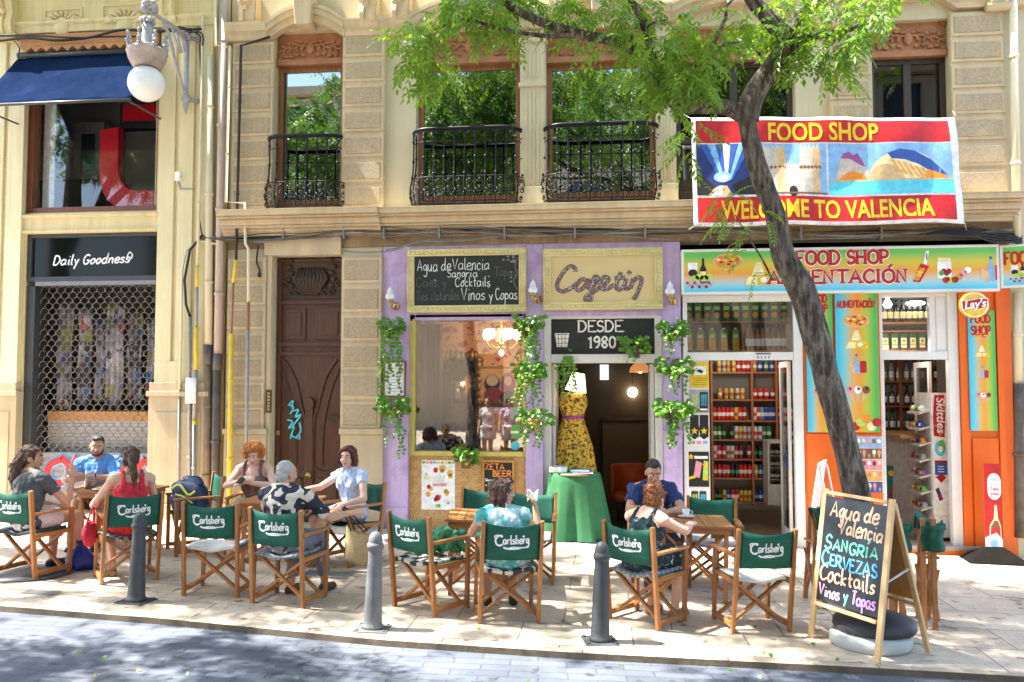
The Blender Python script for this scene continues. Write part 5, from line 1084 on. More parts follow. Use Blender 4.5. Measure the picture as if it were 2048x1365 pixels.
cr = thing('candy_rack', 'tall white sweets rack with bright printed side panel in the right doorway', 'display rack', ((X0+X1)/2, .5, zr0_)); mb = MB(); mb.box(xr, X1, .34, .37, zr0_, zr1_, PI_['white']); T = TF((xr+X1)/2, .3395, zr0_); H = zr1_-zr0_; W = X1-xr
mb.prism([(-W*.42, H*.70), (W*.30, H*.69), (W*.38, H*.85), (W*.34, H*.985), (-W*.32, H*.985), (-W*.44, H*.84)], T, .003, PI_['red'])
for i in range(9): mb.disc(W*.3*sin(i*2.3), H*(.71+.03*i), .012, .012, T, .0045, PI_[('yellow', 'purple', 'green', 'orange')[i % 4]], 8)
TT = T @ MX.Translation((W*.0, H*.845, 0)) @ MX.Rotation(-pi/2, 4, 'Z') @ MX.Translation((0, -.035, 0)); mb.text('Skittles', .15, TT, PI_['white'], .02, .15, .006, fit=H*.25)
mb.disc(0, H*.615, W*.38, H*.055, T, .003, PI_['cyan']); mb.disc(W*.1, H*.63, W*.22, H*.045, T, .004, PI_['green']); mb.disc(.0, H*.61, W*.16, H*.02, T, .005, PI_['white'])
mb.rect(-W*.4, H*.43, W*.42, H*.53, T, .003, PI_['blue']); mb.rect(-W*.4, H*.51, W*.42, H*.53, T, .004, PI_['dred'])
for i in range(3): mb.rect(-W*.2, H*(.45+.018*i), W*.2, H*(.455+.018*i), T, .0045, PI_['white'])
mb.prism([(-W*.16, H*.43), (-W*.36, H*.415), (0, H*.375), (W*.36, H*.415), (W*.16, H*.43)], T, .003, PI_['red'])
mb.prism([(-W*.4, H*.33), (-W*.18, H*.345), (W*.1, H*.26), (-W*.15, H*.25)], T, .003, PI_['navy']); mb.prism([(-W*.3, H*.3), (-W*.2, H*.30), (W*.1, H*.27), (W*.0, H*.26)], T, .004, PI_['red'])
mb.build('side_panel', PAL, cr)
mb = MB()
for i in range(8): z = zr0_+.12+(H-.2)*i/8; mb.hexa([(X0, .38, z), (xr, .38, z+.05), (xr, .85, z+.05), (X0, .85, z)], [(X0, .38, z+.03), (xr, .38, z+.065), (xr, .85, z+.065), (X0, .85, z+.03)])
mb.box(xr-.012, xr, .371, .86, zr0_, zr1_); mb.build('shelf', [flat('white rack steel', (.6, .58, .56))], cr)
for i in range(8):
    for j in range(4):
        z = zr0_+.16+(H-.2)*i/8; y = .42+.10*j; c = rnd.choice(('red', 'green', 'yellow', 'purple', 'white', 'blue', 'orange', 'grey'))
        mb = MB(); mb.ball((X0+.055, y, z+.035), (.05, .042, .05), 8, PI_[c], 5); mb.ball((X0+.05, y-.005, z+.04), (.052, .03, .03), 8, PI_[rnd.choice(('white', 'red', 'yellow', 'dark'))], 5); tag(mb.build('sweet_bag', PAL), 'shiny bag of sweets on the %s tier of the white sweets rack' % ('lowest', 'second', 'third', 'fourth', 'fifth', 'sixth', 'seventh', 'topmost')[i], 'sweet bag', 'sweet bags on the rack')
# shop lights
mb = MB(); a = P(1776, 609, .7); mb.lathe((a.x, .72, a.z), [(0, -.055), (.04, -.045), (.06, 0), (.04, .045), (.02, .06), (.02, .12), (0, .12)], 14); tag(mb.build('ceiling_bulb', [flat('bright cool bulb', (1, .96, .9), .4, 2.2)]), 'bright round bulb hanging behind the glass over the right door', 'light bulb')
a = P(1820, 609, 1.0); mb = MB(); mb.ball((a.x+.02, .85, a.z), (.13, .13, .035), 16); tag(mb.build('ceiling_light', [flat('bright cool bulb', (1, .96, .9), .4, 2.2)]), 'flat oval ceiling light glowing over the right door shelf', 'ceiling light')
for x, y, e in ((L0+.9, .55, 4.5), (R0+.45, .45, 3.5)):
    l = bpy.data.lights.new('shop_light', 'POINT'); l.energy = e; l.color = (1, .93, .82); l.shadow_soft_size = .15; o = bpy.data.objects.new('shop_light', l); COL.objects.link(o); o.location = (x, y, 2.55)
a = P(1403, 617, .5); mb = MB(); mb.lathe((L0+.9, .62, 3.75), [(0, -.05), (.08, -.03), (.10, .0), (.10, .1), (0, .1)], 14); tag(mb.build('ceiling_light', [flat('bright cool bulb', (1, .96, .9), .4, 2.2)]), 'round ceiling light glowing above the juice cartons', 'ceiling light')
l = bpy.data.lights.new('shop_light', 'POINT'); l.energy = 45; l.color = (1, .93, .82); l.shadow_soft_size = .05; o = bpy.data.objects.new('shop_light', l); COL.objects.link(o); o.location = (L0+.9, .115, 3.5)  # light added in front of the shelf to brighten the cartons, no bulb there
# ------------------------------------------------------------ posters on the left side panel and pier
def poster(name, px, lab, cat='poster', y=.028, base='white'):
    X0, X1, Z0, Z1 = R(*px, y); mb = MB(); T = TF(X0, y, Z0); mb.rect(0, 0, X1-X0, Z1-Z0, T, .003, PI_[base]); return mb, T, X1-X0, Z1-Z0, lambda: tag(mb.build(name, PAL), lab, cat)
def claw_can(mb, T, x, y, w, h, body, claw):
    mb.rect(x-w/2, y, x+w/2, y+h, T, .0045, PI_[body]); mb.rect(x-w*.4, y+h, x+w*.4, y+h*1.05, T, .004, PI_['grey']); mb.rect(x-w*.45, y+h*.06, x+w*.45, y+h*.16, T, .005, PI_['white' if body == 'dark' else 'grey'])
    for i in range(3): xx = x-w*.25+w*.25*i; mb.prism([(xx-.005, y+h*.86), (xx+.010, y+h*.9), (xx+.004, y+h*.55), (xx+.006, y+h*.28), (xx-.004, y+h*.33)], T, .006, PI_[claw])
mb, T, W, H, go = poster('camera_notice', (1380, 725, 1418, 776), 'yellow camera warning notice on the white side panel', 'notice', base='yellow'); mb.rect(W*.2, H*.5, W*.85, H*.85, T, .0045, PI_['white']); mb.prism([(W*.32, H*.66), (W*.6, H*.56), (W*.72, H*.64), (W*.5, H*.74)], T, .006, PI_['dark']); mb.rect(W*.3, H*.72, W*.36, H*.78, T, .006, PI_['dark'])
for i in range(4): mb.rect(W*.15, H*(.12+.08*i), W*.85, H*(.135+.08*i), T, .0045, PI_['brown'])
go()
mb, T, W, H, go = poster('can_poster', (1378, 780, 1418, 826), 'grey poster of two energy drink cans under the yellow notice', base='grey'); claw_can(mb, T, W*.28, H*.05, W*.40, H*.85, 'grey', 'lime'); claw_can(mb, T, W*.74, H*.05, W*.40, H*.85, 'dark', 'cyan'); go()
mb, T, W, H, go = poster('can_poster', (1378, 829, 1418, 890), 'poster of two black cans with yellow stars on the side panel', base='white')
for xx in (.27, .75):
    mb.disc(W*xx, H*.52, W*.24, H*.34, T, .0045, PI_['dark']); mb.rect(W*xx-W*.22, H*.25, W*xx+W*.22, H*.98, T, .0043, PI_['dark']); mb.prism([(W*xx+(W*.2 if k % 2 == 0 else W*.085)*sin(k*pi/5), H*.45+(W*.2 if k % 2 == 0 else W*.085)*cos(k*pi/5)) for k in range(9, -1, -1)], T, .006, PI_['yellow'])
for i in range(3): mb.rect(W*(.05+.32*i), H*.02, W*(.3+.32*i), H*.13, T, .0045, PI_[('grey', 'pink', 'sky')[i]])
go()
mb, T, W, H, go = poster('can_poster', (1375, 904, 1418, 974), 'black poster with pink and green cans and yellow stars', base='dark'); mb.prism([(W*.28, H*.3), (W*.56, H*.25), (W*.68, H*.68), (W*.4, H*.75)], T, .005, PI_['pink']); mb.prism([(W*.70, H*.2), (W*.95, H*.18), (W*.97, H*.72), (W*.76, H*.75)], T, .005, PI_['lime'])
for xx, yy in ((.16, .86), (.85, .25), (.82, .62)): mb.prism([(W*xx+(W*.16 if k % 2 == 0 else W*.07)*sin(k*pi/5), H*yy+(W*.16 if k % 2 == 0 else W*.07)*cos(k*pi/5)) for k in range(9, -1, -1)], T, .006, PI_['yellow'])
mb.rect(W*.32, H*.80, W*.95, H*.88, T, .005, PI_['white']); mb.prism([(W*.04, H*.2), (W*.4, H*.26), (W*.42, H*.34), (W*.06, H*.28)], T, .005, PI_['yellow']); go()
mb, T, W, H, go = poster('can_poster', (1375, 978, 1418, 1030), 'lowest poster with two dark energy drink cans, half hidden by a chair', base='white'); claw_can(mb, T, W*.34, H*.05, W*.34, H*.85, 'dark', 'lime'); claw_can(mb, T, W*.72, H*.05, W*.34, H*.85, 'dark', 'cyan'); go()
mb, T, W, H, go = poster('notice', (1512, 707, 1542, 720), 'small paper notice stuck on the white bar above the left doorway', 'notice', y=-.002); mb.rect(0, H*.8, W, H, T, .0045, PI_['dark'])
for i in range(4): mb.rect(W*(.06+.24*i), H*.15, W*(.22+.24*i), H*.65, T, .0045, PI_[('grey', 'pink', 'sky', 'grey')[i]])
go()
mb, T, W, H, go = poster('ice_cream_poster', (1712, 874, 1765, 985), 'long ice cream price poster behind the tree trunk', y=-.033)
for r_, (c, d) in enumerate((('sky', 'white'), ('brown', 'amber'), ('pink', 'dred'), ('amber', 'orange'), ('blue', 'yellow'))):
    z0_ = H*(.8-.2*r_); mb.rect(W*.02, z0_, W*.98, z0_+H*.19, T, .0045, PI_[c])
    for i in range(5):
        mb.disc(W*(.12+.19*i), z0_+H*.12, W*.07, H*.05, T, .006, PI_[(d, 'cream', 'pink', 'brown', 'white')[(i+r_) % 5]], 8); mb.prism([(W*(.12+.19*i), z0_+H*.01), (W*(.17+.19*i), z0_+H*.09), (W*(.07+.19*i), z0_+H*.09)], T, .006, PI_['tan'])
go()
# ------------------------------------------------------------ gradient signs
def gradmat(name, stops, axis):
    m, n, b = mk(name); tc = nd(n, 'TexCoord'); s = nd(n, 'SeparateXYZ'); lk(n, tc.outputs['Generated'], s.inputs[0])
    w = nd(n, 'Math', operation='MULTIPLY_ADD'); w.inputs[1].default_value = .06; lk(n, noise(n, tc.outputs['Object'], 1.5, 2), w.inputs[0]); lk(n, s.outputs[axis], w.inputs[2])
    lk(n, ramp(n, w.outputs[0], stops), b.inputs['Base Color']); b.inputs['Roughness'].default_value = .35; return m
m_gs = gradmat('printed sunset gradient', [(.06, (.07, .55, .78)), (.22, (.35, .60, .66)), (.32, (.62, .50, .36)), (.48, (.75, .33, .04)), (.70, (.62, .50, .05)), (.93, (.12, .48, .10))], 2)
m_gv = gradmat('printed upright gradient', [(.10, (.04, .50, .68)), (.28, (.25, .52, .50)), (.42, (.70, .38, .10)), (.58, (.75, .30, .03)), (.74, (.45, .48, .05)), (.95, (.06, .42, .08))], 0)
sgn = thing('shop_sign', 'long food shop sign reading FOOD SHOP ALIMENTACIÓN with printed food', 'shop sign', (4.3, -.1, Z(586)))
y = -.16; X0, X1, Z0, Z1 = R(1363, 494, 2000, 586, y); mb = MB(); k = .035
mb.box(X0, X1, y+.005, -.002, Z0, Z0+k); mb.box(X0, X1, y+.005, -.002, Z1-k, Z1); mb.box(X0, X0+k, y+.005, -.002, Z0+k+.0005, Z1-k-.0005); mb.box(X1-k, X1, y+.005, -.002, Z0+k+.0005, Z1-k-.0005); mb.build('frame', [m_al], sgn, bevel=.006)
mb = MB(); mb.box(X0+k, X1-k, y+.012, y+.03, Z0+k, Z1-k); pn = mb.build('board', [m_gs], sgn)
W, H = X1-X0, Z1-Z0; T = TF(X0, y+.0115, Z0); u = lambda px, py: ((px-1363)/637*W, (586-py)/92*H); mb = MB(); s_ = W/637
def caps(mb, t, px0, px1, py, h, T, u, r=.020, mi=PI_['red'], out=.011, ser=.026):
    x0, y0 = u(px0, py); x1, _ = u(px1, py)
    if out: write(mb, t, h, r+out, T, x0, y0, PI_['white'], fit=x1-x0, serif=ser+.4*out, lift=.001)
    write(mb, t, h, r, T, x0, y0, mi, fit=x1-x0, serif=ser, lift=.012)
caps(mb, 'FOOD SHOP', 1600, 1788, 528, .17, T, u); caps(mb, 'ALIMENTACIÓN', 1542, 1826, 566, .165, T, u)
for fn, px, py, s in ((wine, 1398, 546, .22), (pz, 1460, 520, .20), (cheese, 1523, 548, .19), (kebab, 1848, 538, .20), (jar, 1893, 545, .19), (drinks, 1985, 545, .17)): fn(mb, *u(px, py), s, T)
mb.build('lettering', PAL, pn)
# projecting return sign at the right, standing out from the wall
p0 = P(1998, 480, -.16); pr_ = thing('projecting_sign', 'small projecting FOOD SHOP sign at the right end of the long sign', 'shop sign', (p0.x+.3, -.3, Z(580)))
x0, x1 = X(2000, 530, -.16)+.004, X(2000, 530, -.16)+.75; ya = -.165; yb_ = -.55; zA0, zA1 = P(2000, 577, -.16).z, P(2000, 492, -.16).z
def quadbox(mb, e, mi): mb.hexa([(x0+e, ya, zA0+e), (x1-e, yb_, zA0+e), (x1-e, yb_+.05, zA0+e), (x0+e, ya+.05, zA0+e)], [(x0+e, ya, zA1-e), (x1-e, yb_, zA1-e), (x1-e, yb_+.05, zA1-e), (x0+e, ya+.05, zA1-e)], mi)
mb = MB(); quadbox(mb, 0, 0); mb.build('frame', [m_al], pr_, bevel=.004)
an = atan2(yb_-ya, x1-x0); T = TF(x0, ya, zA0, yaw=an) @ MX.Translation((0, 0, .001)); L = sqrt((x1-x0)**2+(yb_-ya)**2); mb = MB(); mb.rect(.03, .03, L-.03, zA1-zA0-.03, T, .003); bb = mb.build('board', [m_gs], pr_)
mb = MB(); uu = lambda a, b: (a*L, b*(zA1-zA0)); write(mb, 'FOOD SHOP', .15, .016, T, .05, (zA1-zA0)*.55, PI_['red'], fit=L*.85, serif=.02, lift=.008); wine(mb, .2, .18, .14, T, .005); jar(mb, .5, .16, .13, T, .005); mb.build('lettering', PAL, bb)
def vbanner(px, lab, txt, y=-.036, cropfood=0):
    X0, X1, Z0, Z1 = R(*px, y); W, H = X1-X0, Z1-Z0; o = thing('food_banner', lab, 'banner', ((X0+X1)/2, y, Z0)); mb = MB(); mb.box(X0, X1, y-.004, y, Z0, Z1); b = mb.build('sheet', [m_gv], o); T = TF(X0, y-.0045, Z0); mb = MB()
    for t_, f, yy, hh in txt: write(mb, t_, hh, .0115, T, W*(1-f)/2, H*yy, PI_['red'], fit=W*f, serif=.012, lift=.003)
    for fn, yy, s in ((pz, .80, .27), (cheese, .655, .24), (drinks, .48, .22), (cones, .28, .26)): fn(mb, W*.5, H*yy, W*s*1.15, T, .0025)
    if cropfood: fruit(mb, W*.55, H*.07, W*.42, T, .0025)
    mb.build('print', PAL, b)
vbanner((1672, 586, 1757, 865), 'upright ALIMENTACIÓN banner with pizza and ice cream right of the tree', [('ALIMENTACIÓN', .92, .895, .085)], cropfood=1)
vbanner((1613, 586, 1666, 865), 'narrow food banner mostly hidden behind the tree trunk', [('FOOD', .7, .93, .10), ('SHOP', .75, .86, .10)])
vbanner((1938, 622, 1992, 862), 'narrow FOOD SHOP banner on the orange pier under the crisps sign', [('FOOD', .75, .90, .10), ('SHOP', .75, .80, .11)], y=-.066)
# round projecting crisps sign
a = P(1949, 610, -.35); o = thing('crisps_sign', 'round yellow crisps sign with red ribbon reading Lay\'s on the orange pier', 'round sign', (a.x, -.35, a.z-.25)); T = TF(a.x, -.35, a.z); mb = MB()
s = P(1979, 610, -.35).x-a.x
mb.disc(0, 0, s, s*.93, T, -.05, 0, 28); bo = mb.build('board', [PAL[PI_['yellow']]], o, bevel=.006); mb = MB()
mb.disc(0, 0, s*.93, s*.86, T, .003, 4, 28); mb.disc(0, 0, s*.87, s*.80, T, .004, 0, 28); mb.disc(.0, .12*s, s*.7, s*.5, T, .0045, 3, 20)
rb = [(-.80, -.34), (-.3, -.26), (.2, -.30), (.82, -.18), (.88, .40), (.3, .42), (-.3, .30), (-.86, .26)]; mb.prism([(p[0]*s*1.04, p[1]*s*1.12) for p in rb], T, .005, 2); mb.prism([(p[0]*s*.97, p[1]*s) for p in rb], T, .007, 1)
mb.text("Lay's", s*.78, T @ MX.Translation((.02*s, -.22*s, 0)) @ MX.Rotation(RD(7), 4, 'Z'), 2, .03, .25, .011, fit=s*1.5); mb.build('print', [PAL[PI_['yellow']], PAL[PI_['red']], PAL[PI_['white']], PAL[PI_['amber']], PAL[PI_['white']]], bo)
mb = MB(); mb.bar((a.x+s*.9, -.33, a.z), (a.x+s*1.35, -.06, a.z-.05), .03, .03); mb.lathe((a.x+s*1.5, -.05, a.z-.05), [(0, -.02), (.04, -.02), (.04, 0)], 12, axis='Y'); mb.build('bracket', [m_org], o)
# take away flag on its black foot
a = G(1985, 1108); a.y = min(a.y, -.25); a = V((P(1985, 1000, -.3).x, -.3, zg(6.2))); o = thing('takeaway_flag', 'slim red take away flag standing on a black foot by the orange pier', 'flag sign', a); z0_, z1_ = P(1985, 1100, -.3).z, P(1985, 928, -.3).z; w = .10
mb = MB(); mb.box(a.x-w, a.x+w, -.31, -.30, z0_, z1_, PI_['red']); T = TF(a.x, -.3105, z0_); H = z1_-z0_; mb.disc(.02, H*.79, w*.78, H*.10, T, .003, PI_['white']); mb.disc(.02, H*.68, w*.78, H*.10, T, .003, PI_['white']); mb.rect(.02-w*.78, H*.68, .02+w*.78, H*.79, T, .0032, PI_['white'])
for i, (t_, c) in enumerate((('Para', 'grey'), ('llevar', 'grey'), ('Take', 'red'), ('away', 'red'))): mb.text(t_, .062, T @ MX.Translation((.02, H*(.80-.055*i), 0)), PI_[c], .012, 0, .006, fit=.10 if i else .085)
mb.prism([(-.05, H*.13), (.09, H*.13), (.085, H*.28), (.055, H*.36), (.04, H*.52), (.02, H*.52), (.005, H*.36), (-.045, H*.28)], T, .003, PI_['cream']); mb.prism([(-.04, H*.14), (.08, H*.14), (.075, H*.27), (.05, H*.34), (.01, H*.34), (-.035, H*.27)], T, .005, PI_['brown']); mb.rect(-.035, H*.19, .07, H*.26, T, .006, PI_['red']); mb.prism([(-w, H*.0), (w, H*.0), (w, H*.12), (.03, H*.2), (-w, H*.14)], T, .007, PI_['white']); mb.disc(.0, H*.08, .05, .05, T, .008, PI_['sky'])
mb.build('panel', PAL, o, bevel=.002)
mb = MB(); mb.hexa([(a.x-.42, -.62, zg(a.x)+.01), (a.x+.30, -.62, zg(a.x)+.01), (a.x+.38, -.10, zg(a.x)+.01), (a.x-.36, -.10, zg(a.x)+.01)], [(a.x-.12, -.33, zg(a.x)+.17), (a.x+.1, -.33, zg(a.x)+.17), (a.x+.1, -.29, zg(a.x)+.17), (a.x-.12, -.29, zg(a.x)+.17)]); mb.build('foot', [M('black rubber foot', (.007, .006, .005), .9, .3, 6, spec=.08)], o, bevel=.015)
# ============================================================ directors' chairs
m_teak = wood('oiled orange teak', (.40, .165, .05), .42, 2, .3)
m_teaky = wood('oiled orange teak along', (.40, .165, .05), .42, 1, .3)
m_teakx = wood('oiled orange teak across', (.40, .165, .05), .42, 0, .3)
def canvasmat(name, c):
    m, n, b = mk(name); v = coords(n); w = nd(n, 'TexNoise'); w.inputs['Scale'].default_value = 420; lk(n, v, w.inputs[0])
    oi = nd(n, 'ObjectInfo'); lk(n, mix(n, 1, ramp(n, noise(n, v, 5, 6), [(.3, c4(c, .75)), (.7, c4((c[0]+.008, c[1], c[2]), 1.25))]), ramp(n, oi.outputs['Random'], [(0, (.75, .8, .8)), (1, (1.25, 1.12, 1.1))]), 'MULTIPLY'), b.inputs['Base Color']); b.inputs['Roughness'].default_value = .75; bump(n, b, w.outputs[0], .3, .003)
    t = nd(n, 'BsdfTranslucent'); t.inputs[0].default_value = c4(c, 1.6); x = nd(n, 'MixShader'); x.inputs[0].default_value = .18; lk(n, b.outputs[0], x.inputs[1]); lk(n, t.outputs[0], x.inputs[2]); lk(n, x.outputs[0], n.nodes['Material Output'].inputs[0]); return m
m_canv = canvasmat('bottle green canvas', (.004, .118, .078))
m_logo = flat('white printed ink', (.80, .80, .78), .8)
def back_pt(u, w):            # u -1..1 across, w 0..1 up ; canvas slung between the reclined rear posts
    z = .545+.315*w-.032*(1-u*u)*w*w; y = -.195-.10*z/.87; return V((u*.235, y-.035*(1-u*u)+.004, z))
def logo(mb, mi):
    pol = []
    def add(pts, r, sm=True): pol.append((smooth(pts, 4) if sm else pts, r))
    ss, w = script('arlsberg', .062, space=2.2); k = .20/w
    for s in ss: pol.append(([(-.072+p[0]*k+.0, -.005+p[1]*1.02+p[0]*k*.03) for p in s], .0062))
    add([(-.078, .048), (-.092, .060), (-.115, .050), (-.128, .022), (-.120, -.006), (-.098, -.017), (-.078, -.008)], .0085); add([(-.128, .03), (-.135, .052), (-.112, .061), (-.078, .062)], .0062)
    add([(.118, .012), (.122, -.012), (.10, -.030), (.055, -.032), (.01, -.028), (-.03, -.036), (-.055, -.043)], .006); add([(-.07, -.030), (-.03, -.041), (.02, -.040), (.06, -.036)], .0075)
    pol.append(([(.072, .058), (.087, .058)], .006)); pol.append(([(.079, .058), (.079, .044)], .0045))
    for pts, r in pol:
        # back of the canvas faces -Y : text reads with x to the right seen from behind
        q = [back_pt(1.14*p[0]/.235, (.70-.545+p[1]*1.2-.005)/.315)-V((0, .0045, 0)) for p in pts]
        mb.tube(q, r, 6, mi, True, False, flat=(0, -1, .12))
CG = 'folding directors\' chairs at the terrace tables'
def make_chair():
    o = thing('director_chair', 'x', 'chair', (0, 0, 0), 0, CG); L = []
    def part(mb, name, mat, bev=.004): c = mb.build(name, mat, o, world=False, bevel=bev); L.append(c); return c
    for s in (-1, 1):
        mb = MB(); mb.bar((s*.252, .215, 0), (s*.252, .215, .63), .032, .042, (0, 1, 0)); part(mb, 'leg', m_teak)
        mb = MB(); mb.bar((s*.252, -.195, 0), (s*.252, -.295, .875), .032, .042, (0, 1, 0)); part(mb, 'leg', m_teak)
        mb = MB(); mb.box(s*.252-.026, s*.252+.026, -.262, .25, .6305, .655); part(mb, 'armrest', m_teaky, .006)
        mb = MB(); mb.box(s*.252-.013, s*.252+.013, -.18, .194, .035, .08); part(mb, 'side_rail', m_teaky)
        mb = MB(); mb.box(s*.252-.014, s*.252+.014, -.225, .1935, .405, .445); part(mb, 'side_rail', m_teaky)
    for y in (.15, -.13):
        mb = MB()
        for s in (-1, 1): mb.bar((-s*.235, y+s*.013, .06), (s*.232, y+s*.013, .425), .024, .040, (0, 1, 0))
        part(mb, 'cross_brace', m_teakx)
    mb = MB(); mb.sheet(lambda u, w: ((u-.5)*.50, -.20+.40*w, .452-.028*sin(pi*u)), 12, 4, .006); part(mb, 'seat', m_canv, 0)
    mb = MB(); mb.sheet(lambda u, w: back_pt(2*u-1, w), 14, 5, -.004, 0)
    logo(mb, 1); part(mb, 'backrest', [m_canv, m_logo], 0)
    KIDS[o.name] = L; return o
proto = make_chair()
def place_chair(x, y, deg, lab, first=[1]):
    if first: first.pop(); o = proto
    else: o = dup(proto)
    o.location = (x, y, zg(x)); o.rotation_euler = (-math.atan(0)*0, math.atan(-GB)*cos(RD(deg)), RD(deg)); o['label'] = lab; return o
CH = dict(
 c1=(-4.47, -3.52, -12, 'green canvas chair under the woman in the grey T-shirt at the far left'), c2=(-3.48, -3.50, 40, 'green canvas chair under the woman in the red top behind a bollard'),
 c3=(-2.37, -3.80, 3, 'empty green canvas chair with white cushion, back to the street, between two tables'), c4=(-1.62, -3.97, -9, 'green canvas chair under the man in the floral shirt'),
 c5=(-3.50, -2.12, 128, 'green canvas chair holding the navy backpack'), c6=(-1.60, -2.22, 150, 'green canvas chair under the woman with the burgundy bob'), c7=(-2.80, -2.0, 184, 'green canvas chair under the woman with curly orange hair'), c7b=(-4.78, -1.92, 194, 'green canvas chair under the man in the blue shirt'),
 c8=(-.31, -3.94, -33, 'green canvas chair heaped with a green scarf on a diamond cushion'), c9=(.40, -4.10, 14, 'green canvas chair under the woman in the turquoise tie-dye top'),
 c10=(-.10, -2.50, 176, 'empty green canvas chair behind the sunlit table, below the cocktail poster'), c11=(.47, -2.62, 182, 'empty green canvas chair facing the street beside the green cloth table'),
 c12=(1.62, -3.95, -37, 'green canvas chair under the red haired woman in the dark floral dress'), c13=(2.52, -3.93, 15, 'empty green canvas chair with white cushion, back to the street, beside the sandwich board'),
 c14=(1.78, -2.32, 184, 'green canvas chair under the man in the navy T-shirt'), c15=(2.38, -2.42, 178, 'empty green canvas chair facing the street behind the coffee cup table'))
for k, v in CH.items(): place_chair(*v)
# ------------------------------------------------------------ cushions
def cushion(k, mats, lab, dy=0, th=.035):
    x, y, deg, _ = CH[k]; mb = MB(); q = MX.Translation((x, y, zg(x))) @ MX.Rotation(RD(deg), 4, 'Z')
    mb.sheet(lambda u, w: q @ V(((u-.5)*.45, dy-.215+.41*w, .452-.028*sin(pi*u)+th*(sin(pi*min(max(u, .02), .98))**.3)*(sin(pi*min(max(w, .02), .98))**.3)+.008*sin(u*9+w*5))), 14, 12, .03)
    return tag(mb.build('seat_cushion', mats), lab, 'cushion')
def diamat(name, a, b_, sc=13):
    m, n, b = mk(name); v = coords(n); mp = nd(n, 'Mapping'); mp.inputs['Rotation'].default_value = (0, 0, RD(45)); lk(n, v, mp.inputs[0]); ck = nd(n, 'TexChecker'); ck.inputs['Scale'].default_value = sc; ck.inputs[1].default_value = c4(a); ck.inputs[2].default_value = c4(b_); lk(n, mp.outputs[0], ck.inputs[0]); lk(n, ck.outputs[0], b.inputs['Base Color']); b.inputs['Roughness'].default_value = .85; return m
m_dia = diamat('black and cream diamond cotton', (.025, .035, .04), (.55, .52, .45)); m_wcu = M('off white printed cotton', (.66, .65, .63), .85, .18, 7, .2, 60); m_gcu = diamat('grey striped cotton', (.15, .17, .2), (.3, .32, .34), 30)
cushion('c3', m_wcu, 'white cushion on the empty chair left of the man in the floral shirt'); cushion('c4', m_gcu, 'grey striped cushion under the man in the floral shirt'); cushion('c8', m_dia, 'black and cream diamond cushion under the green scarf'); cushion('c9', m_dia, 'black and cream diamond cushion under the woman in the turquoise top')
cushion('c2', diamat('dark patterned cotton', (.03, .03, .035), (.22, .22, .2), 24), 'dark speckled cushion under the woman in the red top'); cushion('c13', m_wcu, 'white cushion on the empty chair beside the sandwich board'); cushion('c15', m_wcu, 'white cushion on the empty chair behind the coffee cup table'); cushion('c12', m_gcu, 'grey cushion under the woman in the dark floral dress'); cushion('c11', m_wcu, 'white cushion on the empty chair beside the green cloth table'); cushion('c1', diamat('slate cotton', (.04, .05, .06), (.07, .08, .09), 40), 'slate cushion under the woman in the grey T-shirt')
# ------------------------------------------------------------ tables
def make_table():
    o = thing('folding_table', 'x', 'table', (0, 0, 0), 0, 'folding teak terrace tables'); L = []; h = .37
    mb = MB(); n = 8
    for i in range(n): mb.box(-h+i*2*h/n+.002, -h+(i+1)*2*h/n-.002, -h+.0405, h-.0405, .705, .727)
    for s in (-1, 1): mb.box(-h, h, s*(h-.02)-.02, s*(h-.02)+.02, .703, .728)
    L.append(mb.build('tabletop', m_teaky, o, world=False, bevel=.003))
    mb = MB()
    for s in (-1, 1): mb.box(-h+.03, h-.03, s*(h-.05)-.012, s*(h-.05)+.012, .645, .7025); mb.box(s*(h-.045)-.012, s*(h-.045)+.012, -h+.0625, h-.0625, .645, .7025)
    L.append(mb.build('apron', m_teakx, o, world=False, bevel=.003))
    for sx in (-1, 1):
        for sy in (-1, 1): mb = MB(); mb.bar((sx*(h-.07), sy*(h-.075), 0), (sx*(h-.07), sy*(h-.075), .70), .04, .045, (0, 1, 0)); L.append(mb.build('leg', m_teak, o, world=False, bevel=.003))
    for sy in (-1, 1):
        mb = MB(); mb.bar((-h+.09, sy*(h-.11), .10), (h-.09, sy*(h-.11), .62), .024, .045, (0, 1, 0)); mb.bar((h-.09, sy*(h-.135), .10), (-h+.09, sy*(h-.135), .62), .024, .045, (0, 1, 0)); L.append(mb.build('cross_brace', m_teakx, o, world=False))
    KIDS[o.name] = L; return o
TB = dict(t1=(-4.23, -2.37, 0), t2=(-2.22, -2.66, 2), t3=(.06, -3.15, 5), t4=(2.10, -2.88, 1))
tp = make_table()
for (k, (x, y, d)), lab in zip(TB.items(), ('teak table with drinks shared by the man in the blue shirt and two women', 'teak table shared by the man in the floral shirt and two older women', 'teak table in full sun in front of the cocktail poster', 'teak table with a coffee cup in front of the food shop')):
    o = tp if k == 't1' else dup(tp); o.location = (x, y, zg(x)); o.rotation_euler = (0, math.atan(-GB), RD(d)); o['label'] = lab
def ttop(k, dx=0, dy=0): x, y, d = TB[k]; return V((x+dx, y+dy, zg(x+dx)+.7295))
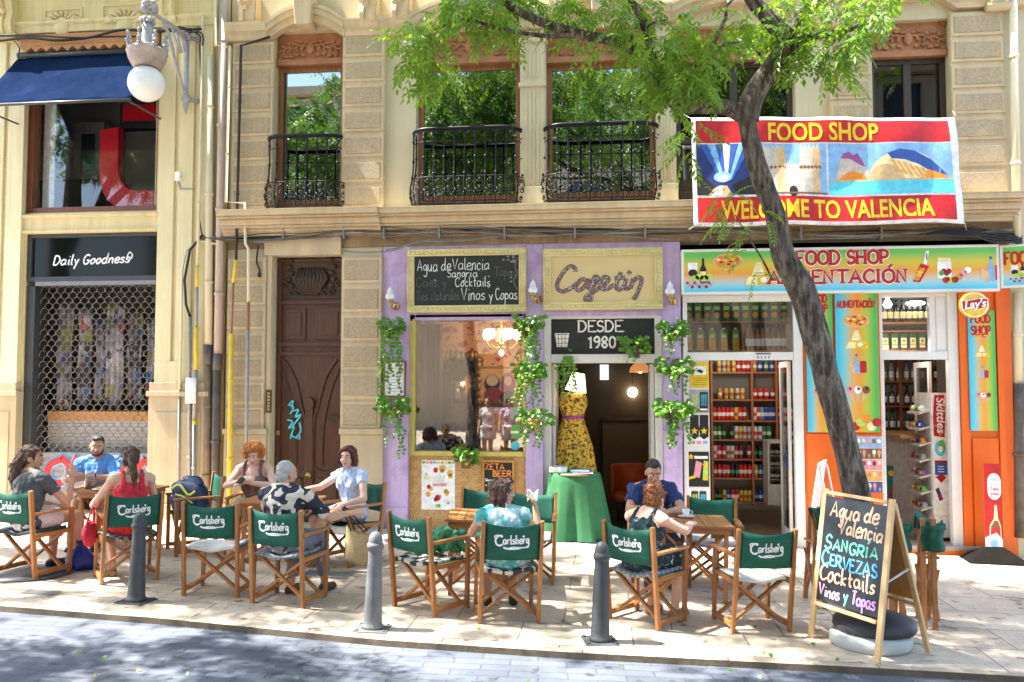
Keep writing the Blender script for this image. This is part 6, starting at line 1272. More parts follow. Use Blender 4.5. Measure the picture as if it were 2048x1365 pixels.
# ------------------------------------------------------------ on the tables
m_china = M('white china', (.78, .78, .76), .2, .04, 5, 0); m_cglass = glass('clear drinking glass', (.93, .94, .94), 1.3)
p = ttop('t4', -.02, .12); o = thing('coffee_cup', 'small white coffee cup standing on its saucer', 'cup', p+V((0, 0, .02))); mb = MB(); mb.lathe(p+V((0, 0, .014)), [(0, 0), (.024, 0), (.034, .03), (.040, .07), (.036, .07), (.030, .03), (0, .012)], 18); mb.build('body', [m_china], o); mb = MB(); mb.tube(smooth([p+V((.038, 0, .07)), p+V((.062, 0, .062)), p+V((.056, 0, .038)), p+V((.034, 0, .034))], 4), .005, 6); mb.build('handle', [m_china], o)
mb = MB(); mb.lathe(p, [(0, 0), (.04, 0), (.085, .016), (.085, .02), (.035, .008), (0, .008)], 24); tag(mb.build('saucer', [m_china]), 'white saucer under the coffee cup', 'saucer')
mb = MB(); mb.box(p.x-.25, p.x-.13, p.y-.12, p.y-.04, p.z, p.z+.006); tag(mb.build('paper_napkin', [m_china]), 'folded white napkin by the coffee saucer', 'napkin')
m_redj = M('red sangria', (.45, .02, .02), .15, .1, 5, 0)
def wineglass(p, lab, fill=.05):
    o = thing('wine_glass', lab, 'glass', p, group=None); mb = MB(); mb.lathe(p, [(0, 0), (.036, .002), (.006, .012), (.005, .075), (.03, .095), (.047, .135), (.046, .175), (.042, .19)], 16, cap=False); mb.build('bowl', [m_cglass], o); mb = MB(); mb.lathe(p+V((0, 0, .092)), [(0, 0), (.028, .005), (.043, .038), (.043, fill), (0, fill)], 16); mb.build('drink', [m_redj], o)
wineglass(ttop('t1', .10, -.12), 'stemmed glass of red drink held by the man in the blue shirt'); 
p = ttop('t1', -.27, -.16); o = thing('jug', 'clear glass jug of pale drink on the leftmost table', 'jug', p); mb = MB(); mb.lathe(p, [(0, 0), (.06, 0), (.066, .06), (.055, .15), (.062, .2)], 18, cap=False); mb.build('body', [m_cglass], o); mb = MB(); mb.lathe(p+V((0, 0, .004)), [(0, 0), (.057, 0), (.062, .05), (.058, .09), (0, .09)], 18); mb.build('drink', [M('pale orange drink', (.7, .42, .28), .2, .1, 5, 0)], o)
def plate(p, lab, c, r=.10):
    o = thing('plate', lab, 'plate', p); mb = MB(); mb.lathe(p, [(0, 0), (r*.6, 0), (r, .016), (r, .021), (r*.55, .008), (0, .008)], 24); mb.build('dish', [m_china], o); mb = MB()
    for i in range(9): mb.ball(p+V((rnd.uniform(-.55, .55)*r, rnd.uniform(-.55, .55)*r, .022)), (.025, .02, .014), 8, i % len(c), 5)
    mb.build('food', [PAL[PI_[k]] for k in c], o)
plate(ttop('t1', -.06, -.24), 'plate of yellow and red snacks on the leftmost table', ('yellow', 'red', 'amber'), .12); plate(ttop('t2', .24, .05), 'plate of yellow snacks by the woman with the burgundy bob', ('yellow', 'amber', 'cream')); plate(ttop('t3', .28, .22), 'small plate of pale snacks on the sunlit table', ('cream', 'tan'), .07)
mb = MB(); p = ttop('t2', -.18, .10); mb.box(p.x-.10, p.x+.10, p.y-.08, p.y+.07, p.z, p.z+.012, 0); mb.box(p.x-.02, p.x+.17, p.y-.1, p.y+.05, p.z+.0125, p.z+.02, 1); tag(mb.build('menu_cards', [PAL[PI_['white']], PAL[PI_['cream']]]), 'pale menu cards on the table before the curly haired woman', 'menu')
# ------------------------------------------------------------ bollards
m_boll = M('dark grey cast iron paint', (.048, .054, .059), .5, .25, 6, .35, 50, dirt=(.075, .08, .082))
m_boll2 = M('weathered grey iron paint', (.135, .14, .145), .6, .25, 6, .35, 50, dirt=(.21, .205, .195))
def make_bollard():
    o = thing('bollard', 'x', 'bollard', (0, 0, 0), 0, 'cast iron bollards along the kerb'); L = []
    mb = MB(); mb.lathe((0, 0, .012), [(0, 0), (0.088, 0), (0.088, 0.02), (0.078, 0.035), (0.075, 0.06), (0.056, 0.62), (0.056, 0.635), (0.066, 0.64), (0.07, 0.665), (0.066, 0.685), (0.058, 0.69), (0.058, 0.7), (0.055, 0.735), (0.04, 0.765), (0.017, 0.78), (0, 0.782)], 28); L.append(mb.build('post', [m_boll], o, world=False))
    mb = MB(); mb.box(-.135, .135, -.125, .125, 0, .0125); L.append(mb.build('base_plate', [m_boll], o, world=False, bevel=.003))
    for sx in (-1, 1):
        for sy in (-1, 1): mb = MB(); mb.lathe((sx*.11, sy*.10, .0126), [(0, 0), (.013, 0), (.013, .009), (0, .012)], 6, sm=False); L.append(mb.build('bolt', [m_boll], o, world=False))
    KIDS[o.name] = L; return o
bp = make_bollard()
for i, ((px, py), lab) in enumerate((((272, 1203), 'dark bollard in front of the woman in the red top'), ((745, 1258), 'weathered grey bollard by the straw bag'), ((1200, 1283), 'dark bollard in front of the chair of the red haired woman'))):
    o = bp if i == 0 else dup(bp); g = G(px, py); o.location = (g.x, g.y, zg(g.x)-.003); o.rotation_euler = (0, math.atan(-GB), RD(-6+9*i)); o['label'] = lab
    if i == 1:
        for ch in o.children: ch.data = ch.data.copy(); ch.data.materials[0] = m_boll2
# ------------------------------------------------------------ sandwich board
FL, FR = G(1617, 1274), G(1760, 1328); ax = (FR-FL); Wd = ax.length; ex = ax.normalized(); ez = V((0, 0, 1)); back = V((-ex.y, ex.x, 0)).normalized()
TLp = P(1659, 972, FL.y+.14); Hb = 1.21
ab = thing('sandwich_board', 'pine framed chalk sandwich board lettered Agua de Valencia in colours', 'sandwich board', (FL+FR)/2)
m_pine = wood('pale pine', (.70, .46, .22), .5, 2, .16); m_pinex = wood('pale pine across', (.70, .46, .22), .5, 0, .16)
lean = V((0, 0, Hb))+back*.20; up = lean.normalized(); nrm = ex.cross(up).normalized()*1.0
if nrm.dot(back) > 0: nrm = -nrm
def AB(x, h, d=0): return FL+ex*x+up*h+nrm*d
ed = ex*1
for x in (.025, Wd-.025): mb = MB(); mb.bar(AB(x, 0), AB(x, 1.235), .05, .028, nrm); mb.build('leg', [m_pine], ab, bevel=.004)
for h_ in (1.205, .29): mb = MB(); mb.bar(AB(.0505, h_), AB(Wd-.0505, h_), .0275, .06, nrm); mb.build('cross_rail', [m_pinex], ab, bevel=.004)
mb = MB(); TB4 = MX(((ex.x, up.x, nrm.x, FL.x), (ex.y, up.y, nrm.y, FL.y), (ex.z, up.z, nrm.z, FL.z), (0, 0, 0, 1))); mb.rect(.0505, .3205, Wd-.0505, 1.1745, TB4, .008); pan = mb.build('board', [M('slate blackboard panel', (.028, .032, .04), .35, .5, 3, .03)], ab)
# back frame hinged at the top
bl = back*.40-up*0
def AK(x, h): t = h/1.02; return FL+ex*x+back*(.56-.345*t)+V((0, 0, Hb*.98*t+.0))
for x in (.025, Wd-.025): mb = MB(); mb.bar(AK(x, 0), AK(x, 1.02), .045, .026, nrm); mb.build('leg', [m_pine], ab, bevel=.004)
mb = MB(); mb.bar(AK(.05, .33), AK(Wd-.05, .33), .026, .05, nrm); mb.build('cross_rail', [m_pinex], ab, bevel=.004)
mb = MB(); a, b, c, d = AK(.05, .36), AK(Wd-.05, .36), AK(Wd-.05, .98), AK(.05, .98); k = back*.006; mb.hexa([a, b, c, d], [a+k, b+k, c+k, d+k]); mb.build('board', [wood('plain plywood back', (.58, .30, .10), .5, 2, .2)], ab)
mb = MB(); mb.bar(AB(Wd-.02, .60, -.02), AK(Wd-.02, .58), .018, .006); mb.build('stay', [PAL[PI_['white']]], ab)
T = TB4 @ MX.Translation((0, 0, .008)); mb = MB(); iw = Wd-.10; x0 = .05
for s, sz, r, fx, fy, fw, mi, sm, sl in (('Agua', .13, .0125, .10, .815, .50, 0, None, .15), ('de', .115, .0125, .66, .82, .24, 0, None, .15), ('Valencia', .12, .0115, .27, .665, .71, 0, None, .12), ('SANGRÍA', .115, .0115, .06, .50, .88, 1, .82, .05), ('CERVEZAS', .115, .0115, .03, .345, .92, 2, .82, 0), ('Cocktails', .12, .011, .03, .20, .92, 3, None, 0), ('Vinos', .095, .0105, .03, .055, .37, 4, .9, 0), ('y', .095, .010, .45, .06, .09, 1, None, 0), ('Tapas', .095, .0105, .58, .06, .38, 5, None, 0)):
    write(mb, s, sz, r*.78, T, x0+iw*fx, .3205+.854*fy, mi, small=sm, fit=iw*fw, slant=sl, jit=.003, wob=.010)
mb.build('chalk_lettering', [flat('peach chalk pen', (.85, .58, .40), .8), flat('mint chalk pen', (.18, .70, .50), .8), flat('blue chalk pen', (.12, .50, .82), .8), flat('salmon chalk pen', (.80, .50, .34), .8), flat('pink chalk pen', (.82, .45, .60), .8), flat('violet chalk pen', (.62, .32, .68), .8)], pan)
# umbrella foot: two round weights
g = G(1741, 1290); mb = MB(); mb.lathe((g.x, g.y, zg(g.x)+.002), [(0, 0), (.30, 0), (.315, .02), (.315, .075), (.30, .10), (.10, .11), (0, .11)], 32); tag(mb.build('parasol_weight', [M('pale cast concrete', (.42, .44, .43), .85, .15, 5, .3, 40)]), 'pale round concrete parasol weight on the paving under the sandwich board', 'parasol base')
mb = MB(); mb.lathe((g.x+.05, g.y+.06, zg(g.x)+.114), [(0, 0), (.31, 0), (.325, .025), (.32, .07), (.28, .10), (.20, .125), (.10, .14), (.06, .142), (.055, .12), (0, .12)], 32); tag(mb.build('parasol_weight', [M('dark rubber weight', (.045, .045, .05), .55, .2, 5, .1)]), 'dark round weight stacked on the pale parasol weight', 'parasol base')
# folded chairs leaning behind the board
def folded(x, y, deg, lab, roll=True, H=.88):
    z0 = zg(x); o = thing('folded_chair', lab, 'folded chair', (x, y, z0), RD(deg), 'folded chairs beside the sandwich board')
    k = 0
    for i, (dx, dy) in enumerate(((-.075, -.20), (-.035, .20), (.012, -.20), (.055, .20))):
        mb = MB(); mb.bar((dx, dy, 0), (dx*1.0, dy*.55-.10, H-.02*(i % 2)), .034, .042, (1, 0, 0)); mb.build('leg', [m_teak], o, world=False, bevel=.004)
    for dx in (-.055, .035):
        mb = MB(); mb.bar((dx, -.2, .08), (dx, .12, .50), .02, .035, (1, 0, 0)); mb.bar((dx+.0205, .2, .08), (dx+.0205, -.14, .50), .02, .035, (1, 0, 0)); mb.build('cross_brace', [m_teak], o, world=False)
        mb = MB(); mb.bar((dx, -.22, .62), (dx, .1, .60), .045, .022, (0, 0, 1)); mb.build('armrest', [m_teaky], o, world=False, bevel=.004)
    mb = MB()
    if roll:
        mb.sheet(lambda u, w: (-.11+.22*u, -.23+.20*w+.05*sin(u*6), H-.09+.13*sin(pi*w)*(.6+.4*sin(u*5+1))+.02*sin(w*11)), 16, 12, .012)
        mb.sheet(lambda u, w: (-.09+.18*u+.01*sin(w*9), -.26+.03*sin(u*7), H-.28+.22*w), 10, 8, .01)
    else:
        mb.sheet(lambda u, w: (-.10+.05*sin(w*4)+.11*u, -.24+.04*sin(u*9), H-.42+.42*w), 12, 8, .01); mb.sheet(lambda u, w: (.02+.09*u, -.26+.05*sin(u*8+1), H-.36+.34*w), 12, 8, .01)
        write(mb, 'be', .06, .007, TF(-.07, -.275, H-.26), 0, 0, 1, fit=.08)
    mb.build('canvas', [m_canv, m_logo], o, world=False); return o
g = G(1880, 1262); folded(g.x-.02, g.y+.22, -6, 'folded teak chair with rolled green canvas right of the sandwich board', True, .96)
folded(g.x-.28, g.y+.30, -3, 'second folded teak chair tucked behind the sandwich board beside the rolled canvas', True, .93)
g = G(1640, 1215); folded(g.x, g.y+.15, 6, 'folded chair with hanging green canvas left of the sandwich board', False, .94)
# ------------------------------------------------------------ bags
m_straw = M('woven straw', (.62, .47, .25), .85, .18, 26, .6, 60)
x, y = -1.38, -2.72; zb_ = zg(x)+.10; o = thing('straw_bag', 'pale woven straw bag hanging from the arm of a green chair', 'bag', (x, y, zb_)); N = 32
def bag_pt(a, t): w = .11+.075*t; d = .05+.03*t; return V((x+w*cos(a)*(1+.05*sin(3*a)), y+d*sin(a), zb_+.34*t+.02*cos(2*a)*t))
mb = MB(); vs = [bag_pt(2*pi*j/N, i/8) for i in range(9) for j in range(N)]; mb.add(vs, [(i*N+j, i*N+(j+1) % N, (i+1)*N+(j+1) % N, (i+1)*N+j) for i in range(8) for j in range(N)]+[tuple(range(N-1, -1, -1))], 0, True); mb.move(MX.Translation((x, y, zb_)) @ MX.Rotation(RD(14), 4, 'Y') @ MX.Translation((-x, -y, -zb_))); mb.build('body', [m_straw], o)
for s in (-1, 1): mb = MB(); mb.tube(smooth([(x-.02, y+s*.06, zb_+.33), (x-.08, y+s*.05, zb_+.48), (x-.13, y+s*.03, zb_+.58), (x-.05, y+s*.05, zb_+.5), (x+.12, y+s*.06, zb_+.33)], 5), .009, 6); mb.build('handle', [M('dark leather strap', (.06, .035, .02), .6)], o)
m_bag = M('royal blue nylon', (.012, .018, .22), .32, .3, 6, .4, 14); g = G(163, 1138); mb = MB(); N = 24
prof = [(.12, 0), (.155, .03), (.15, .09), (.11, .16), (.05, .22), (.025, .25), (.05, .285), (.02, .27)]; vs = []
for i, (r, z) in enumerate(prof):
    for j in range(N): a = 2*pi*j/N; k = 1+.18*sin(3*a+i)+.08*sin(7*a-i*2); vs.append((g.x+r*k*cos(a)-.06*z, g.y+r*k*.8*sin(a), zg(g.x)+.002+z+.012*sin(5*a+i)))
mb.add(vs, [(i*N+j, i*N+(j+1) % N, (i+1)*N+(j+1) % N, (i+1)*N+j) for i in range(len(prof)-1) for j in range(N)]+[tuple(range(N-1, -1, -1))], 0, True); tag(mb.build('plastic_bag', [m_bag]), 'knotted shiny blue bag on the paving by the leftmost table', 'bag')
bx, by = -3.50, -2.16; bz = zg(bx)+.455; o = thing('backpack', 'navy backpack with yellow straps dumped on a green chair', 'backpack', (bx, by, bz)); mb = MB()

for cx, cy_, cz, ax_, ay_, az_ in ((0, 0, .17, .19, .12, .19), (-.02, -.12, .11, .15, .05, .10), (.02, .02, .36, .10, .06, .05)):
    k0 = len(mb.v); mb.ball((0, 0, 0), 1, 28, 0, 18)
    for i in range(k0, len(mb.v)):
        p = V(mb.v[i]); q = V([math.copysign(abs(c)**.55, c) for c in p]); q = q*(1+.07*NZ.noise(q*2.3+V((cx*9, 0, 0)))+.04*NZ.noise(q*6)); mb.v[i] = (bx+cx+q.x*ax_-.05*q.z, by+cy_+q.y*ay_+.03*q.z, bz+cz+q.z*az_)
mb.build('body', [M('navy nylon', (.02, .035, .10), .55, .3, 6, .3, 20)], o)
mb = MB(); mb.tube(smooth([(bx-.16, by-.14, bz+.28), (bx-.05, by-.17, bz+.33), (bx+.06, by-.18, bz+.22), (bx+.13, by-.16, bz+.26)], 5), .013, 6); mb.tube(smooth([(bx-.1, by-.16, bz+.22), (bx, by-.18, bz+.2), (bx+.1, by-.15, bz+.12)], 5), .01, 6); mb.build('strap', [flat('fluorescent yellow strap', (.72, .75, .05))], o)
x, y = -.25, -3.86; zb_ = zg(x)+.46; mb = MB(); r2 = random.Random(3)
for i in range(16):
    a = r2.uniform(0, 6.3); p0 = V((x+.12*cos(a), y+.10*sin(a), zb_+.05)); p3 = V((x+r2.uniform(-.2, .24), y+r2.uniform(-.16, .16), zb_+.02)); pm = (p0+p3)/2+V((0, 0, r2.uniform(.10, .20)))
    mb.tube(smooth([p0, pm, p3], 5), [.02, .024, .028, .03, .032, .034, .032, .03, .026, .022, .018], 8)
tag(mb.build('scarf', [M('crumpled green scarf cotton', (.05, .24, .12), .8, .5, 9, .5, 30)]), 'crumpled green striped scarf heaped on a diamond cushion', 'scarf')
# ground covers
m_cast = M('cast iron cover', (.10, .10, .105), .55, .3, 30, .6, 22, metal=.3)
g = G(62, 1146); mb = MB(); mb.lathe((g.x, g.y, zg(g.x)+.0045), [(0, 0), (.42, 0), (.42, .003), (0, .003)], 40)
tag(mb.build('manhole_cover', [m_cast]), 'round dark cast iron manhole cover under the leftmost chair', 'manhole cover')
for px, py, w, d, lab in ((85, 1186, .32, .13, 'small dark rectangular cover set in the paving at the left'), (655, 1150, .50, .3, 'grey utility cover set in the paving by the straw bag')):
    g = G(px, py); mb = MB(); z = zg(g.x); mb.add([(g.x-w/2, g.y-d/2, zg(g.x-w/2)+.0055), (g.x+w/2, g.y-d/2, zg(g.x+w/2)+.0055), (g.x+w/2, g.y+d/2, zg(g.x+w/2)+.0055), (g.x-w/2, g.y+d/2, zg(g.x-w/2)+.0055)], [(0, 1, 2, 3)]); tag(mb.build('utility_cover', [M('worn grey cover', (.16, .155, .15), .7, .2, 9, .4, 40)]), lab, 'utility cover')
# ============================================================ people
TS = bpy.data.scenes.new('workbench')
def remesh(mb, vox, it=4, disp=0, freq=9, fac=.5):
    me = bpy.data.meshes.new('tmp'); me.from_pydata(mb.v, [], mb.f); me.update()
    o = bpy.data.objects.new('tmp', me); TS.collection.objects.link(o)
    r = o.modifiers.new('r', 'REMESH'); r.mode = 'VOXEL'; r.voxel_size = vox
    if it: s = o.modifiers.new('s', 'SMOOTH'); s.iterations = it; s.factor = fac
    vl = TS.view_layers[0]; vl.update(); dg = vl.depsgraph; m2 = bpy.data.meshes.new_from_object(o.evaluated_get(dg)); bpy.data.objects.remove(o); bpy.data.meshes.remove(me)
    if disp:
        
        ns = [V(v.normal) for v in m2.vertices]; out = []
        for v, q in zip(m2.vertices, ns): c = V(v.co); out += (c+q*disp*(NZ.noise(c*freq)+.5*NZ.noise(c*freq*2.3)))[:]
        m2.vertices.foreach_set('co', out)
    m2.polygons.foreach_set('use_smooth', [True]*len(m2.polygons)); m2.update(); return m2
def mobj(name, me, mats, parent):
    for m in (mats if isinstance(mats, (list, tuple)) else [mats]): me.materials.append(m)
    me.name = name; o = bpy.data.objects.new(name, me); COL.objects.link(o); o.parent = parent; ORG[o.name] = V((0, 0, 0)); return o
def strands(me, fn, hc):
    r = random.Random(len(me.vertices)); mb = MB(); mb.v = [tuple(v.co) for v in me.vertices]; mb.f = [tuple(p.vertices) for p in me.polygons]; mb.m = [0]*len(mb.f); mb.s = [True]*len(mb.f)
    L, curl, n = {'hair_long': (.06, .12, 620), 'hair_pony': (.05, .15, 420), 'hair_curl': (.045, 1.6, 620), 'hair_short': (.022, .5, 420), 'hair_grey': (.020, .4, 380), 'hair_bob': (.05, .12, 460), 'hair_mid': (.055, .5, 560), 'hair_up': (.045, 1.2, 560)}[fn.__name__]
    vs = [(V(v.co), V(v.normal)) for v in me.vertices]
    for _ in range(n):
        p, nn = r.choice(vs); fl = V((0, -.35, -1)) if p.z < hc.z+.03 else V(((p.x-hc.x)*5, (p.y-hc.y)*4-.3, -.5))
        d = fl-nn*fl.dot(nn); d = d.normalized() if d.length > .01 else V((0, 0, -1)); q = p-nn*.002; pts = [q]; l = L*r.uniform(.5, 1.2)
        for i in range(4): d = (d+V((r.uniform(-1, 1), r.uniform(-1, 1), r.uniform(-1, 1)))*curl*.5+nn*(.10 if i < 2 else -.12)).normalized(); q = q+d*l/4; pts.append(q)
        mb.tube(pts, [.0028, .0032, .003, .0022, .0008], 4, cap=False)
    return mb.mesh('hair', [])
def cap_(mb, p, q, r0, r1, n=14, e0=True, e1=True):
    p, q = V(p), V(q); mb.tube([p, q], [r0, r1], n)
    if e0: mb.ball(p, r0, n)
    if e1: mb.ball(q, r1, n)
def eball(mb, c, r, M3=None, n=18, k=12):
    a = len(mb.v); mb.ball((0, 0, 0), r, n, None, k)
    for i in range(a, len(mb.v)): mb.v[i] = tuple(V(c)+(M3 @ V(mb.v[i]) if M3 else V(mb.v[i])))
def hand(mb, w, d, nrm, side, curl=.6, spread=.1, S=1.0):
    d = V(d).normalized(); nrm = V(nrm); nrm = (nrm-d*nrm.dot(d)).normalized(); sd = d.cross(nrm)*side     # sd points to the thumb side
    for i, (o, L) in enumerate(((.027, .082), (.009, .088), (-.009, .084), (-.026, .076))):
        k = V(w)+(d*L+sd*o)*S; mb.tube([V(w)+sd*o*.6*S+d*.005, k], [.0155*S, .0135*S], 10); mb.ball(k, .0135*S, 8, k=6)
        p = k; dd = (d+sd*o*spread*8).normalized(); a = curl*(.8+.08*i)
        for j, l in enumerate(((.042, .046, .043, .034)[i], (.025, .028, .026, .02)[i], (.02, .022, .021, .018)[i])):
            dd = (dd*cos(a*(.55, .8, .5)[j])+nrm*sin(a*(.55, .8, .5)[j])).normalized(); q = p+dd*l*S; mb.tube([p, q], [(.0105, .0098, .0088)[j]*S, (.0098, .0088, .0078)[j]*S], 8); mb.ball(q, (.0098, .0088, .0078)[j]*S, 8, k=6); p = q
    p = V(w)+(d*.022+sd*.022)*S; k = p+(d*.030+sd*.030+nrm*.012)*S; q = k+(d*.032+sd*.010+nrm*.014*(1+curl))*S; t = q+(d*.024-sd*.004+nrm*.010*(1+curl))*S
    mb.tube([p, k, q, t], [.0165*S, .013*S, .0115*S, .0085*S], 9); mb.ball(t, .0085*S, 8, k=6)
def skin(name, c):
    if name in _MC: return _MC[name]
    m = M(name, c, .48, .07, 12, .08, 160, spec=.4); b = m.node_tree.nodes['Principled BSDF']; b.inputs['Subsurface Weight'].default_value = .12; b.inputs['Subsurface Radius'].default_value = (.02, .008, .004); b.inputs['Subsurface Scale'].default_value = .6; return m
def hairmat(name, c, c2, st=(30, 30, 5)):
    m, n, b = mk(name); f = noise(n, coords(n, st), 3.2, 5, .65); lk(n, ramp(n, f, [(.3, c4(c)), (.7, c4(c2))]), b.inputs['Base Color']); b.inputs['Roughness'].default_value = .42; bump(n, b, f, .9, .012); return m
m_eye = flat('eye white', (.7, .68, .66), .2); m_iris = flat('dark iris', (.03, .018, .012), .15); m_lip = flat('lip colour', (.45, .14, .12), .4)
def person(x, y, deg, lab, sk, sh=.175, chest=.115, neck=(0, -.05, 1.03), head=None, hy=0, hp=0, hr=0, arms=None, knees=None, ankles=None, S=1.0, pel=(0, -.08, .56), female=True, top=None, bottom=None, shoes=None, hair=None, brow=(.05, .03, .02), beard=None, lift=0, roll=0, extra=None):
    o = thing('person', lab, 'person', (x, y, zg(x)+lift), RD(deg)); neck = V(neck); pel = V(pel)
    head = V(head) if head else neck+V((0, .045, .165)); HM = MX.Rotation(RD(hy), 3, 'Z') @ MX.Rotation(RD(hp), 3, 'X') @ MX.Rotation(RD(hr), 3, 'Y')
    ax = (neck-pel).normalized(); rx = V((cos(RD(roll)), sin(RD(roll)), 0)); ay = ax.cross(rx)*-1; ay = ay if ay.y > 0 else -ay
    TM = MX(((rx.x, ay.x, ax.x), (rx.y, ay.y, ax.y), (rx.z, ay.z, ax.z)))
    shl = [neck-ax*.045+rx*(-sh), neck-ax*.045+rx*sh]
    knees = [V(k) for k in (knees or [(-.12, .38, .53), (.12, .38, .53)])]; ankles = [V(k) for k in (ankles or [(-.12, .42, .09), (.12, .42, .09)])]
    hips = [pel+V((-.09, .02, -.01)), pel+V((.09, .02, -.01))]
    def torso(mb, e=0, lo=True):
        L = (neck-pel).length; f = lambda t: pel+ax*L*t
        eball(mb, f(-.02), (.165+e+(.012 if female else -.006), .125+e, .125+e), TM); eball(mb, f(.26), (.135+e+(0 if female else .022), .108+e, .14+e), TM); eball(mb, f(.50), (.150+e+(0 if female else .015), .112+e, .15+e), TM); eball(mb, f(.72)+ay*.008, (.160+e+(0 if female else .02), chest+e, .14+e), TM)
        eball(mb, f(.86), (sh*.92+e, .082+e, .085+e), TM)
        if female:
            for s in (-1, 1): eball(mb, f(.66)+rx*s*.075+ay*(chest-.035), (.066+e*.6, .062+e*.6, .066+e*.6), TM)
        for q in shl: mb.ball(q, .056+e, 14)
        cap_(mb, shl[0], shl[1], .05+e, .05+e); cap_(mb, shl[0]+ax*.012, neck+ax*.045, .046+e*.6, .04, e1=False); cap_(mb, shl[1]+ax*.012, neck+ax*.045, .046+e*.6, .04, e1=False)
    H = lambda a, b, c: head+HM @ V((a, b, c))
    mb = MB(); torso(mb); cap_(mb, neck-ax*.03, H(0, -.018, -.055), .057 if not female else .050, .052 if not female else .046)
    eball(mb, H(0, -.012, .028), (.073, .092, .088), HM); eball(mb, H(0, .018, -.03), (.062, .066, .082), HM); eball(mb, H(0, .046, -.082), (.032, .032, .03), HM); eball(mb, H(0, .058, .035), (.05, .03, .04), HM)
    for s in (-1, 1):
        eball(mb, H(s*.036, .055, -.030), (.026, .026, .024), HM); eball(mb, H(s*.076, -.012, -.012), (.012, .022, .034), HM)
    mb.tube([H(0, .083, .018), H(0, .097, -.012), H(0, .106, -.028)], [.009, .0115, .0145], 10); mb.ball(H(0, .103, -.030), .0145, 10)
    for s in (-1, 1): mb.ball(H(s*.011, .092, -.034), .010, 8)
    eball(mb, H(0, .076, -.062), (.024, .016, .012), HM)
    for s in (0, 1):
        sd = (-1, 1)[s]; el, wr, hd, pn = [V(q) for q in arms[s][:4]]; cu = arms[s][4] if len(arms[s]) > 4 else .5
        ra = 1.0 if female else 1.15
        cap_(mb, shl[s], el, .047*ra, .038*ra); mid = el.lerp(wr, .3); cap_(mb, el, mid, .038*ra, .040*ra); cap_(mb, mid, wr, .040*ra, .0245*ra); hand(mb, wr, hd, pn, sd, cu, S=1.0 if female else 1.08)
        cap_(mb, hips[s], knees[s], .092, .058); cm = knees[s].lerp(ankles[s], .3)+V((0, -.012, 0)); cap_(mb, knees[s], cm, .056, .057); cap_(mb, cm, ankles[s], .057, .036); t = (ankles[s]-knees[s]); fw = V((knees[s].x-hips[s].x, knees[s].y-hips[s].y, 0)); fw = fw.normalized() if fw.length > .05 else V((0, 1, 0)); heel = ankles[s]+V((0, 0, -.055))-fw*.03; toe = ankles[s]+V((0, 0, -.065))+fw*.15
        cap_(mb, heel, toe, .034, .026); cap_(mb, ankles[s], heel+fw*.05, .036, .034)
    bd = mobj('body', remesh(mb, .0068, 3, fac=.4), skin(*sk), o)
    for s in (-1, 1):
        f = MB(); f.ball(H(s*.030, .0765, .004), (.0125, .0095, .0075), 10, 0, 7); f.ball(H(s*.030, .0845, .004), (.006, .003, .006), 8, 1, 5); f.build('eye', [m_eye, m_iris], bd, world=False)
        f = MB(); f.tube([H(s*.014, .0895, .023), H(s*.032, .086, .028), H(s*.048, .072, .023)], [.0035, .0045, .003], 6); f.build('eyebrow', flat('brow %.2f %.2f' % (brow[0], brow[1]), brow, .8), bd, world=False)
    f = MB(); f.tube([H(-.023, .0775, -.062), H(-.010, .089, -.058), H(0, .0905, -.060), H(.010, .089, -.058), H(.023, .0775, -.062)], [.003, .0055, .005, .0055, .003], 8); f.tube([H(-.018, .080, -.066), H(0, .0905, -.070), H(.018, .080, -.066)], [.003, .006, .003], 8); f.build('mouth', m_lip, bd, world=False)
    if beard:
        f = MB(); eball(f, H(0, .05, -.088), (.036, .036, .028), HM)
        for s in (-1, 1): f.tube([H(s*.066, .012, -.03), H(s*.058, .035, -.065), H(s*.03, .058, -.092)], [.012, .017, .018], 8); 
        f.tube([H(-.028, .078, -.052), H(0, .094, -.046), H(.028, .078, -.052)], [.006, .007, .006], 8); mobj('beard', remesh(f, .006, 2, .002, 60), beard, bd)
    if top:
        mat, sl, kind = top; f = MB(); torso(f, .016)
        if kind == 'tank':
            f = MB(); L = (neck-pel).length; g = lambda t: pel+ax*L*t
            eball(f, g(-.02), (.185, .142, .14), TM); eball(f, g(.26), (.155, .128, .15), TM); eball(f, g(.50), (.168, .13, .15), TM); eball(f, g(.68)+ay*.005, (.165, chest+.018, .12), TM)
            for s in (-1, 1):
                if female: eball(f, g(.66)+rx*s*.075+ay*(chest-.033), (.074, .07, .072), TM)
                f.tube(smooth([tuple(q) for q in (g(.68)+rx*s*.10+ay*.11, g(.90)+rx*s*.098+ay*.082, neck+ax*.035+rx*s*.092+ay*.03, neck+ax*.03+rx*s*.088-ay*.035, g(.86)+rx*s*.088-ay*.088, g(.68)+rx*s*.095-ay*.108)], 4), .021, 8)
        for s in (0, 1):
            if sl > 0:
                el, wr = V(arms[s][0]), V(arms[s][1]); r0 = .068 if female else .076; e = shl[s].lerp(el, min(sl, 1)); cap_(f, shl[s]-rx*(-1, 1)[s]*.02, e, r0, .060 if female else .068, e1=sl >= 1)
                if sl > 1: cap_(f, el, el.lerp(wr, sl-1), .056, .046, e1=False)
        mobj('top', remesh(f, .0085, 4, .016, 12), mat, bd)
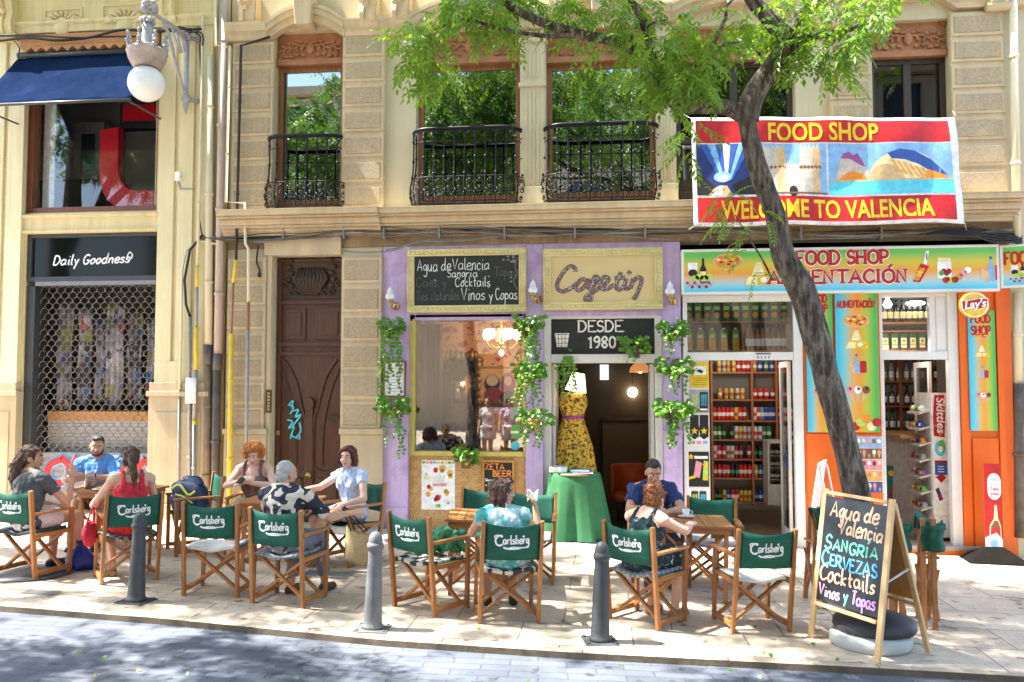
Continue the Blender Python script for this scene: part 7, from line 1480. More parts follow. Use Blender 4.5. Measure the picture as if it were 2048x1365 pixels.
    if bottom:
        mat, ln, fl = bottom; f = MB(); eball(f, pel-ax*.01, (.186 if female else .176, .145, .135), TM)
        for s in (0, 1):
            h, k, a = hips[s], knees[s], ankles[s]
            e = h.lerp(k, min(ln, 1)); cap_(f, h, e, .108, (.108+(.062-.105)*min(ln, 1))+fl, e1=ln >= 1)
            if ln > 1: cap_(f, k, k.lerp(a, ln-1), .068+fl, .054+fl, e1=False)
        if fl > .02: cap_(f, hips[0].lerp(knees[0], .5), hips[1].lerp(knees[1], .5), .09, .09); f.ball(pel+V((0, .12, .01)), (.17, .14, .08), 14)
        mobj('bottom', remesh(f, .0085, 4, .013, 11), mat, bd)
    if shoes:
        for s in (0, 1):
            k = knees[s]; a = ankles[s]; fw = V((k.x-hips[s].x, k.y-hips[s].y, 0)).normalized(); f = MB(); heel = a+V((0, 0, -.055))-fw*.035; toe = a+V((0, 0, -.062))+fw*.155; cap_(f, heel, toe, .043, .033); cap_(f, a+V((0, 0, -.012)), heel+fw*.04, .043, .042, e0=False); f.hexa([heel+V((-.035, 0, -.03))-fw*.03, heel+V((.035, 0, -.03))-fw*.03, toe+V((.036, 0, -.026))+fw*.02, toe+V((-.036, 0, -.026))+fw*.02], [heel+V((-.035, 0, -.01))-fw*.03, heel+V((.035, 0, -.01))-fw*.03, toe+V((.036, 0, -.006))+fw*.02, toe+V((-.036, 0, -.006))+fw*.02]); mobj('shoe', remesh(f, .008, 3), shoes, bd)
    if hair:
        mat, fn, dp, fq = hair; f = MB(); fn(f, H, HM); mobj('hair', strands(remesh(f, .0075, 2, dp, fq), fn, head), mat, bd)
    if extra: extra(bd, H, HM, o)
    return o
def capH(f, H, HM, e=0):     # basic skull cap leaving the face free
    eball(f, H(0, -.026, .040), (.080+e, .090+e, .088+e), HM); eball(f, H(0, -.045, -.005), (.076+e, .070+e, .075+e), HM)
SKL = ('fair skin', (.66, .40, .29)); SKM = ('lightly tanned skin', (.56, .31, .20)); SKD = ('olive skin', (.48, .26, .165)); SKP = ('pale pink skin', (.70, .44, .34))  # each skin is one even tone of its own
h_br = hairmat('chestnut brown hair', (.045, .02, .01), (.16, .075, .035)); h_dk = hairmat('near black hair', (.010, .008, .007), (.045, .035, .03)); h_or = hairmat('copper orange hair', (.33, .09, .015), (.70, .27, .05), (26, 26, 26)); h_gr = hairmat('silver grey hair', (.30, .29, .28), (.58, .57, .55)); h_bu = hairmat('burgundy hair', (.035, .006, .008), (.17, .02, .03)); h_db = hairmat('dark brown hair', (.025, .011, .008), (.12, .045, .03)); h_rd = hairmat('auburn hair', (.16, .045, .012), (.42, .15, .04), (24, 24, 12))
def hair_long(f, H, HM):
    capH(f, H, HM, .006); f.tube([H(-.045, .045, .095), H(-.07, .02, .07), H(-.085, -.03, .0)], [.02, .026, .03], 8); f.tube([H(.045, .045, .095), H(.068, .015, .075), H(.075, -.03, .03)], [.02, .024, .02], 8)
    for dx, dl in ((-.05, .30), (-.01, .36), (.035, .32), (-.08, .24)): f.tube([H(dx*.6, -.09, .02), H(dx, -.125, -.08), H(dx*1.3, -.13, -.19), H(dx*1.1, -.12, -dl)], [.04, .055, .052, .018], 10)
def hair_short(f, H, HM): eball(f, H(0, -.028, .048), (.079, .088, .083), HM); eball(f, H(0, -.05, -.0), (.072, .062, .06), HM); eball(f, H(0, .03, .105), (.055, .05, .028), HM)
def hair_pony(f, H, HM):
    capH(f, H, HM, .002); f.tube([H(0, -.112, .03), H(.01, -.15, .02), H(.03, -.165, -.06), H(.045, -.155, -.16), H(.05, -.14, -.26)], [.024, .034, .038, .034, .012], 10)
def hair_curl(f, H, HM):
    r = random.Random(4)
    for i in range(95):
        a = r.uniform(0, 2*pi); t = r.uniform(-.55, 1); c = V((.098*cos(a)*sqrt(max(0, 1-t*t*.8)), .098*sin(a)*sqrt(max(0, 1-t*t*.8))-.02, .02+.105*t))
        if c.y > .045 and c.z < .07: continue
        q = H(*c); f.ball(q, r.uniform(.022, .034), 8, None, 6)
    capH(f, H, HM, .004)
def hair_grey(f, H, HM): eball(f, H(0, -.025, .044), (.077, .088, .080), HM); eball(f, H(0, -.055, -.015), (.068, .055, .062), HM)
def hair_bob(f, H, HM):
    capH(f, H, HM, .008)
    for s in (-1, 1): f.tube([H(s*.05, .035, .09), H(s*.085, .01, .03), H(s*.092, -.005, -.05), H(s*.08, .0, -.10)], [.025, .034, .034, .022], 10)
    f.tube([H(-.06, -.08, -.02), H(0, -.10, -.03), H(.06, -.08, -.02)], .05, 10); f.tube([H(-.03, .06, .10), H(.02, .068, .092), H(.055, .05, .06)], [.018, .02, .014], 8)
def hair_mid(f, H, HM):
    capH(f, H, HM, .006); r = random.Random(8)
    for i in range(26):
        a = pi*(1.0+r.random())*1.0; x = .085*cos(a); y = .085*sin(a)-.02; f.tube([H(x*.8, y*.8, .05), H(x, y, -.03), H(x*1.15, y*1.1, -.10-.03*r.random())], [.022, .026, .010], 8)
    f.tube([H(-.05, .05, .09), H(0, .06, .10), H(.055, .045, .085)], .022, 8)
def hair_up(f, H, HM):
    capH(f, H, HM, .006); r = random.Random(9)
    for i in range(42):
        a = r.uniform(0, 2*pi); q = V((.05*cos(a)*r.random()**.5, -.075+.05*sin(a), .05+.06*r.random())); f.ball(H(*q), r.uniform(.02, .032), 8, None, 6)
    for i in range(18): a = r.uniform(pi, 2*pi); f.ball(H(.075*cos(a), .075*sin(a)-.02, -.06+.03*r.random()), .02, 8, None, 6)
def patt(name, base, spot, sc, lo, hi, kind='noise', third=None):
    m, n, b = mk(name); v = coords(n)
    if kind == 'petal':
        w = nd(n, 'TexNoise'); w.inputs['Scale'].default_value = 7; lk(n, v, w.inputs[0]); ad = nd(n, 'VectorMath', operation='MULTIPLY_ADD'); ad.inputs[1].default_value = (.16,)*3; lk(n, w.outputs[1], ad.inputs[0]); lk(n, v, ad.inputs[2])
        vo = nd(n, 'TexVoronoi'); vo.feature = 'SMOOTH_F1'; vo.inputs['Scale'].default_value = sc; lk(n, ad.outputs[0], vo.inputs[0]); s = nd(n, 'Math', operation='SINE'); ml = nd(n, 'Math', operation='MULTIPLY'); ml.inputs[1].default_value = 15; lk(n, vo.outputs[0], ml.inputs[0]); lk(n, ml.outputs[0], s.inputs[0]); f = s.outputs[0]
    else: f = noise(n, v, sc, 4, .65)
    col = mix(n, ramp(n, f, [(lo, (0, 0, 0)), (hi, (1, 1, 1))]), c4(base), c4(spot))
    if third: col = mix(n, ramp(n, noise(n, v, sc*.6, 3), [(.55, (0, 0, 0)), (.66, (1, 1, 1))]), col, c4(third))
    lk(n, col, b.inputs['Base Color']); b.inputs['Roughness'].default_value = .85; bump(n, b, noise(n, v, 200, 2), .2, .002); return m
def cot(name, c):
    if name in _MC: return _MC[name]
    m = M(name, c, .85, .10, 7, 0); n = m.node_tree; b = n.nodes['Principled BSDF']; w = nd(n, 'TexWave'); w.inputs['Scale'].default_value = 5; w.inputs['Distortion'].default_value = 9; w.inputs['Detail'].default_value = 3; w.inputs['Detail Scale'].default_value = 1.6; lk(n, coords(n, (1, 1, .7)), w.inputs[0]); bump(n, b, w.outputs[1], .45, .02); return m
UPn = (0, 0, 1)
lapR = ((.24, .12, .70), (.10, .30, .66), (-.3, .8, -.2), (0, -.2, -1), .5); lapL = ((-.24, .12, .70), (-.10, .30, .66), (.3, .8, -.2), (0, -.2, -1), .5)
X_ = lambda k: CH[k][:3]
# woman in grey T-shirt
person(*X_('c1'), 'woman in a grey T-shirt with long brown hair, elbow on her chair arm', SKM, neck=(-.03, -.04, 1.0), head=(-.06, .02, 1.155), hy=-52, hp=-4, arms=[lapL, ((.28, .14, .70), (.24, .24, .94), (-.1, .25, .9), (-.8, .3, 0), .9)], top=(cot('charcoal grey jersey', (.085, .09, .10)), .55, 'tee'), bottom=(cot('white denim shorts', (.66, .66, .68)), .55, .012), shoes=flat('black canvas shoe', (.02, .02, .022), .6), hair=(h_br, hair_long, .010, 34), knees=[(-.1, .38, .53), (.14, .40, .53)], ankles=[(-.1, .34, .09), (.20, .36, .09)])
# man in blue shirt
def watch(bd, H, HM, o): pass
person(*X_('c7b'), 'bearded man in a blue shirt reaching for a glass of red drink', SKD, female=False, sh=.20, chest=.13, neck=(0, .04, 1.0), head=(.0, .10, 1.155), hy=14, hp=-10, arms=[((-.25, .24, .78), (-.02, .46, .83), (.5, .8, .0), (.6, 0, -.2), .8), ((.28, .18, .76), (.26, .40, .80), (-.3, .8, .1), (-.8, 0, -.1), .8)], top=(cot('bright blue linen', (.10, .27, .62)), 1.0, 'shirt'), bottom=(cot('dark brown shorts', (.05, .03, .035)), .85, .01), shoes=flat('black canvas shoe', (.02, .02, .022), .6), hair=(h_dk, hair_short, .004, 40), beard=h_dk, brow=(.012, .01, .01), extra=lambda bd, H, HM, o: None)
# woman in red
person(*X_('c2'), 'woman in a red sleeveless top with a brown ponytail seen from behind', SKL, neck=(.02, -.05, 1.02), head=(.02, .0, 1.18), hy=-14, hp=-6, arms=[((-.29, .14, .72), (-.22, .36, .78), (.2, .8, .1), (0, 0, -1), .4), ((.27, .10, .74), (.18, .34, .76), (-.2, .8, 0), (0, 0, -1), .4)], top=(cot('bright red jersey', (.62, .035, .05)), 0, 'tank'), bottom=(cot('scarlet cotton', (.65, .025, .02)), .62, .02), shoes=flat('tan sandal', (.3, .16, .08), .6), hair=(h_br, hair_pony, .006, 30), knees=[(-.12, .34, .53), (.1, .36, .53)], ankles=[(-.1, .18, .09), (.12, .20, .09)])
# curly orange hair
person(*X_('c7'), 'woman with curly orange hair and a brown vest top looking down at her phone', SKP, neck=(0, .02, 1.0), head=(-.01, .085, 1.14), hy=6, hp=-26, arms=[((-.28, .16, .78), (-.06, .34, .84), (.8, .4, .1), (0, 0, -1), .6), ((.28, .16, .78), (.04, .36, .86), (-.8, .2, .3), (-.2, -.6, -.6), .8)], top=(cot('cocoa brown jersey', (.17, .10, .09)), 0, 'tank'), bottom=(cot('beige skirt', (.4, .32, .25)), .9, .02), shoes=flat('tan sandal', (.3, .16, .08), .6), hair=(h_or, hair_curl, .010, 55), brow=(.3, .12, .05))
# man in floral shirt
person(*X_('c4'), 'grey haired man in a navy and cream floral shirt seen from behind', SKM, female=False, sh=.205, chest=.135, neck=(-.05, .0, 1.0), head=(-.07, .06, 1.145), hy=-22, hp=-4, arms=[((-.28, .14, .76), (-.16, .40, .80), (.3, .8, 0), (0, 0, -1), .5), ((.31, .16, .74), (.36, .40, .74), (.5, .6, .05), (-.3, .2, -.8), .3)], top=(patt('navy and cream floral cotton', (.018, .02, .035), (.58, .53, .45), 7.5, .35, .5, 'petal'), .85, 'shirt'), bottom=(cot('washed grey denim', (.17, .19, .23)), 1.85, .006), shoes=flat('dark brown leather shoe', (.05, .03, .02), .5), hair=(h_gr, hair_grey, .003, 40), brow=(.3, .28, .26), ankles=[(-.13, .26, .09), (.15, .40, .09)])
# burgundy bob
CH['c6'] = (-1.60, -2.22, 150, '')
person(*X_('c6'), 'woman with a burgundy bob in a pale blue top resting her arm on the table', SKL, neck=(.02, -.05, 1.0), head=(.03, .0, 1.155), hy=22, hp=0, arms=[((-.29, .05, .72), (-.22, .26, .68), (.4, .6, -.5), (.6, 0, -.5), .35), ((.26, .20, .82), (.34, .42, .80), (.25, .9, -.1), (0, 0, -1), .35)], top=(cot('pale blue cotton', (.42, .52, .70)), .35, 'tee'), bottom=(cot('white cotton shorts', (.62, .62, .66)), .6, .012), shoes=flat('tan sandal', (.3, .16, .08), .6), hair=(h_bu, hair_bob, .004, 34), knees=[(-.04, .40, .58), (.10, .42, .50)], ankles=[(.06, .46, .22), (.08, .34, .09)])
# turquoise tie dye
def shades(bd, H, HM, o):
    f = MB()
    for s in (-1, 1): f.ball(H(s*.035, .07, .098), (.03, .016, .02), 12, 0, 8); f.tube([H(s*.06, .06, .10), H(s*.085, -.01, .06), H(s*.085, -.05, .02)], .004, 6, 0)
    f.build('sunglasses', flat('black gloss plastic', (.012, .012, .012), .15), bd, world=False)
person(*X_('c9'), 'woman in a turquoise tie-dye top turning right with a tissue in her raised hand', SKM, neck=(-.04, -.03, .93), head=(-.03, .02, 1.075), hy=-78, hp=2, arms=[((-.30, .06, .72), (-.24, .30, .74), (.1, .9, 0), (0, 0, -1), .4), ((.31, .12, .69), (.29, .19, .92), (-.05, .15, .95), (-.8, .3, 0), .9)], top=(patt('turquoise tie dye', (.04, .42, .44), (.66, .74, .74), 5.5, .42, .62, third=(.02, .24, .22)), .30, 'tee'), bottom=(patt('turquoise tie dye skirt', (.05, .30, .27), (.62, .68, .62), 5, .45, .62), .8, .03), shoes=flat('black canvas shoe', (.02, .02, .022), .6), hair=(h_db, hair_mid, .008, 32), extra=shades)
# navy T-shirt
person(*X_('c14'), 'dark haired man in a navy T-shirt leaning over the table facing the street', SKD, female=False, sh=.20, chest=.125, neck=(.02, .08, 1.0), head=(.02, .16, 1.145), hy=4, hp=-22, arms=[((-.27, .24, .76), (-.10, .46, .78), (.7, .5, 0), (0, -.2, -1), .6), ((.28, .22, .76), (.10, .48, .80), (-.8, .3, .1), (0, -.4, -.8), .7)], top=(cot('navy jersey', (.02, .04, .13)), .62, 'tee'), bottom=(cot('dark blue denim', (.03, .045, .08)), 1.85, .006), shoes=flat('black canvas shoe', (.02, .02, .022), .6), hair=(h_dk, hair_short, .006, 30), brow=(.012, .01, .01))
# red haired woman, back to the street
person(*X_('c12'), 'auburn haired woman with bare back in a dark floral dress leaning over the table', SKP, neck=(-.01, .05, .92), head=(.01, .14, 1.035), hy=4, hp=-22, arms=[((-.26, .20, .76), (-.08, .42, .78), (.4, .8, 0), (0, 0, -1), .5), ((.29, .18, .78), (.20, .42, .80), (-.3, .9, .1), (0, 0, -1), .5)], top=(patt('dark floral cotton', (.008, .035, .042), (.45, .55, .52), 20, .60, .66), 0, 'tank'), bottom=(patt('dark floral cotton skirt', (.008, .03, .036), (.48, .56, .52), 21, .58, .64), .92, .035), shoes=flat('tan sandal', (.3, .16, .08), .6), hair=(h_rd, hair_up, .008, 44), brow=(.2, .08, .03), ankles=[(-.1, .22, .09), (.14, .24, .09)])
stand = dict(pel=(0, 0, .92), neck=(0, .0, 1.38), knees=[(-.09, .05, .5), (.09, .10, .5)], ankles=[(-.09, -.02, .09), (.10, .04, .09)])
hang = [((-.24, -.02, 1.08), (-.24, .08, .86), (0, .2, -1), (1, 0, 0), .4), ((.24, .02, 1.08), (.22, .14, .88), (0, .3, -1), (-1, 0, 0), .4)]
person(-1.62, -9.25, 14, 'dark haired girl in a short white dress, mirrored in the cafe window', SKD, arms=hang, top=(cot('white dress cotton', (.74, .74, .76)), .3, 'tee'), bottom=(cot('white dress cotton', (.74, .74, .76)), .6, .05), shoes=flat('tan sandal', (.3, .16, .08), .6), hair=(h_dk, hair_pony, .006, 30), **stand)
person(-1.12, -9.5, -8, 'girl in a lilac top and white skirt, mirrored in the cafe window', SKM, arms=hang, top=(cot('lilac jersey', (.5, .42, .68)), .4, 'tee'), bottom=(cot('white skirt cotton', (.7, .68, .7)), .7, .06), shoes=flat('tan sandal', (.3, .16, .08), .6), hair=(h_br, hair_long, .01, 34), **stand)
def held(k, lo, name, lab, cat, fn):
    x, y, d, _ = CH[k]; p = V((x, y, zg(x)))+MX.Rotation(RD(d), 3, 'Z') @ V(lo); mb = MB(); fn(mb, p); tag(mb.build(name, [PAL[PI_['white']], PAL[PI_['dark']]]), lab, cat)
held('c9', (.275, .225, 1.012), 'tissue', 'crumpled white paper tissue in the raised hand of the woman in turquoise', 'tissue', lambda mb, p: mb.sheet(lambda u, w: (p.x-.05+.10*u, p.y-.03+.05*sin(u*5+w*3), p.z-.045+.09*w+.015*sin(u*8)), 8, 8, .012))
held('c7', (.01, .42, .845), 'phone', 'dark phone in the hands of the curly haired woman', 'phone', lambda mb, p: mb.hexa([p+V((-.035, -.06, 0)), p+V((.035, -.06, 0)), p+V((.035, .07, .05)), p+V((-.035, .07, .05))], [p+V((-.035, -.065, .009)), p+V((.035, -.065, .009)), p+V((.035, .065, .059)), p+V((-.035, .065, .059))], 1))
# red shoulder bag hanging from the chair of the woman in red
x, y, d, _ = CH['c2']; q = V((x, y, zg(x)))+MX.Rotation(RD(d), 3, 'Z') @ V((-.33, .05, .46)); mb = MB(); mb.ball(q, (.05, .11, .13), 16); mb.tube(smooth([q+V((0, -.06, .1)), q+V((.03, 0, .26)), q+V((0, .06, .1))], 5), .009, 6)
tag(mb.build('handbag', [cot('crimson canvas', (.55, .03, .06))]), 'soft crimson handbag hanging from the arm of a green chair', 'bag')

bpy.data.scenes.remove(TS)
# ============================================================ trees
m_bark = None
m, n, b = mk('furrowed grey bark'); v = coords(n, (7, 7, 1.5)); f = noise(n, v, 2.6, 8, .72); g_ = noise(n, coords(n), 3, 4)
col = mix(n, ramp(n, g_, [(.50, (0, 0, 0)), (.66, (.55,)*3)]), ramp(n, f, [(.40, (.018, .013, .010)), (.50, (.085, .068, .052)), (.60, (.24, .20, .16))]), (.13, .11, .09, 1)); lk(n, col, b.inputs['Base Color']); b.inputs['Roughness'].default_value = .9; bump(n, b, f, 1.0, .06); m_bark = m
m_leafA = leafmat('bright pinnate leaf', (.125, .27, .04), .5)
m_leafB = leafmat('deep green leaf', (.06, .16, .03), .42)
def frond(mb, base, d, L, pairs, r, ll=.085, lw=.030):
    d = d.normalized(); side = d.cross(V((0, 0, 1))); side = side.normalized() if side.length > .05 else V((1, 0, 0)); p = V(base); step = L/pairs; cur = V(d)
    pts = []
    for i in range(pairs+1):
        cur = (cur+V((0, 0, -.10))).normalized(); p = p+cur*step; pts.append((V(p), V(cur)))
    for i, (q, c) in enumerate(pts):
        up = side.cross(c).normalized()
        for s in ((-1, 1) if i < pairs else (0,)):
            k = ll*(.75+.5*r.random())*(1-.35*abs(i/pairs-.45)); dd = (side*s*1.0+c*(.55+.3*r.random())+V((0, 0, -.35-.3*r.random()))).normalized() if s else (c+V((0, 0, -.2))).normalized()
            ww = dd.cross(up); ww = (ww.normalized() if ww.length > .01 else side)*lw*.5*(.8+.4*r.random()); nn = ww.cross(dd).normalized()*.006
            mb.add([q, q+dd*k*.42+ww-nn, q+dd*k, q+dd*k*.42-ww-nn], [(0, 1, 2, 3)], 0, False)
def spray(mb, c, rad, n, r, hang=.3, L=.30, pairs=5, ll=.085, lw=.03):
    for _ in range(n):
        while True:
            q = V((r.uniform(-1, 1), r.uniform(-1, 1), r.uniform(-1, 1)))
            if q.length < 1: break
        d = V((r.uniform(-1, 1), r.uniform(-1, 1), r.uniform(-.6, .5)-hang)); frond(mb, c+V((q.x*rad.x, q.y*rad.y, q.z*rad.z)), d, L*r.uniform(.7, 1.2), pairs, r, ll, lw)
rt = random.Random(11)
st_ = thing('street_tree', 'leaning grey barked street tree with feathery leaves in front of the food shop', 'tree', (4.02, -2.5, zg(4.02)))
yt_ = -2.5
tp_ = [(1768, 1200, 64), (1752, 1150, 62), (1722, 1020, 60), (1690, 890, 59), (1664, 790, 60), (1640, 705, 62), (1606, 590, 66), (1566, 508, 58), (1549, 425, 52), (1512, 325, 49), (1494, 240, 46), (1495, 205, 44)]
pts = [P(a, b_, yt_) for a, b_, w in tp_]; rr = [w/2/1700*((p-CAM).dot(FW)) for p, (_, _, w) in zip(pts, tp_)]; rr[0] *= 1.25
ps = smooth([(*p, q) for p, q in zip(pts, rr)], 5); mb = MB()
def bark_tube(mb, ps, n=18, amp=.09):
    path = [V(p[:3]) for p in ps]; k0 = len(mb.v); mb.tube(path, [p[3] for p in ps], n); 
    for i, p in enumerate(ps):
        for j in range(n):
            q = V(mb.v[k0+i*n+j]); c = path[i]; e = q-c; f = 1+amp*NZ.noise(V((q.x*7, q.y*7, q.z*2.2)))*1.6+.5*amp*NZ.noise(V((q.x*17, q.y*17, q.z*5))); mb.v[k0+i*n+j] = tuple(c+e*f)
ps = [(*p[:3], p[3]*(.88-.12*i/len(ps))) for i, p in enumerate(ps)]; bark_tube(mb, ps, 26, .07)
mb.build('trunk', [m_bark], st_)
def limb(px, r0, r1, ys, nm='limb'):
    q = [P(a, b_, y) for (a, b_), y in zip(px, ys)]; k = len(q); s = smooth([(*p, r0+(r1-r0)*i/(k-1)) for i, p in enumerate(q)], 5); mb = MB(); bark_tube(mb, s, 12, .07); mb.build(nm, [m_bark], st_)
limb([(1494, 240), (1505, 195), (1550, 128), (1580, 88), (1545, 46), (1505, 0), (1470, -60)], .125, .07, [-2.5, -2.5, -2.55, -2.6, -2.6, -2.6, -2.6])
limb([(1560, 120), (1584, 60), (1620, -10), (1660, -90)], .08, .04, [-2.55, -2.5, -2.4, -2.3])
limb([(1492, 235), (1455, 216), (1400, 212), (1354, 210), (1314, 142), (1287, 109), (1235, 84), (1164, 70), (1076, 42), (1000, 0), (930, -50)], .09, .035, [-2.5, -2.6, -2.75, -2.85, -2.9, -2.9, -2.9, -2.85, -2.8, -2.7, -2.6])
limb([(1312, 140), (1290, 60), (1250, -20)], .05, .02, [-2.9, -3.0, -3.1]); limb([(1420, 100), (1450, 40), (1455, 10), (1500, -30)], .022, .012, [-3.1, -3.0, -2.9, -2.8]); limb([(1420, 115), (1455, 88), (1500, 92), (1520, 110)], .018, .014, [-3.0, -2.9, -2.75, -2.6]); limb([(1164, 70), (1090, 72), (1010, 60), (930, 40), (870, 60)], .03, .012, [-2.85, -2.9, -2.95, -3.0, -3.05]); limb([(1580, 88), (1640, 70), (1700, 60), (1760, 30)], .045, .015, [-2.6, -2.75, -2.9, -3.0])
limb([(1545, 560), (1525, 520), (1500, 480), (1470, 430)], .012, .006, [-2.65, -2.8, -2.95, -3.05])
for px in ([(1300, 60), (1282, 20), (1262, -5)], [(1290, 55), (1310, 45), (1335, 40)], [(1262, 80), (1275, 45), (1290, 10)]): limb(px, .016, .006, [-3.0, -3.05, -3.1], 'twig')
mb = MB()
CL = [(835, 95, 55, 26), (868, 140, 40, 14), (905, 50, 60, 26), (950, 30, 70, 30), (1010, 70, 45, 16), (1060, 40, 60, 24), (1130, 60, 45, 18), (1150, 110, 30, 8), (1175, 25, 50, 18), (1240, 95, 50, 20), (1265, 40, 60, 26), (1325, 105, 70, 40), (1340, 180, 55, 26), (1310, 150, 45, 18), (1372, 250, 24, 8), (1368, 300, 12, 3), (1400, 60, 65, 36), (1430, 130, 50, 22), (1480, 60, 50, 24), (1530, 100, 50, 20), (1590, 60, 70, 36), (1640, 110, 50, 22), (1680, 150, 30, 9), (1700, 90, 45, 18), (1735, 60, 40, 14), (1790, 15, 45, 12), (1700, 10, 70, 26), (1560, 150, 30, 8), (830, 60, 40, 14), (1000, 10, 60, 22), (1380, 150, 40, 16)]
for px, py, rd, n in CL:
    if 890 < px < 1290: py -= 34; n *= .8
    if px > 1500: py -= 22; n *= .8
    if 1290 < px < 1490: n *= .72
    y = -2.85+.35*sin(px*.013)+rt.uniform(-.25, .25); c = P(px, py, y); k = ((c-CAM).dot(FW))/1700; spray(mb, c, V((rd*k, .38, rd*k*.8)), int(n*1.5), rt, ll=.10, lw=.036)
for px, py, rd, n in ((1440, 405, 34, 6), (1470, 385, 26, 4), (1450, 440, 34, 6), (1485, 480, 26, 4), (1530, 540, 14, 3), (1520, 425, 20, 3), (1472, 505, 20, 2)):
    c = P(px, py, -3.0); spray(mb, c, V((.15, .15, .08)), n, rt, .1, .26, 7, .06, .02)
for i in range(120):     # the crown above the frame
    c = V((rt.uniform(-2.2, 6.5), rt.uniform(-4.6, -1.3), rt.uniform(7.6, 11.6))); spray(mb, c, V((.6, .5, .4)), 15, rt, .3, .34, 5, .10, .036)
for i in range(46):  # unseen leaf clusters added so that their shade dapples the pavement
    c = V((rt.uniform(-4.2, 1.2), rt.uniform(-5.4, -2.4), rt.uniform(8.0, 10.0))); spray(mb, c, V((.45, .45, .3)), 13, rt, .3, .34, 5, .11, .04)
mb.build('crown', [m_leafA], st_)
# trees whose shade falls on the scene and which the windows mirror
def bigtree(x, y, z0, lab, H, masses, seed, nfr=26):
    r = random.Random(seed); o = thing('plane_tree', lab, 'tree', (x, y, z0)); mb = MB()
    bark_tube(mb, smooth([(x, y, z0, .24), (x+.1, y, z0+2, .2), (x-.1, y+.1, z0+4, .17), (x, y, H, .10)], 5), 14); mb.build('trunk', [m_bark], o)
    mb = MB()
    for cx, cy_, cz, rx, ry, rz, n in masses:
        if n > 10:
            bark_tube(mb, smooth([(x, y, z0+4+.1*n % 1, .09), ((x+cx)/2, (y+cy_)/2, (z0+4+cz)/2+.3, .06), (cx, cy_, cz, .03)], 4), 8)
    mb.build('limb', [m_bark], o); mb = MB()
    for cx, cy_, cz, rx, ry, rz, n in masses:
        for i in range(n):
            while True:
                q = V((r.uniform(-1, 1), r.uniform(-1, 1), r.uniform(-1, 1)))
                if q.length < 1: break
            c = V((cx+q.x*rx, cy_+q.y*ry, cz+q.z*rz)); spray(mb, c, V((.45, .45, .3)), nfr, r, .25, .36, 4, .13, .055)
    mb.build('crown', [m_leafB], o)
bigtree(-8.6, -2.9, zg(-8.6), 'street tree left of the view whose shade dapples the pavement and the cream building', 9, [(-6.4, -3.3, 10.0, 3.0, 1.9, 1.7, 62), (-2.6, -3.6, 11.2, 2.6, 1.7, 1.5, 46), (-9.5, -3.6, 10.5, 2.4, 1.8, 1.6, 36)], 5)
bigtree(-8.5, -12.4, zg(-8.5)-.02, 'tree across the street mirrored in the left windows', 9, [(-9.0, -9.2, 8.0, 2.6, 2.2, 1.2, 46), (-5.8, -7.4, 7.8, 2.4, 1.9, .9, 64), (-10.5, -6.8, 8.2, 2.2, 1.6, .9, 40), (-8.5, -12.6, 8.6, 2.6, 2.2, 2.0, 30)], 6)
bigtree(-2.6, -12.9, zg(-2.6)-.02, 'tree across the street mirrored in the french windows', 9, [(-2.2, -9.3, 8.0, 2.4, 2.2, 1.2, 44), (-1.6, -7.2, 7.9, 2.6, 1.8, .9, 76), (-2.4, -12.8, 9.4, 2.8, 2.2, 2.4, 44), (-5.5, -12.0, 9.8, 1.8, 1.6, 1.6, 22)], 7)
bigtree(5.6, -12.6, zg(5.6)-.02, 'tree across the street mirrored in the right windows', 9, [(5.2, -9.4, 8.2, 2.6, 2.2, 1.3, 44), (3.2, -7.3, 8.2, 2.4, 1.7, .9, 60), (-.6, -5.9, 8.6, 2.4, .9, .7, 26), (5.4, -12.6, 9.2, 2.6, 2.2, 2.2, 34), (1.8, -12.2, 9.8, 2.0, 1.6, 1.6, 24)], 8)
# the other side of the street, seen mirrored in the glass
ob = thing('apartment_building', 'pale apartment building across the street, seen only mirrored in the windows', 'building', (0, -24, 0)); mb = MB(); hs = []
for i in range(9):
    for j in range(4): hs.append((-17+i*4.2, -15.5+i*4.2, 1.2+j*3.6, 3.4+j*3.6))
holes_wall(mb, -18.5, 19.5, -.5, 14.5, -23.4, -23, hs); mb.box(-18.5, 19.5, -28, -23.41, -.5, 14.4); mb.build('wall', [M('pale warm render', (.46, .37, .27), .85, .1, 1.2, .1)], ob)
for h in hs: mb = MB(); mb.box(h[0]+.01, h[1]-.01, -23.38, -23.2, h[2]+.01, h[3]-.01); mb.build('window', [M('dark blue window glass', (.03, .04, .05), .15, .2, 2)], ob)
mb = MB(); mb.box(-18.9, 19.9, -28.2, -22.6, 14.55, 14.9); mb.build('roof', [m_stone], ob)
mb = MB(); strip(mb, -24, -12.4, .03, .03, -20, 20); struct('far_pavement', mb, m_pave)
# ============================================================ hanging plants
m_ivy = leafmat('glossy trailing leaf', (.10, .27, .035), .32, .45); m_pot = M('terracotta brown pot', (.16, .075, .035), .7, .2, 7, .2); m_potd = M('dark plastic pot', (.05, .03, .022), .5, .2, 7); m_bask = M('orange wicker basket', (.62, .22, .05), .7, .3, 20, .6, 40)
def ileaf(mb, p, d, s, r):
    d = d.normalized(); side = d.cross(V((r.uniform(-.4, .4), -1, r.uniform(-.2, .8)))); side = side.normalized() if side.length > .05 else V((1, 0, 0)); up = side.cross(d).normalized()*s*.10
    mb.add([p, p+side*s*.42+d*s*.18-up, p+side*s*.36+d*s*.6-up, p+d*s*1.05, p-side*s*.36+d*s*.6-up, p-side*s*.42+d*s*.18-up, p+d*s*.5+up*.6], [(0, 1, 6), (1, 2, 6), (2, 3, 6), (3, 4, 6), (4, 5, 6), (5, 0, 6)], 0, False)
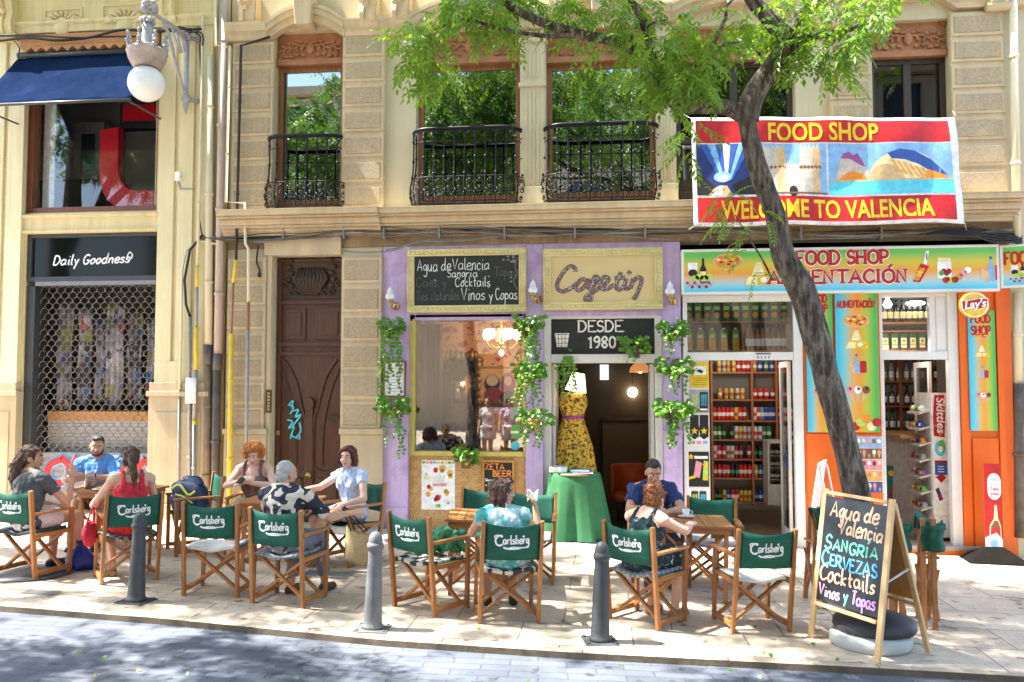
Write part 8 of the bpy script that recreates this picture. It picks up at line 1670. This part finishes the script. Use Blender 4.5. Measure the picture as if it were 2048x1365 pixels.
def hplant(px, py, lab, pot='dark', vines=6, drop=.5, rad=.20, leaves=60, ls=.066, y=-.16, seed=1, spread=.16, grp='plants hanging on the cafe front'):
    r = random.Random(seed); c = P(px, py, y); o = thing('hanging_plant', lab, 'hanging plant', c-V((0, 0, .12)), group=grp)
    mb = MB(); mb.lathe(c-V((0, 0, .15)), [(0, 0), (.06, 0), (.085, .12), (.092, .125), (.092, .145), (.075, .145), (.07, .12), (0, .11)], 18); mb.tube([c+V((0, .09, -.02)), c+V((0, -y-.03, -.02))], .006, 5); mb.build('pot', [{'dark': m_potd, 'terra': m_pot, 'basket': m_bask}[pot]], o); mb = MB(); sm = MB()
    for _ in range(int(leaves*1.5)):
        a = r.uniform(0, 2*pi); q = c+V((rad*sqrt(r.random())*cos(a), rad*.7*sqrt(r.random())*sin(a), r.uniform(-.06, .13))); ileaf(mb, q, V((cos(a)*.8, sin(a)*.6-.35, r.uniform(-.9, .25))), ls*r.uniform(.7, 1.3), r)
    for v_ in range(vines):
        a = r.uniform(0, 2*pi); p = c+V((.08*cos(a), .07*sin(a)-.03, 0)); L = drop*r.uniform(.55, 1.1); n = max(3, int(L/.05)); x = p.x+r.uniform(-.5, .5)*spread; pts = [p]
        for i in range(n):
            t = (i+1)/n; q = V((p.x+(x-p.x)*min(1, t*2)+.02*sin(i*1.3+v_), min(p.y-.03, -.055), p.z-L*t)); pts.append(q)
            for k in range(3): ileaf(mb, q, V((r.uniform(-1, 1), r.uniform(-.7, .1), r.uniform(-1, .1))), ls*r.uniform(.5, .95)*(1-.35*t), r)
        sm.tube(smooth(pts, 2), .004, 4)
    mb.build('foliage', [m_ivy], o); sm.build('stem', [flat('pale green stem', (.16, .22, .05))], o); return o
hplant(783, 655, 'trailing ivy below the wall lamp left of the chalkboard', 'dark', 9, 1.05, .17, 50, seed=1, spread=.24); hplant(787, 815, 'bushy plant with long tendrils low on the leftmost lilac pilaster', 'terra', 6, .62, .22, 70, seed=2, spread=.2)
hplant(1058, 650, 'leafy plant below the middle wall lamp, beside the window top', 'dark', 8, .75, .20, 55, seed=3, spread=.26); hplant(1060, 745, 'mid height leafy plant on the middle lilac pilaster', 'terra', 8, .55, .22, 65, seed=4, spread=.3); hplant(1068, 838, 'trailing plant in an orange basket on the middle lilac pilaster', 'basket', 9, .40, .25, 55, seed=5, spread=.34)
hplant(1345, 660, 'small leafy plant high on the right lilac pilaster', 'dark', 5, .30, .19, 50, seed=6); hplant(1350, 735, 'fullest leafy plant halfway up the right lilac pilaster', 'dark', 6, .40, .23, 80, seed=7, spread=.25); hplant(1348, 822, 'spreading plant in a dark pot low on the right lilac pilaster', 'dark', 6, .48, .24, 60, seed=8, ls=.085, spread=.3)
hplant(932, 915, 'small bright plant in a brown pot under the cafe window', 'terra', 1, .1, .15, 45, seed=9, ls=.08, y=-.15)
hplant(1133, 708, 'dark leafy plant inside the left of the cafe doorway', 'dark', 7, .55, .20, 45, seed=10, y=.2); hplant(1268, 692, 'dark leafy plant hanging over the transom board at the right', 'dark', 5, .2, .19, 60, seed=12, y=-.10)
# ============================================================ red banner slung from the first floor
c00, c10, c11, c01 = P(1388, 453, -.44), P(1929, 447, -.46), P(1911, 233, -.42), P(1382, 238, -.42)
def BN(u, v, d=0):
    p = (c00*(1-u)+c10*u)*(1-v)+(c01*(1-u)+c11*u)*v
    w = .030*sin(u*9+v*2.2)*(.3+.7*v)+.016*sin(u*23-v*5)+.02*sin(v*7+u*3)*u+.05*(u > .93)*(u-.93)*8*sin(v*9)
    return p+V((.0, -w-d, .018*sin(u*6.3)*v-.012*sin(u*13)*(1-v)))
bn = thing('food_shop_banner', 'big red banner lettered FOOD SHOP WELCOME TO VALENCIA below the first floor windows', 'banner', (c00+c10)/2)
mb = MB(); mb.sheet(lambda u, v: BN(u, v), 60, 24, .004); sh_ = mb.build('sheet', [flat('white vinyl banner', (.74, .74, .74), .4)], bn)
mb = MB()
def reg(u0, u1, v0, v1, k, d=.0015, nu=20, nv=6): mb.sheet(lambda a, b: BN(u0+(u1-u0)*a, v0+(v1-v0)*b, d), nu, nv, 0, PI_[k])
def poly(pts, k, d=.008):      # filled in narrow upright strips so that it follows the creased cloth
    us = sorted({round(p[0], 5) for p in pts}); n = len(pts); full = []
    for a, b in zip(us, us[1:]): m = max(1, int((b-a)/.012+.99)); full += [a+(b-a)*i/m for i in range(m)]
    full.append(us[-1])
    def cross(u): return sorted(p[1]+(q[1]-p[1])*(u-p[0])/(q[0]-p[0]) for p, q in zip(pts, pts[1:]+pts[:1]) if (p[0] <= u < q[0]) or (q[0] <= u < p[0]))
    for a, b in zip(full, full[1:]):
        e = (b-a)*1e-3; A, B = cross(a+e), cross(b-e)
        if len(A) != len(B): continue
        for i in range(0, len(A)-1, 2):
            m = max(1, int((A[i+1]-A[i])/.09+.99))
            for j in range(m): f = lambda X, t: X[i]+(X[i+1]-X[i])*t/m; mb.add([BN(a, f(A, j), d*.45), BN(b, f(B, j), d*.45), BN(b, f(B, j+1), d*.45), BN(a, f(A, j+1), d*.45)], [(0, 1, 2, 3)], PI_[k], False)
def ell(cu, cv, ru, rv, k, d=.008, a0=0, a1=2*pi, n=18): poly([(cu+ru*cos(a0+(a1-a0)*i/n), cv+rv*sin(a0+(a1-a0)*i/n)) for i in range(n if a1-a0 > 6.2 else n+1)], k, d)
reg(.016, .975, .765, .972, 'red', nu=40); reg(.016, .975, .035, .265, 'red', nu=40)
reg(.016, .262, .285, .755, 'navy'); reg(.266, .512, .285, .755, 'sky'); reg(.518, .975, .285, .755, 'sky', nu=30)
for i in range(7): poly([(.03+.03*i, .755), (.065+.028*i, .755), (.115+.006*i, .42), (.108+.006*i, .42)], ('blue', 'sky', 'blue', 'white', 'blue', 'sky', 'blue')[i], .006+.0003*i)
ell(.115, .45, .034, .05, 'sky', .0085); ell(.117, .44, .020, .03, 'white', .009); poly([(.016, .285), (.016, .52), (.06, .42), (.085, .36), (.06, .285)], 'dark', .0082); poly([(.262, .285), (.262, .5), (.19, .42), (.145, .37), (.17, .285)], 'dark', .0082); poly([(.03, .285), (.10, .37), (.13, .37), (.15, .285)], 'tan', .0075); poly([(.07, .285), (.105, .37), (.115, .37), (.11, .285)], 'white', .008)
for x, w in ((.30, .075), (.44, .062)):
    poly([(x-w*.42, .285), (x+w*.75, .285), (x+w*.72, .50), (x+w*.82, .56), (x+w*.76, .72), (x-w*.4, .72), (x-w*.48, .56), (x-w*.4, .50)], 'stone', .007); poly([(x+w*.3, .285), (x+w*.75, .285), (x+w*.72, .50), (x+w*.82, .56), (x+w*.76, .72), (x+w*.34, .72)], 'tan', .0075)
    for i in range(5): poly([(x-w*.38+i*w*.24, .72), (x-w*.26+i*w*.24, .72), (x-w*.26+i*w*.24, .745), (x-w*.38+i*w*.24, .745)], 'stone', .0075)
    for i in range(6): ell(x-w*.38+i*w*.22, .535, .007, .018, 'brown', .008, n=8)
poly([(.345, .285), (.42, .285), (.42, .56), (.345, .56)], 'stone', .0065); ell(.383, .31, .016, .05, 'dark', .008); reg(.266, .512, .285, .30, 'brown', .009)
reg(.518, .975, .285, .42, 'cyan', .006, 30, 2); reg(.518, .975, .41, .425, 'tan', .007, 30, 1)
poly([(.545, .425), (.56, .58), (.575, .67), (.60, .68), (.615, .655), (.628, .67), (.645, .60), (.665, .50), (.66, .425)], 'stone', .0075); poly([(.565, .62), (.575, .67), (.60, .68), (.612, .65), (.628, .67), (.64, .62), (.655, .54), (.63, .57), (.60, .62)], 'purple', .0085); poly([(.55, .425), (.57, .48), (.61, .51), (.65, .47), (.66, .425)], 'orange', .0085)
ell(.80, .42, .135, .27, 'cream', .0078, 0, pi); poly([(.735, .66), (.78, .70), (.84, .68), (.90, .60), (.955, .45), (.90, .48), (.85, .56), (.80, .60), (.75, .61)], 'blue', .0088); ell(.73, .42, .07, .14, 'tan', .0084, 0, pi)
for i in range(6): poly([(.745+.022*i, .60-.015*i), (.758+.022*i, .60-.015*i), (.79+.022*i, .47-.01*i), (.777+.022*i, .47-.01*i)], 'amber', .0095)
poly([(.855, .425), (.885, .51), (.95, .45), (.955, .425)], 'orange', .0092)
for u_, w, k in ((.60, .05, 'orange'), (.72, .07, 'tan'), (.82, .08, 'sky'), (.90, .05, 'orange'), (.66, .03, 'blue')): poly([(u_-w*.5, .405), (u_+w*.5, .405), (u_+w*.3, .31), (u_-w*.3, .33)], k, .0075)
def btext(t, u0, u1, v0, h):
    # letters are small enough to follow the cloth as they are
    vs, fs = text_geo(t, 1, .022, 0, 'LEFT', 1.0); xs = [a for a, _ in vs]; ys = [b for _, b in vs]; k = (u1-u0)/(max(xs)-min(xs)); q = h/max(ys)
    mb.add([BN(u0+(a-min(xs))*k, v0+max(0, b)*q, .005) for a, b in vs], fs, PI_['yellow'], False)
btext('FOOD SHOP', .297, .708, .785, .165); btext('WELCOME TO VALENCIA', .105, .895, .065, .17)
mb.build('print', PAL, sh_)
mb = MB()
for c, e in ((c01, (-.15, .42, .25)), (c11, (.12, .42, .22)), (c00, (-.06, .14, -.02)), (c10, (.1, .2, -.05))): mb.tube([c+V((0, -.01, 0)), c+V(e)], .005, 5)
mb.build('rope', [flat('pale cord', (.5, .48, .44))], bn)
# ============================================================ awning and scalloped pelmet
aw = thing('awning', 'dark blue canvas awning over the upper window of the cream building', 'awning', P(170, 115, -.1))
A0, A1 = P(38, 118, -.06), P(330, 100, -.06); B0, B1 = P(-16, 214, -.95), P(262, 196, -.95); zt2, zb2_ = (A0.z+A1.z)/2, (B0.z+B1.z)/2; xL, xR = A0.x, (A1.x+B1.x)/2
mb = MB(); mb.sheet(lambda u, v: (xL+(xR-xL)*u, -.06-.89*v, zt2+(zb2_-zt2)*v-.05*sin(pi*v)*(.6+.4*sin(u*7))+.012*sin(u*26)*v), 24, 10, .006)
m_awn = M('faded navy awning canvas', (.010, .020, .055), .95, .3, 1.6, .2, 160, streak=.25, spec=0); mb.build('canvas', [m_awn], aw)
mb = MB(); mb.tube([(xL, -.95, zb2_), (xR, -.95, zb2_)], .022, 8); mb.build('front_bar', [m_dkfr], aw)
for x in (xL+.04, xR-.04): mb = MB(); mb.tube([(x, -.06, P(170, 245, -.06).z), (x, -.94, zb2_-.01)], .013, 6); mb.build('arm', [m_dkfr], aw)
mb = MB(); mb.tube([(xL, -.07, zt2+.02), (xR, -.07, zt2+.02)], .05, 10); mb.build('roller', [m_dkfr], aw)
X0, X1 = P(46, 95, -.1).x, P(318, 90, -.1).x; zp = zt2+.07; mb = MB(); n = 13; mb.box(X0, X1, -.16, -.07, zp+.06, zp+.22)
for i in range(n):
    a, b = X0+(X1-X0)*i/n, X0+(X1-X0)*(i+1)/n; T = TF(0, -.07, 0); mb.prism([(a, zp+.0599), (a, zp+.03), ((a+b)/2, zp-.035), (b, zp+.03), (b, zp+.0599)], T, .085)
tag(mb.build('scalloped_pelmet', [M('terracotta tin pelmet', (.50, .24, .09), .6, .15, 4, .1)], bevel=.004), 'terracotta scalloped pelmet above the blue awning', 'pelmet')
# ============================================================ ornate wall lantern
m_lamp = M('grey painted cast iron', (.34, .33, .35), .55, .25, 10, .3, 50); m_lampb = M('weathered bronze bowl', (.38, .31, .27), .6, .25, 9, .3, 40)
yL = -1.15; cL = P(293, 167, yL); kk = ((cL-CAM).dot(FW))/1700; base = P(374, 150, -.16)
lt = thing('street_lantern', 'ornate grey iron wall lantern with a white globe on the cream building', 'street lamp', (base.x, -.1, base.z-.5))
pz_ = lambda py: P(293, py, yL).z
mb = MB(); zt3, zb3 = P(374, 62, -.16).z, P(374, 215, -.16).z; mb.tube([(base.x, -.18, zb3-.1), (base.x, -.18, zb3), (base.x, -.18, zt3)], [.012, .035, .035], 10)
for z in (zb3+.12, zt3-.1): mb.lathe((base.x, -.18, z), [(.0, -.06), (.05, -.05), (.065, 0), (.05, .05), (0, .06)], 12); mb.bar((base.x, -.18, z), (base.x+.22, -.02, z-.02), .05, .05)
tip = V((cL.x+.02, yL, P(298, 22, yL).z)); root = V((base.x, -.18, zt3-.12)); mb.tube([root, root.lerp(tip, .5)+V((0, 0, .02)), tip], [.04, .035, .03], 10)
mb.tube(smooth([(base.x, -.18, zb3+.15), tuple(root.lerp(tip, .28)+V((0, 0, -.5))), tuple(root.lerp(tip, .5)+V((0, 0, -.14))), tuple(root.lerp(tip, .68)+V((0, 0, -.02)))], 6), .022, 8)
for t in (.15, .3, .42): q = root.lerp(tip, t); mb.tube([q+V((0, 0, -.02)), V((base.x, -.18, q.z-.35-.4*t)).lerp(q, .45)], .014, 6)
for i in range(8): a = i*2.4; mb.ball(tip+V((.07*cos(a), .03*sin(a*1.7), .05+.06*sin(a))), (.05, .04, .045), 8, k=6)
mb.build('bracket', [m_lamp], lt)
def L_(prof, mat, nm, n=28): mb = MB(); mb.lathe((cL.x, yL, 0), prof, n); mb.build(nm, [mat], lt)
L_([(0, pz_(36)), (.02, pz_(36)), (.02, pz_(62)), (.06, pz_(50)), (.075, pz_(46)), (.065, pz_(60)), (.07, pz_(66)), (.075, pz_(84)), (.10, pz_(90)), (.17, pz_(96)), (.24, pz_(100)), (0, pz_(101))], m_lamp, 'cap')
mb = MB()
for i in range(8): a = 2*pi*i/8; mb.ball((cL.x+.08*cos(a), yL+.08*sin(a), pz_(46)+.02), (.025, .025, .045), 8, k=6)
for i in range(8):
    a = 2*pi*i/8+.1; r_ = .235
    for j in range(4): mb.ball((cL.x+(r_+.02*(j % 2))*cos(a), yL+(r_+.02*(j % 2))*sin(a), pz_(100)+.01+.052*j), (.036-.004*j, .036-.004*j, .032), 8, k=6)
mb.build('crown_ornament', [m_lamp], lt)
L_([(0, pz_(101)-.002), (.25, pz_(101)-.002), (.262, pz_(106)), (.25, pz_(110)), (.235, pz_(120)), (.20, pz_(130)), (.165, pz_(137)), (.15, pz_(137)), (0, pz_(136))], m_lampb, 'bowl')
m_glb = M('white opal glass globe', (.80, .80, .80), .22, .05, 9, .02, 30)
mb = MB(); mb.ball((cL.x, yL, pz_(168)), 35.5*kk, 28, 0, 18); mb.build('globe', [m_glb], lt)
# ============================================================ pipes and cables
m_pcream = M('cream painted pipe', (.66, .58, .40), .55, .12, 4, .1, 30, st=(1, 1, .3)); m_pgrey = M('galvanised grey pipe', (.30, .29, .28), .45, .25, 5, .1, 30, metal=.3, dirt=(.40, .36, .30)); m_pyel = M('yellow painted pipe', (.74, .50, .03), .5, .15, 6, .1, 30, dirt=(.55, .45, .22)); m_pblk = M('black cable sheath', (.02, .02, .022), .55); m_piron = M('rusted iron downpipe', (.11, .095, .085), .6, .4, 7, .3, 30, dirt=(.16, .09, .05)); m_prust = M('rusty pipe', (.28, .13, .06), .8, .3, 8, .3); m_ppink = M('beige pink downpipe', (.50, .40, .34), .6, .12, 4, .1, 30, st=(1, 1, .3))
def pipe(lab, segs, cat='pipe', nm='wall_pipe', y=-.22):
    mats = []; parts = []
    p0 = P(segs[0][2][0][0], segs[0][2][0][1], y); o = None; o = thing(nm, lab, cat, P(*segs[-1][2][-1], y), group='pipes and conduits down the facade corner')
    for mat, r, pts in segs:
        mb = MB(); q = [P(a, b, y) for a, b in pts]
        mb.tube(q, r, 10)
        for p in q[1:-1]: mb.ball(p, r*1.02, 10, k=6)
        for i in range(len(q)-1):
            L = (q[i+1]-q[i]).length
            for j in range(int(L/1.1)): c = q[i].lerp(q[i+1], (j+.6)/max(1, int(L/1.1)+.3)); mb.tube([c+V((0, 0, .02)), c-V((0, 0, .02))], r*1.25, 10)
        mb.build('segment', [mat], o)
    return o
pipe('cream painted pipe with two elbows, then rusty and grey, by the wooden door', [(m_pcream, .021, [(431, -12), (431, 91), (460, 95), (452, 404), (490, 407), (491, 488), (497, 498), (497, 604)]), (m_prust, .021, [(497, 604), (496, 660)]), (m_pgrey, .023, [(496, 660), (491, 1000)])])
pipe('black conduit that turns into a bright yellow pipe beside the wooden door', [(m_pblk, .020, [(540, 74), (482, 92), (472, 520)]), (m_pyel, .026, [(472, 520), (467, 566)]), (m_prust, .014, [(467, 566), (463, 668)]), (m_pyel, .036, [(463, 668), (458, 1030)])], y=-.20)
pipe('beige downpipe above rusted iron at the building corner', [(m_ppink, .058, [(448, -12), (436, 708)]), (m_piron, .066, [(436, 708), (434, 742)]), (m_piron, .056, [(434, 742), (428, 1050)])], 'downpipe', 'downpipe', -.12)
pipe('cream downpipe with a rusty brown foot on the cream building', [(m_pcream, .055, [(420, 112), (417, 690)]), (m_piron, .062, [(416, 690), (416, 730)]), (M('brown iron pipe', (.22, .15, .09), .6, .3, 6, .2), .052, [(416, 730), (413, 1050)])], 'downpipe', 'downpipe', -.12)
pipe('thin cream conduit with yellow bands on the cream building', [(m_pcream, .020, [(406, 34), (401, 300), (395, 532)]), (m_pyel, .024, [(395, 532), (394, 575)]), (m_pgrey, .022, [(394, 575), (393, 655)]), (m_pyel, .030, [(393, 655), (392, 740)]), (m_pgrey, .026, [(392, 740), (388, 840)]), (m_pyel, .024, [(388, 840), (388, 850)]), (m_pgrey, .024, [(388, 850), (387, 1040)])], y=-.18)
pipe('grey conduit fed by a black cable on the cream building', [(m_pblk, .018, [(406, 470), (380, 500), (369, 560), (372, 610), (380, 634)]), (m_pgrey, .024, [(380, 634), (378, 1040)])], y=-.16)
pipe('thin curved cream conduit beside the grey one', [(m_pcream, .018, [(440, 490), (400, 482), (372, 500), (364, 540), (363, 650), (359, 780)]), (m_pgrey, .018, [(359, 780), (356, 1030)])], y=-.15)
pipe('tall cream downpipe at the right edge of the stone building', [(m_pcream, .050, [(2026, -12), (2034, 478)]), ], 'downpipe', 'downpipe', -.15)
pipe('dark weathered iron pipe at the far right corner', [(m_pcream, .05, [(2034, 586), (2036, 768)]), (m_piron, .085, [(2040, 768), (2042, 1075)])], 'downpipe', 'downpipe', -.02)
a = P(354, 352, -.14); mb = MB(); mb.box(a.x-.035, a.x+.045, -.15, -.06, a.z-.07, a.z+.06, 0); mb.tube([(a.x+.0, -.1, a.z-.07), (a.x+.03, -.1, a.z-.18), (a.x+.25, -.1, a.z-.19)], .012, 6, 1); tag(mb.build('junction_box', [PAL[PI_['white']], m_pgrey], bevel=.004), 'small white junction box on the cream pilaster', 'junction box')
mb = MB(); a = P(384, 783, -.2); mb.sheet(lambda u, v: (a.x-.09+.15*u, -.215-.01*sin(u*5), a.z-.17+.36*v), 4, 4, .003); tag(mb.build('paper_notice', [PAL[PI_['white']]]), 'torn white paper notice taped round the grey conduit', 'notice')
cbm = MB(); rc = random.Random(21)
def cable(px, r=.012, y=-.13, mi=0, sag=0, n=0):
    q = [P(a, b, y) for a, b in px]; q = [V(t) for t in smooth([tuple(p) for p in q], 6)]
    for i, p in enumerate(q): p.z += .012*sin(i*.9+r*900)-sag*sin(pi*i/len(q)); p.y += .012*sin(i*.7+mi)
    cbm.tube(q, r, 6, mi)
for i in range(6): cable([(398, 478+rc.uniform(-6, 4)), (520, 478+rc.uniform(-9, 6)), (650, 466+rc.uniform(-8, 12)), (800, 460+rc.uniform(-6, 12)), (960, 461+rc.uniform(-6, 10)), (1130, 463+rc.uniform(-7, 9)), (1300, 458+rc.uniform(-6, 9)), (1480, 462+rc.uniform(-4, 10)), (1700, 462+rc.uniform(-6, 9)), (1900, 460+rc.uniform(-5, 9)), (2030, 462)], rc.choice((.009, .013, .017)), -.13-.02*(i % 3), i % 3)
for px in ([(500, 484), (600, 480), (690, 470), (790, 472), (900, 470), (1050, 474)], [(770, 500), (860, 482), (1000, 474), (1140, 470), (1340, 478)], [(680, 500), (760, 506), (830, 488), (960, 478)], [(1380, 476), (1500, 470), (1620, 480), (1800, 470)]): cable(px, .010, -.12, 1)
for i in range(5): cable([(1850+rc.uniform(-20, 20), 470), (1930, 456+4*i), (1985, 462+5*i), (2044, 474+4*i)], .014, -.16-.02*i, 0)
cable([(516, 490), (514, 520), (519, 545)], .012, -.13, 0); cbm.ball(P(519, 550, -.14), (.03, .03, .04), 8, 0)
for x in (570, 690, 770, 880, 1010, 1150, 1290, 1420, 1600, 1760): a = P(x, 466, -.11); cbm.box(a.x-.012, a.x+.012, -.19, -.001, a.z-.09, a.z+.07, 1)
tag(cbm.build('cable_bundle', [m_pblk, M('dusty grey cable', (.20, .19, .17), .7, .25, 5), M('brown dusty cable', (.11, .08, .055), .8, .3, 5)]), 'tangled bundle of grey and black cables along the wall above the shopfronts', 'cables')
cbm = MB(); cable([(-30, 82), (70, 78), (150, 80), (240, 62), (330, 62), (402, 56)], .018, -.22, 0); cable([(-30, 70), (120, 72), (250, 70), (330, 60), (400, 64), (404, 90)], .012, -.22, 0, .03); cable([(28, 84), (40, 100), (30, 140), (34, 150)], .008, -.14, 0); cable([(300, 68), (360, 56), (398, 72), (400, 110), (402, 300), (396, 400), (404, 470)], .010, -.12, 0); tag(cbm.build('cable_bundle', [m_pblk]), 'black cables drooping under the cornice of the cream building', 'cables')
mb = MB(); X0, X1, Z0, Z1 = R(630, 482, 712, 496, -.02); mb.box(X0+.2, X1-.3, -.03, -.001, Z0, Z1); mb2 = mb; tag(mb2.build('street_number', [M('worn dark plate', (.10, .08, .06), .7)]), 'small worn plate on the stone above the wooden door', 'plate')
# ============================================================ ice cream A-frame by the tree
g = G(1625, 1108); gz_ = zg(g.x); io = thing('ice_cream_stand', 'pale blue and pink ice cream price board on a thin white stand', 'sandwich board', (g.x, g.y, gz_)); dv = V((.20, .50, 0)).normalized(); up_ = V((.16, -.02, .98)).normalized(); nn_ = dv.cross(up_).normalized()
if nn_.x > 0: nn_ = -nn_
T = MX(((-dv.x, up_.x, nn_.x, g.x+.10), (-dv.y, up_.y, nn_.y, g.y+.25), (-dv.z, up_.z, nn_.z, gz_+.36), (0, 0, 0, 1))); mb = MB(); W, H = .56, .78
mb.rect(-.03, -.03, W+.03, H+.03, T, -.02, PI_['white'])
for r_ in range(6):
    mb.rect(0, H*(r_/6), W, H*((r_+1)/6)-.01, T, .003, PI_[('sky', 'pink', 'cream', 'red', 'sky', 'pink')[r_]])
    for c in range(4): mb.disc(W*(.14+.24*c), H*(r_+.5)/6, .045, .045, T, .006, PI_[('red', 'white', 'brown', 'amber', 'pink', 'lime')[(r_*3+c) % 6]], 8); mb.prism([(W*(.14+.24*c), H*(r_+.1)/6), (W*(.19+.24*c), H*(r_+.4)/6), (W*(.09+.24*c), H*(r_+.4)/6)], T, .007, PI_['tan'])
mb.build('board', PAL, io)
for sx in (.0, W):
    for q in (0, .34): mb = MB(); mb.tube([T @ V((sx, H*(1 if q else 0), -.02)), T @ V((sx+.0, 0, -.02))-V((-q*1.0, 0, .36-.0))+V((0, 0, 0))], .012, 6); mb.build('leg', [m_al], io)
# fallen leaves on the road and pavement
r5 = random.Random(5)
for i in range(26):
    px, py = r5.uniform(60, 1950), r5.choice((r5.uniform(1240, 1350), r5.uniform(1290, 1360))); p = G(px, py); onr = p.y < kerb_y(p.x)-.01; z = zg(p.x)+(-.05 if onr else .009); mb = MB(); ileaf(mb, V((p.x, p.y, z+.006)), V((r5.uniform(-1, 1), r5.uniform(-1, 1), .05)), r5.uniform(.03, .055), r5)
    tag(mb.build('fallen_leaf', [m_ivy if i % 3 else flat('yellowed leaf', (.55, .5, .10))]), 'small fallen leaf on the '+('blue grey road' if onr else 'pale pavement'), 'leaf', 'fallen leaves on the '+('road' if onr else 'pavement'))
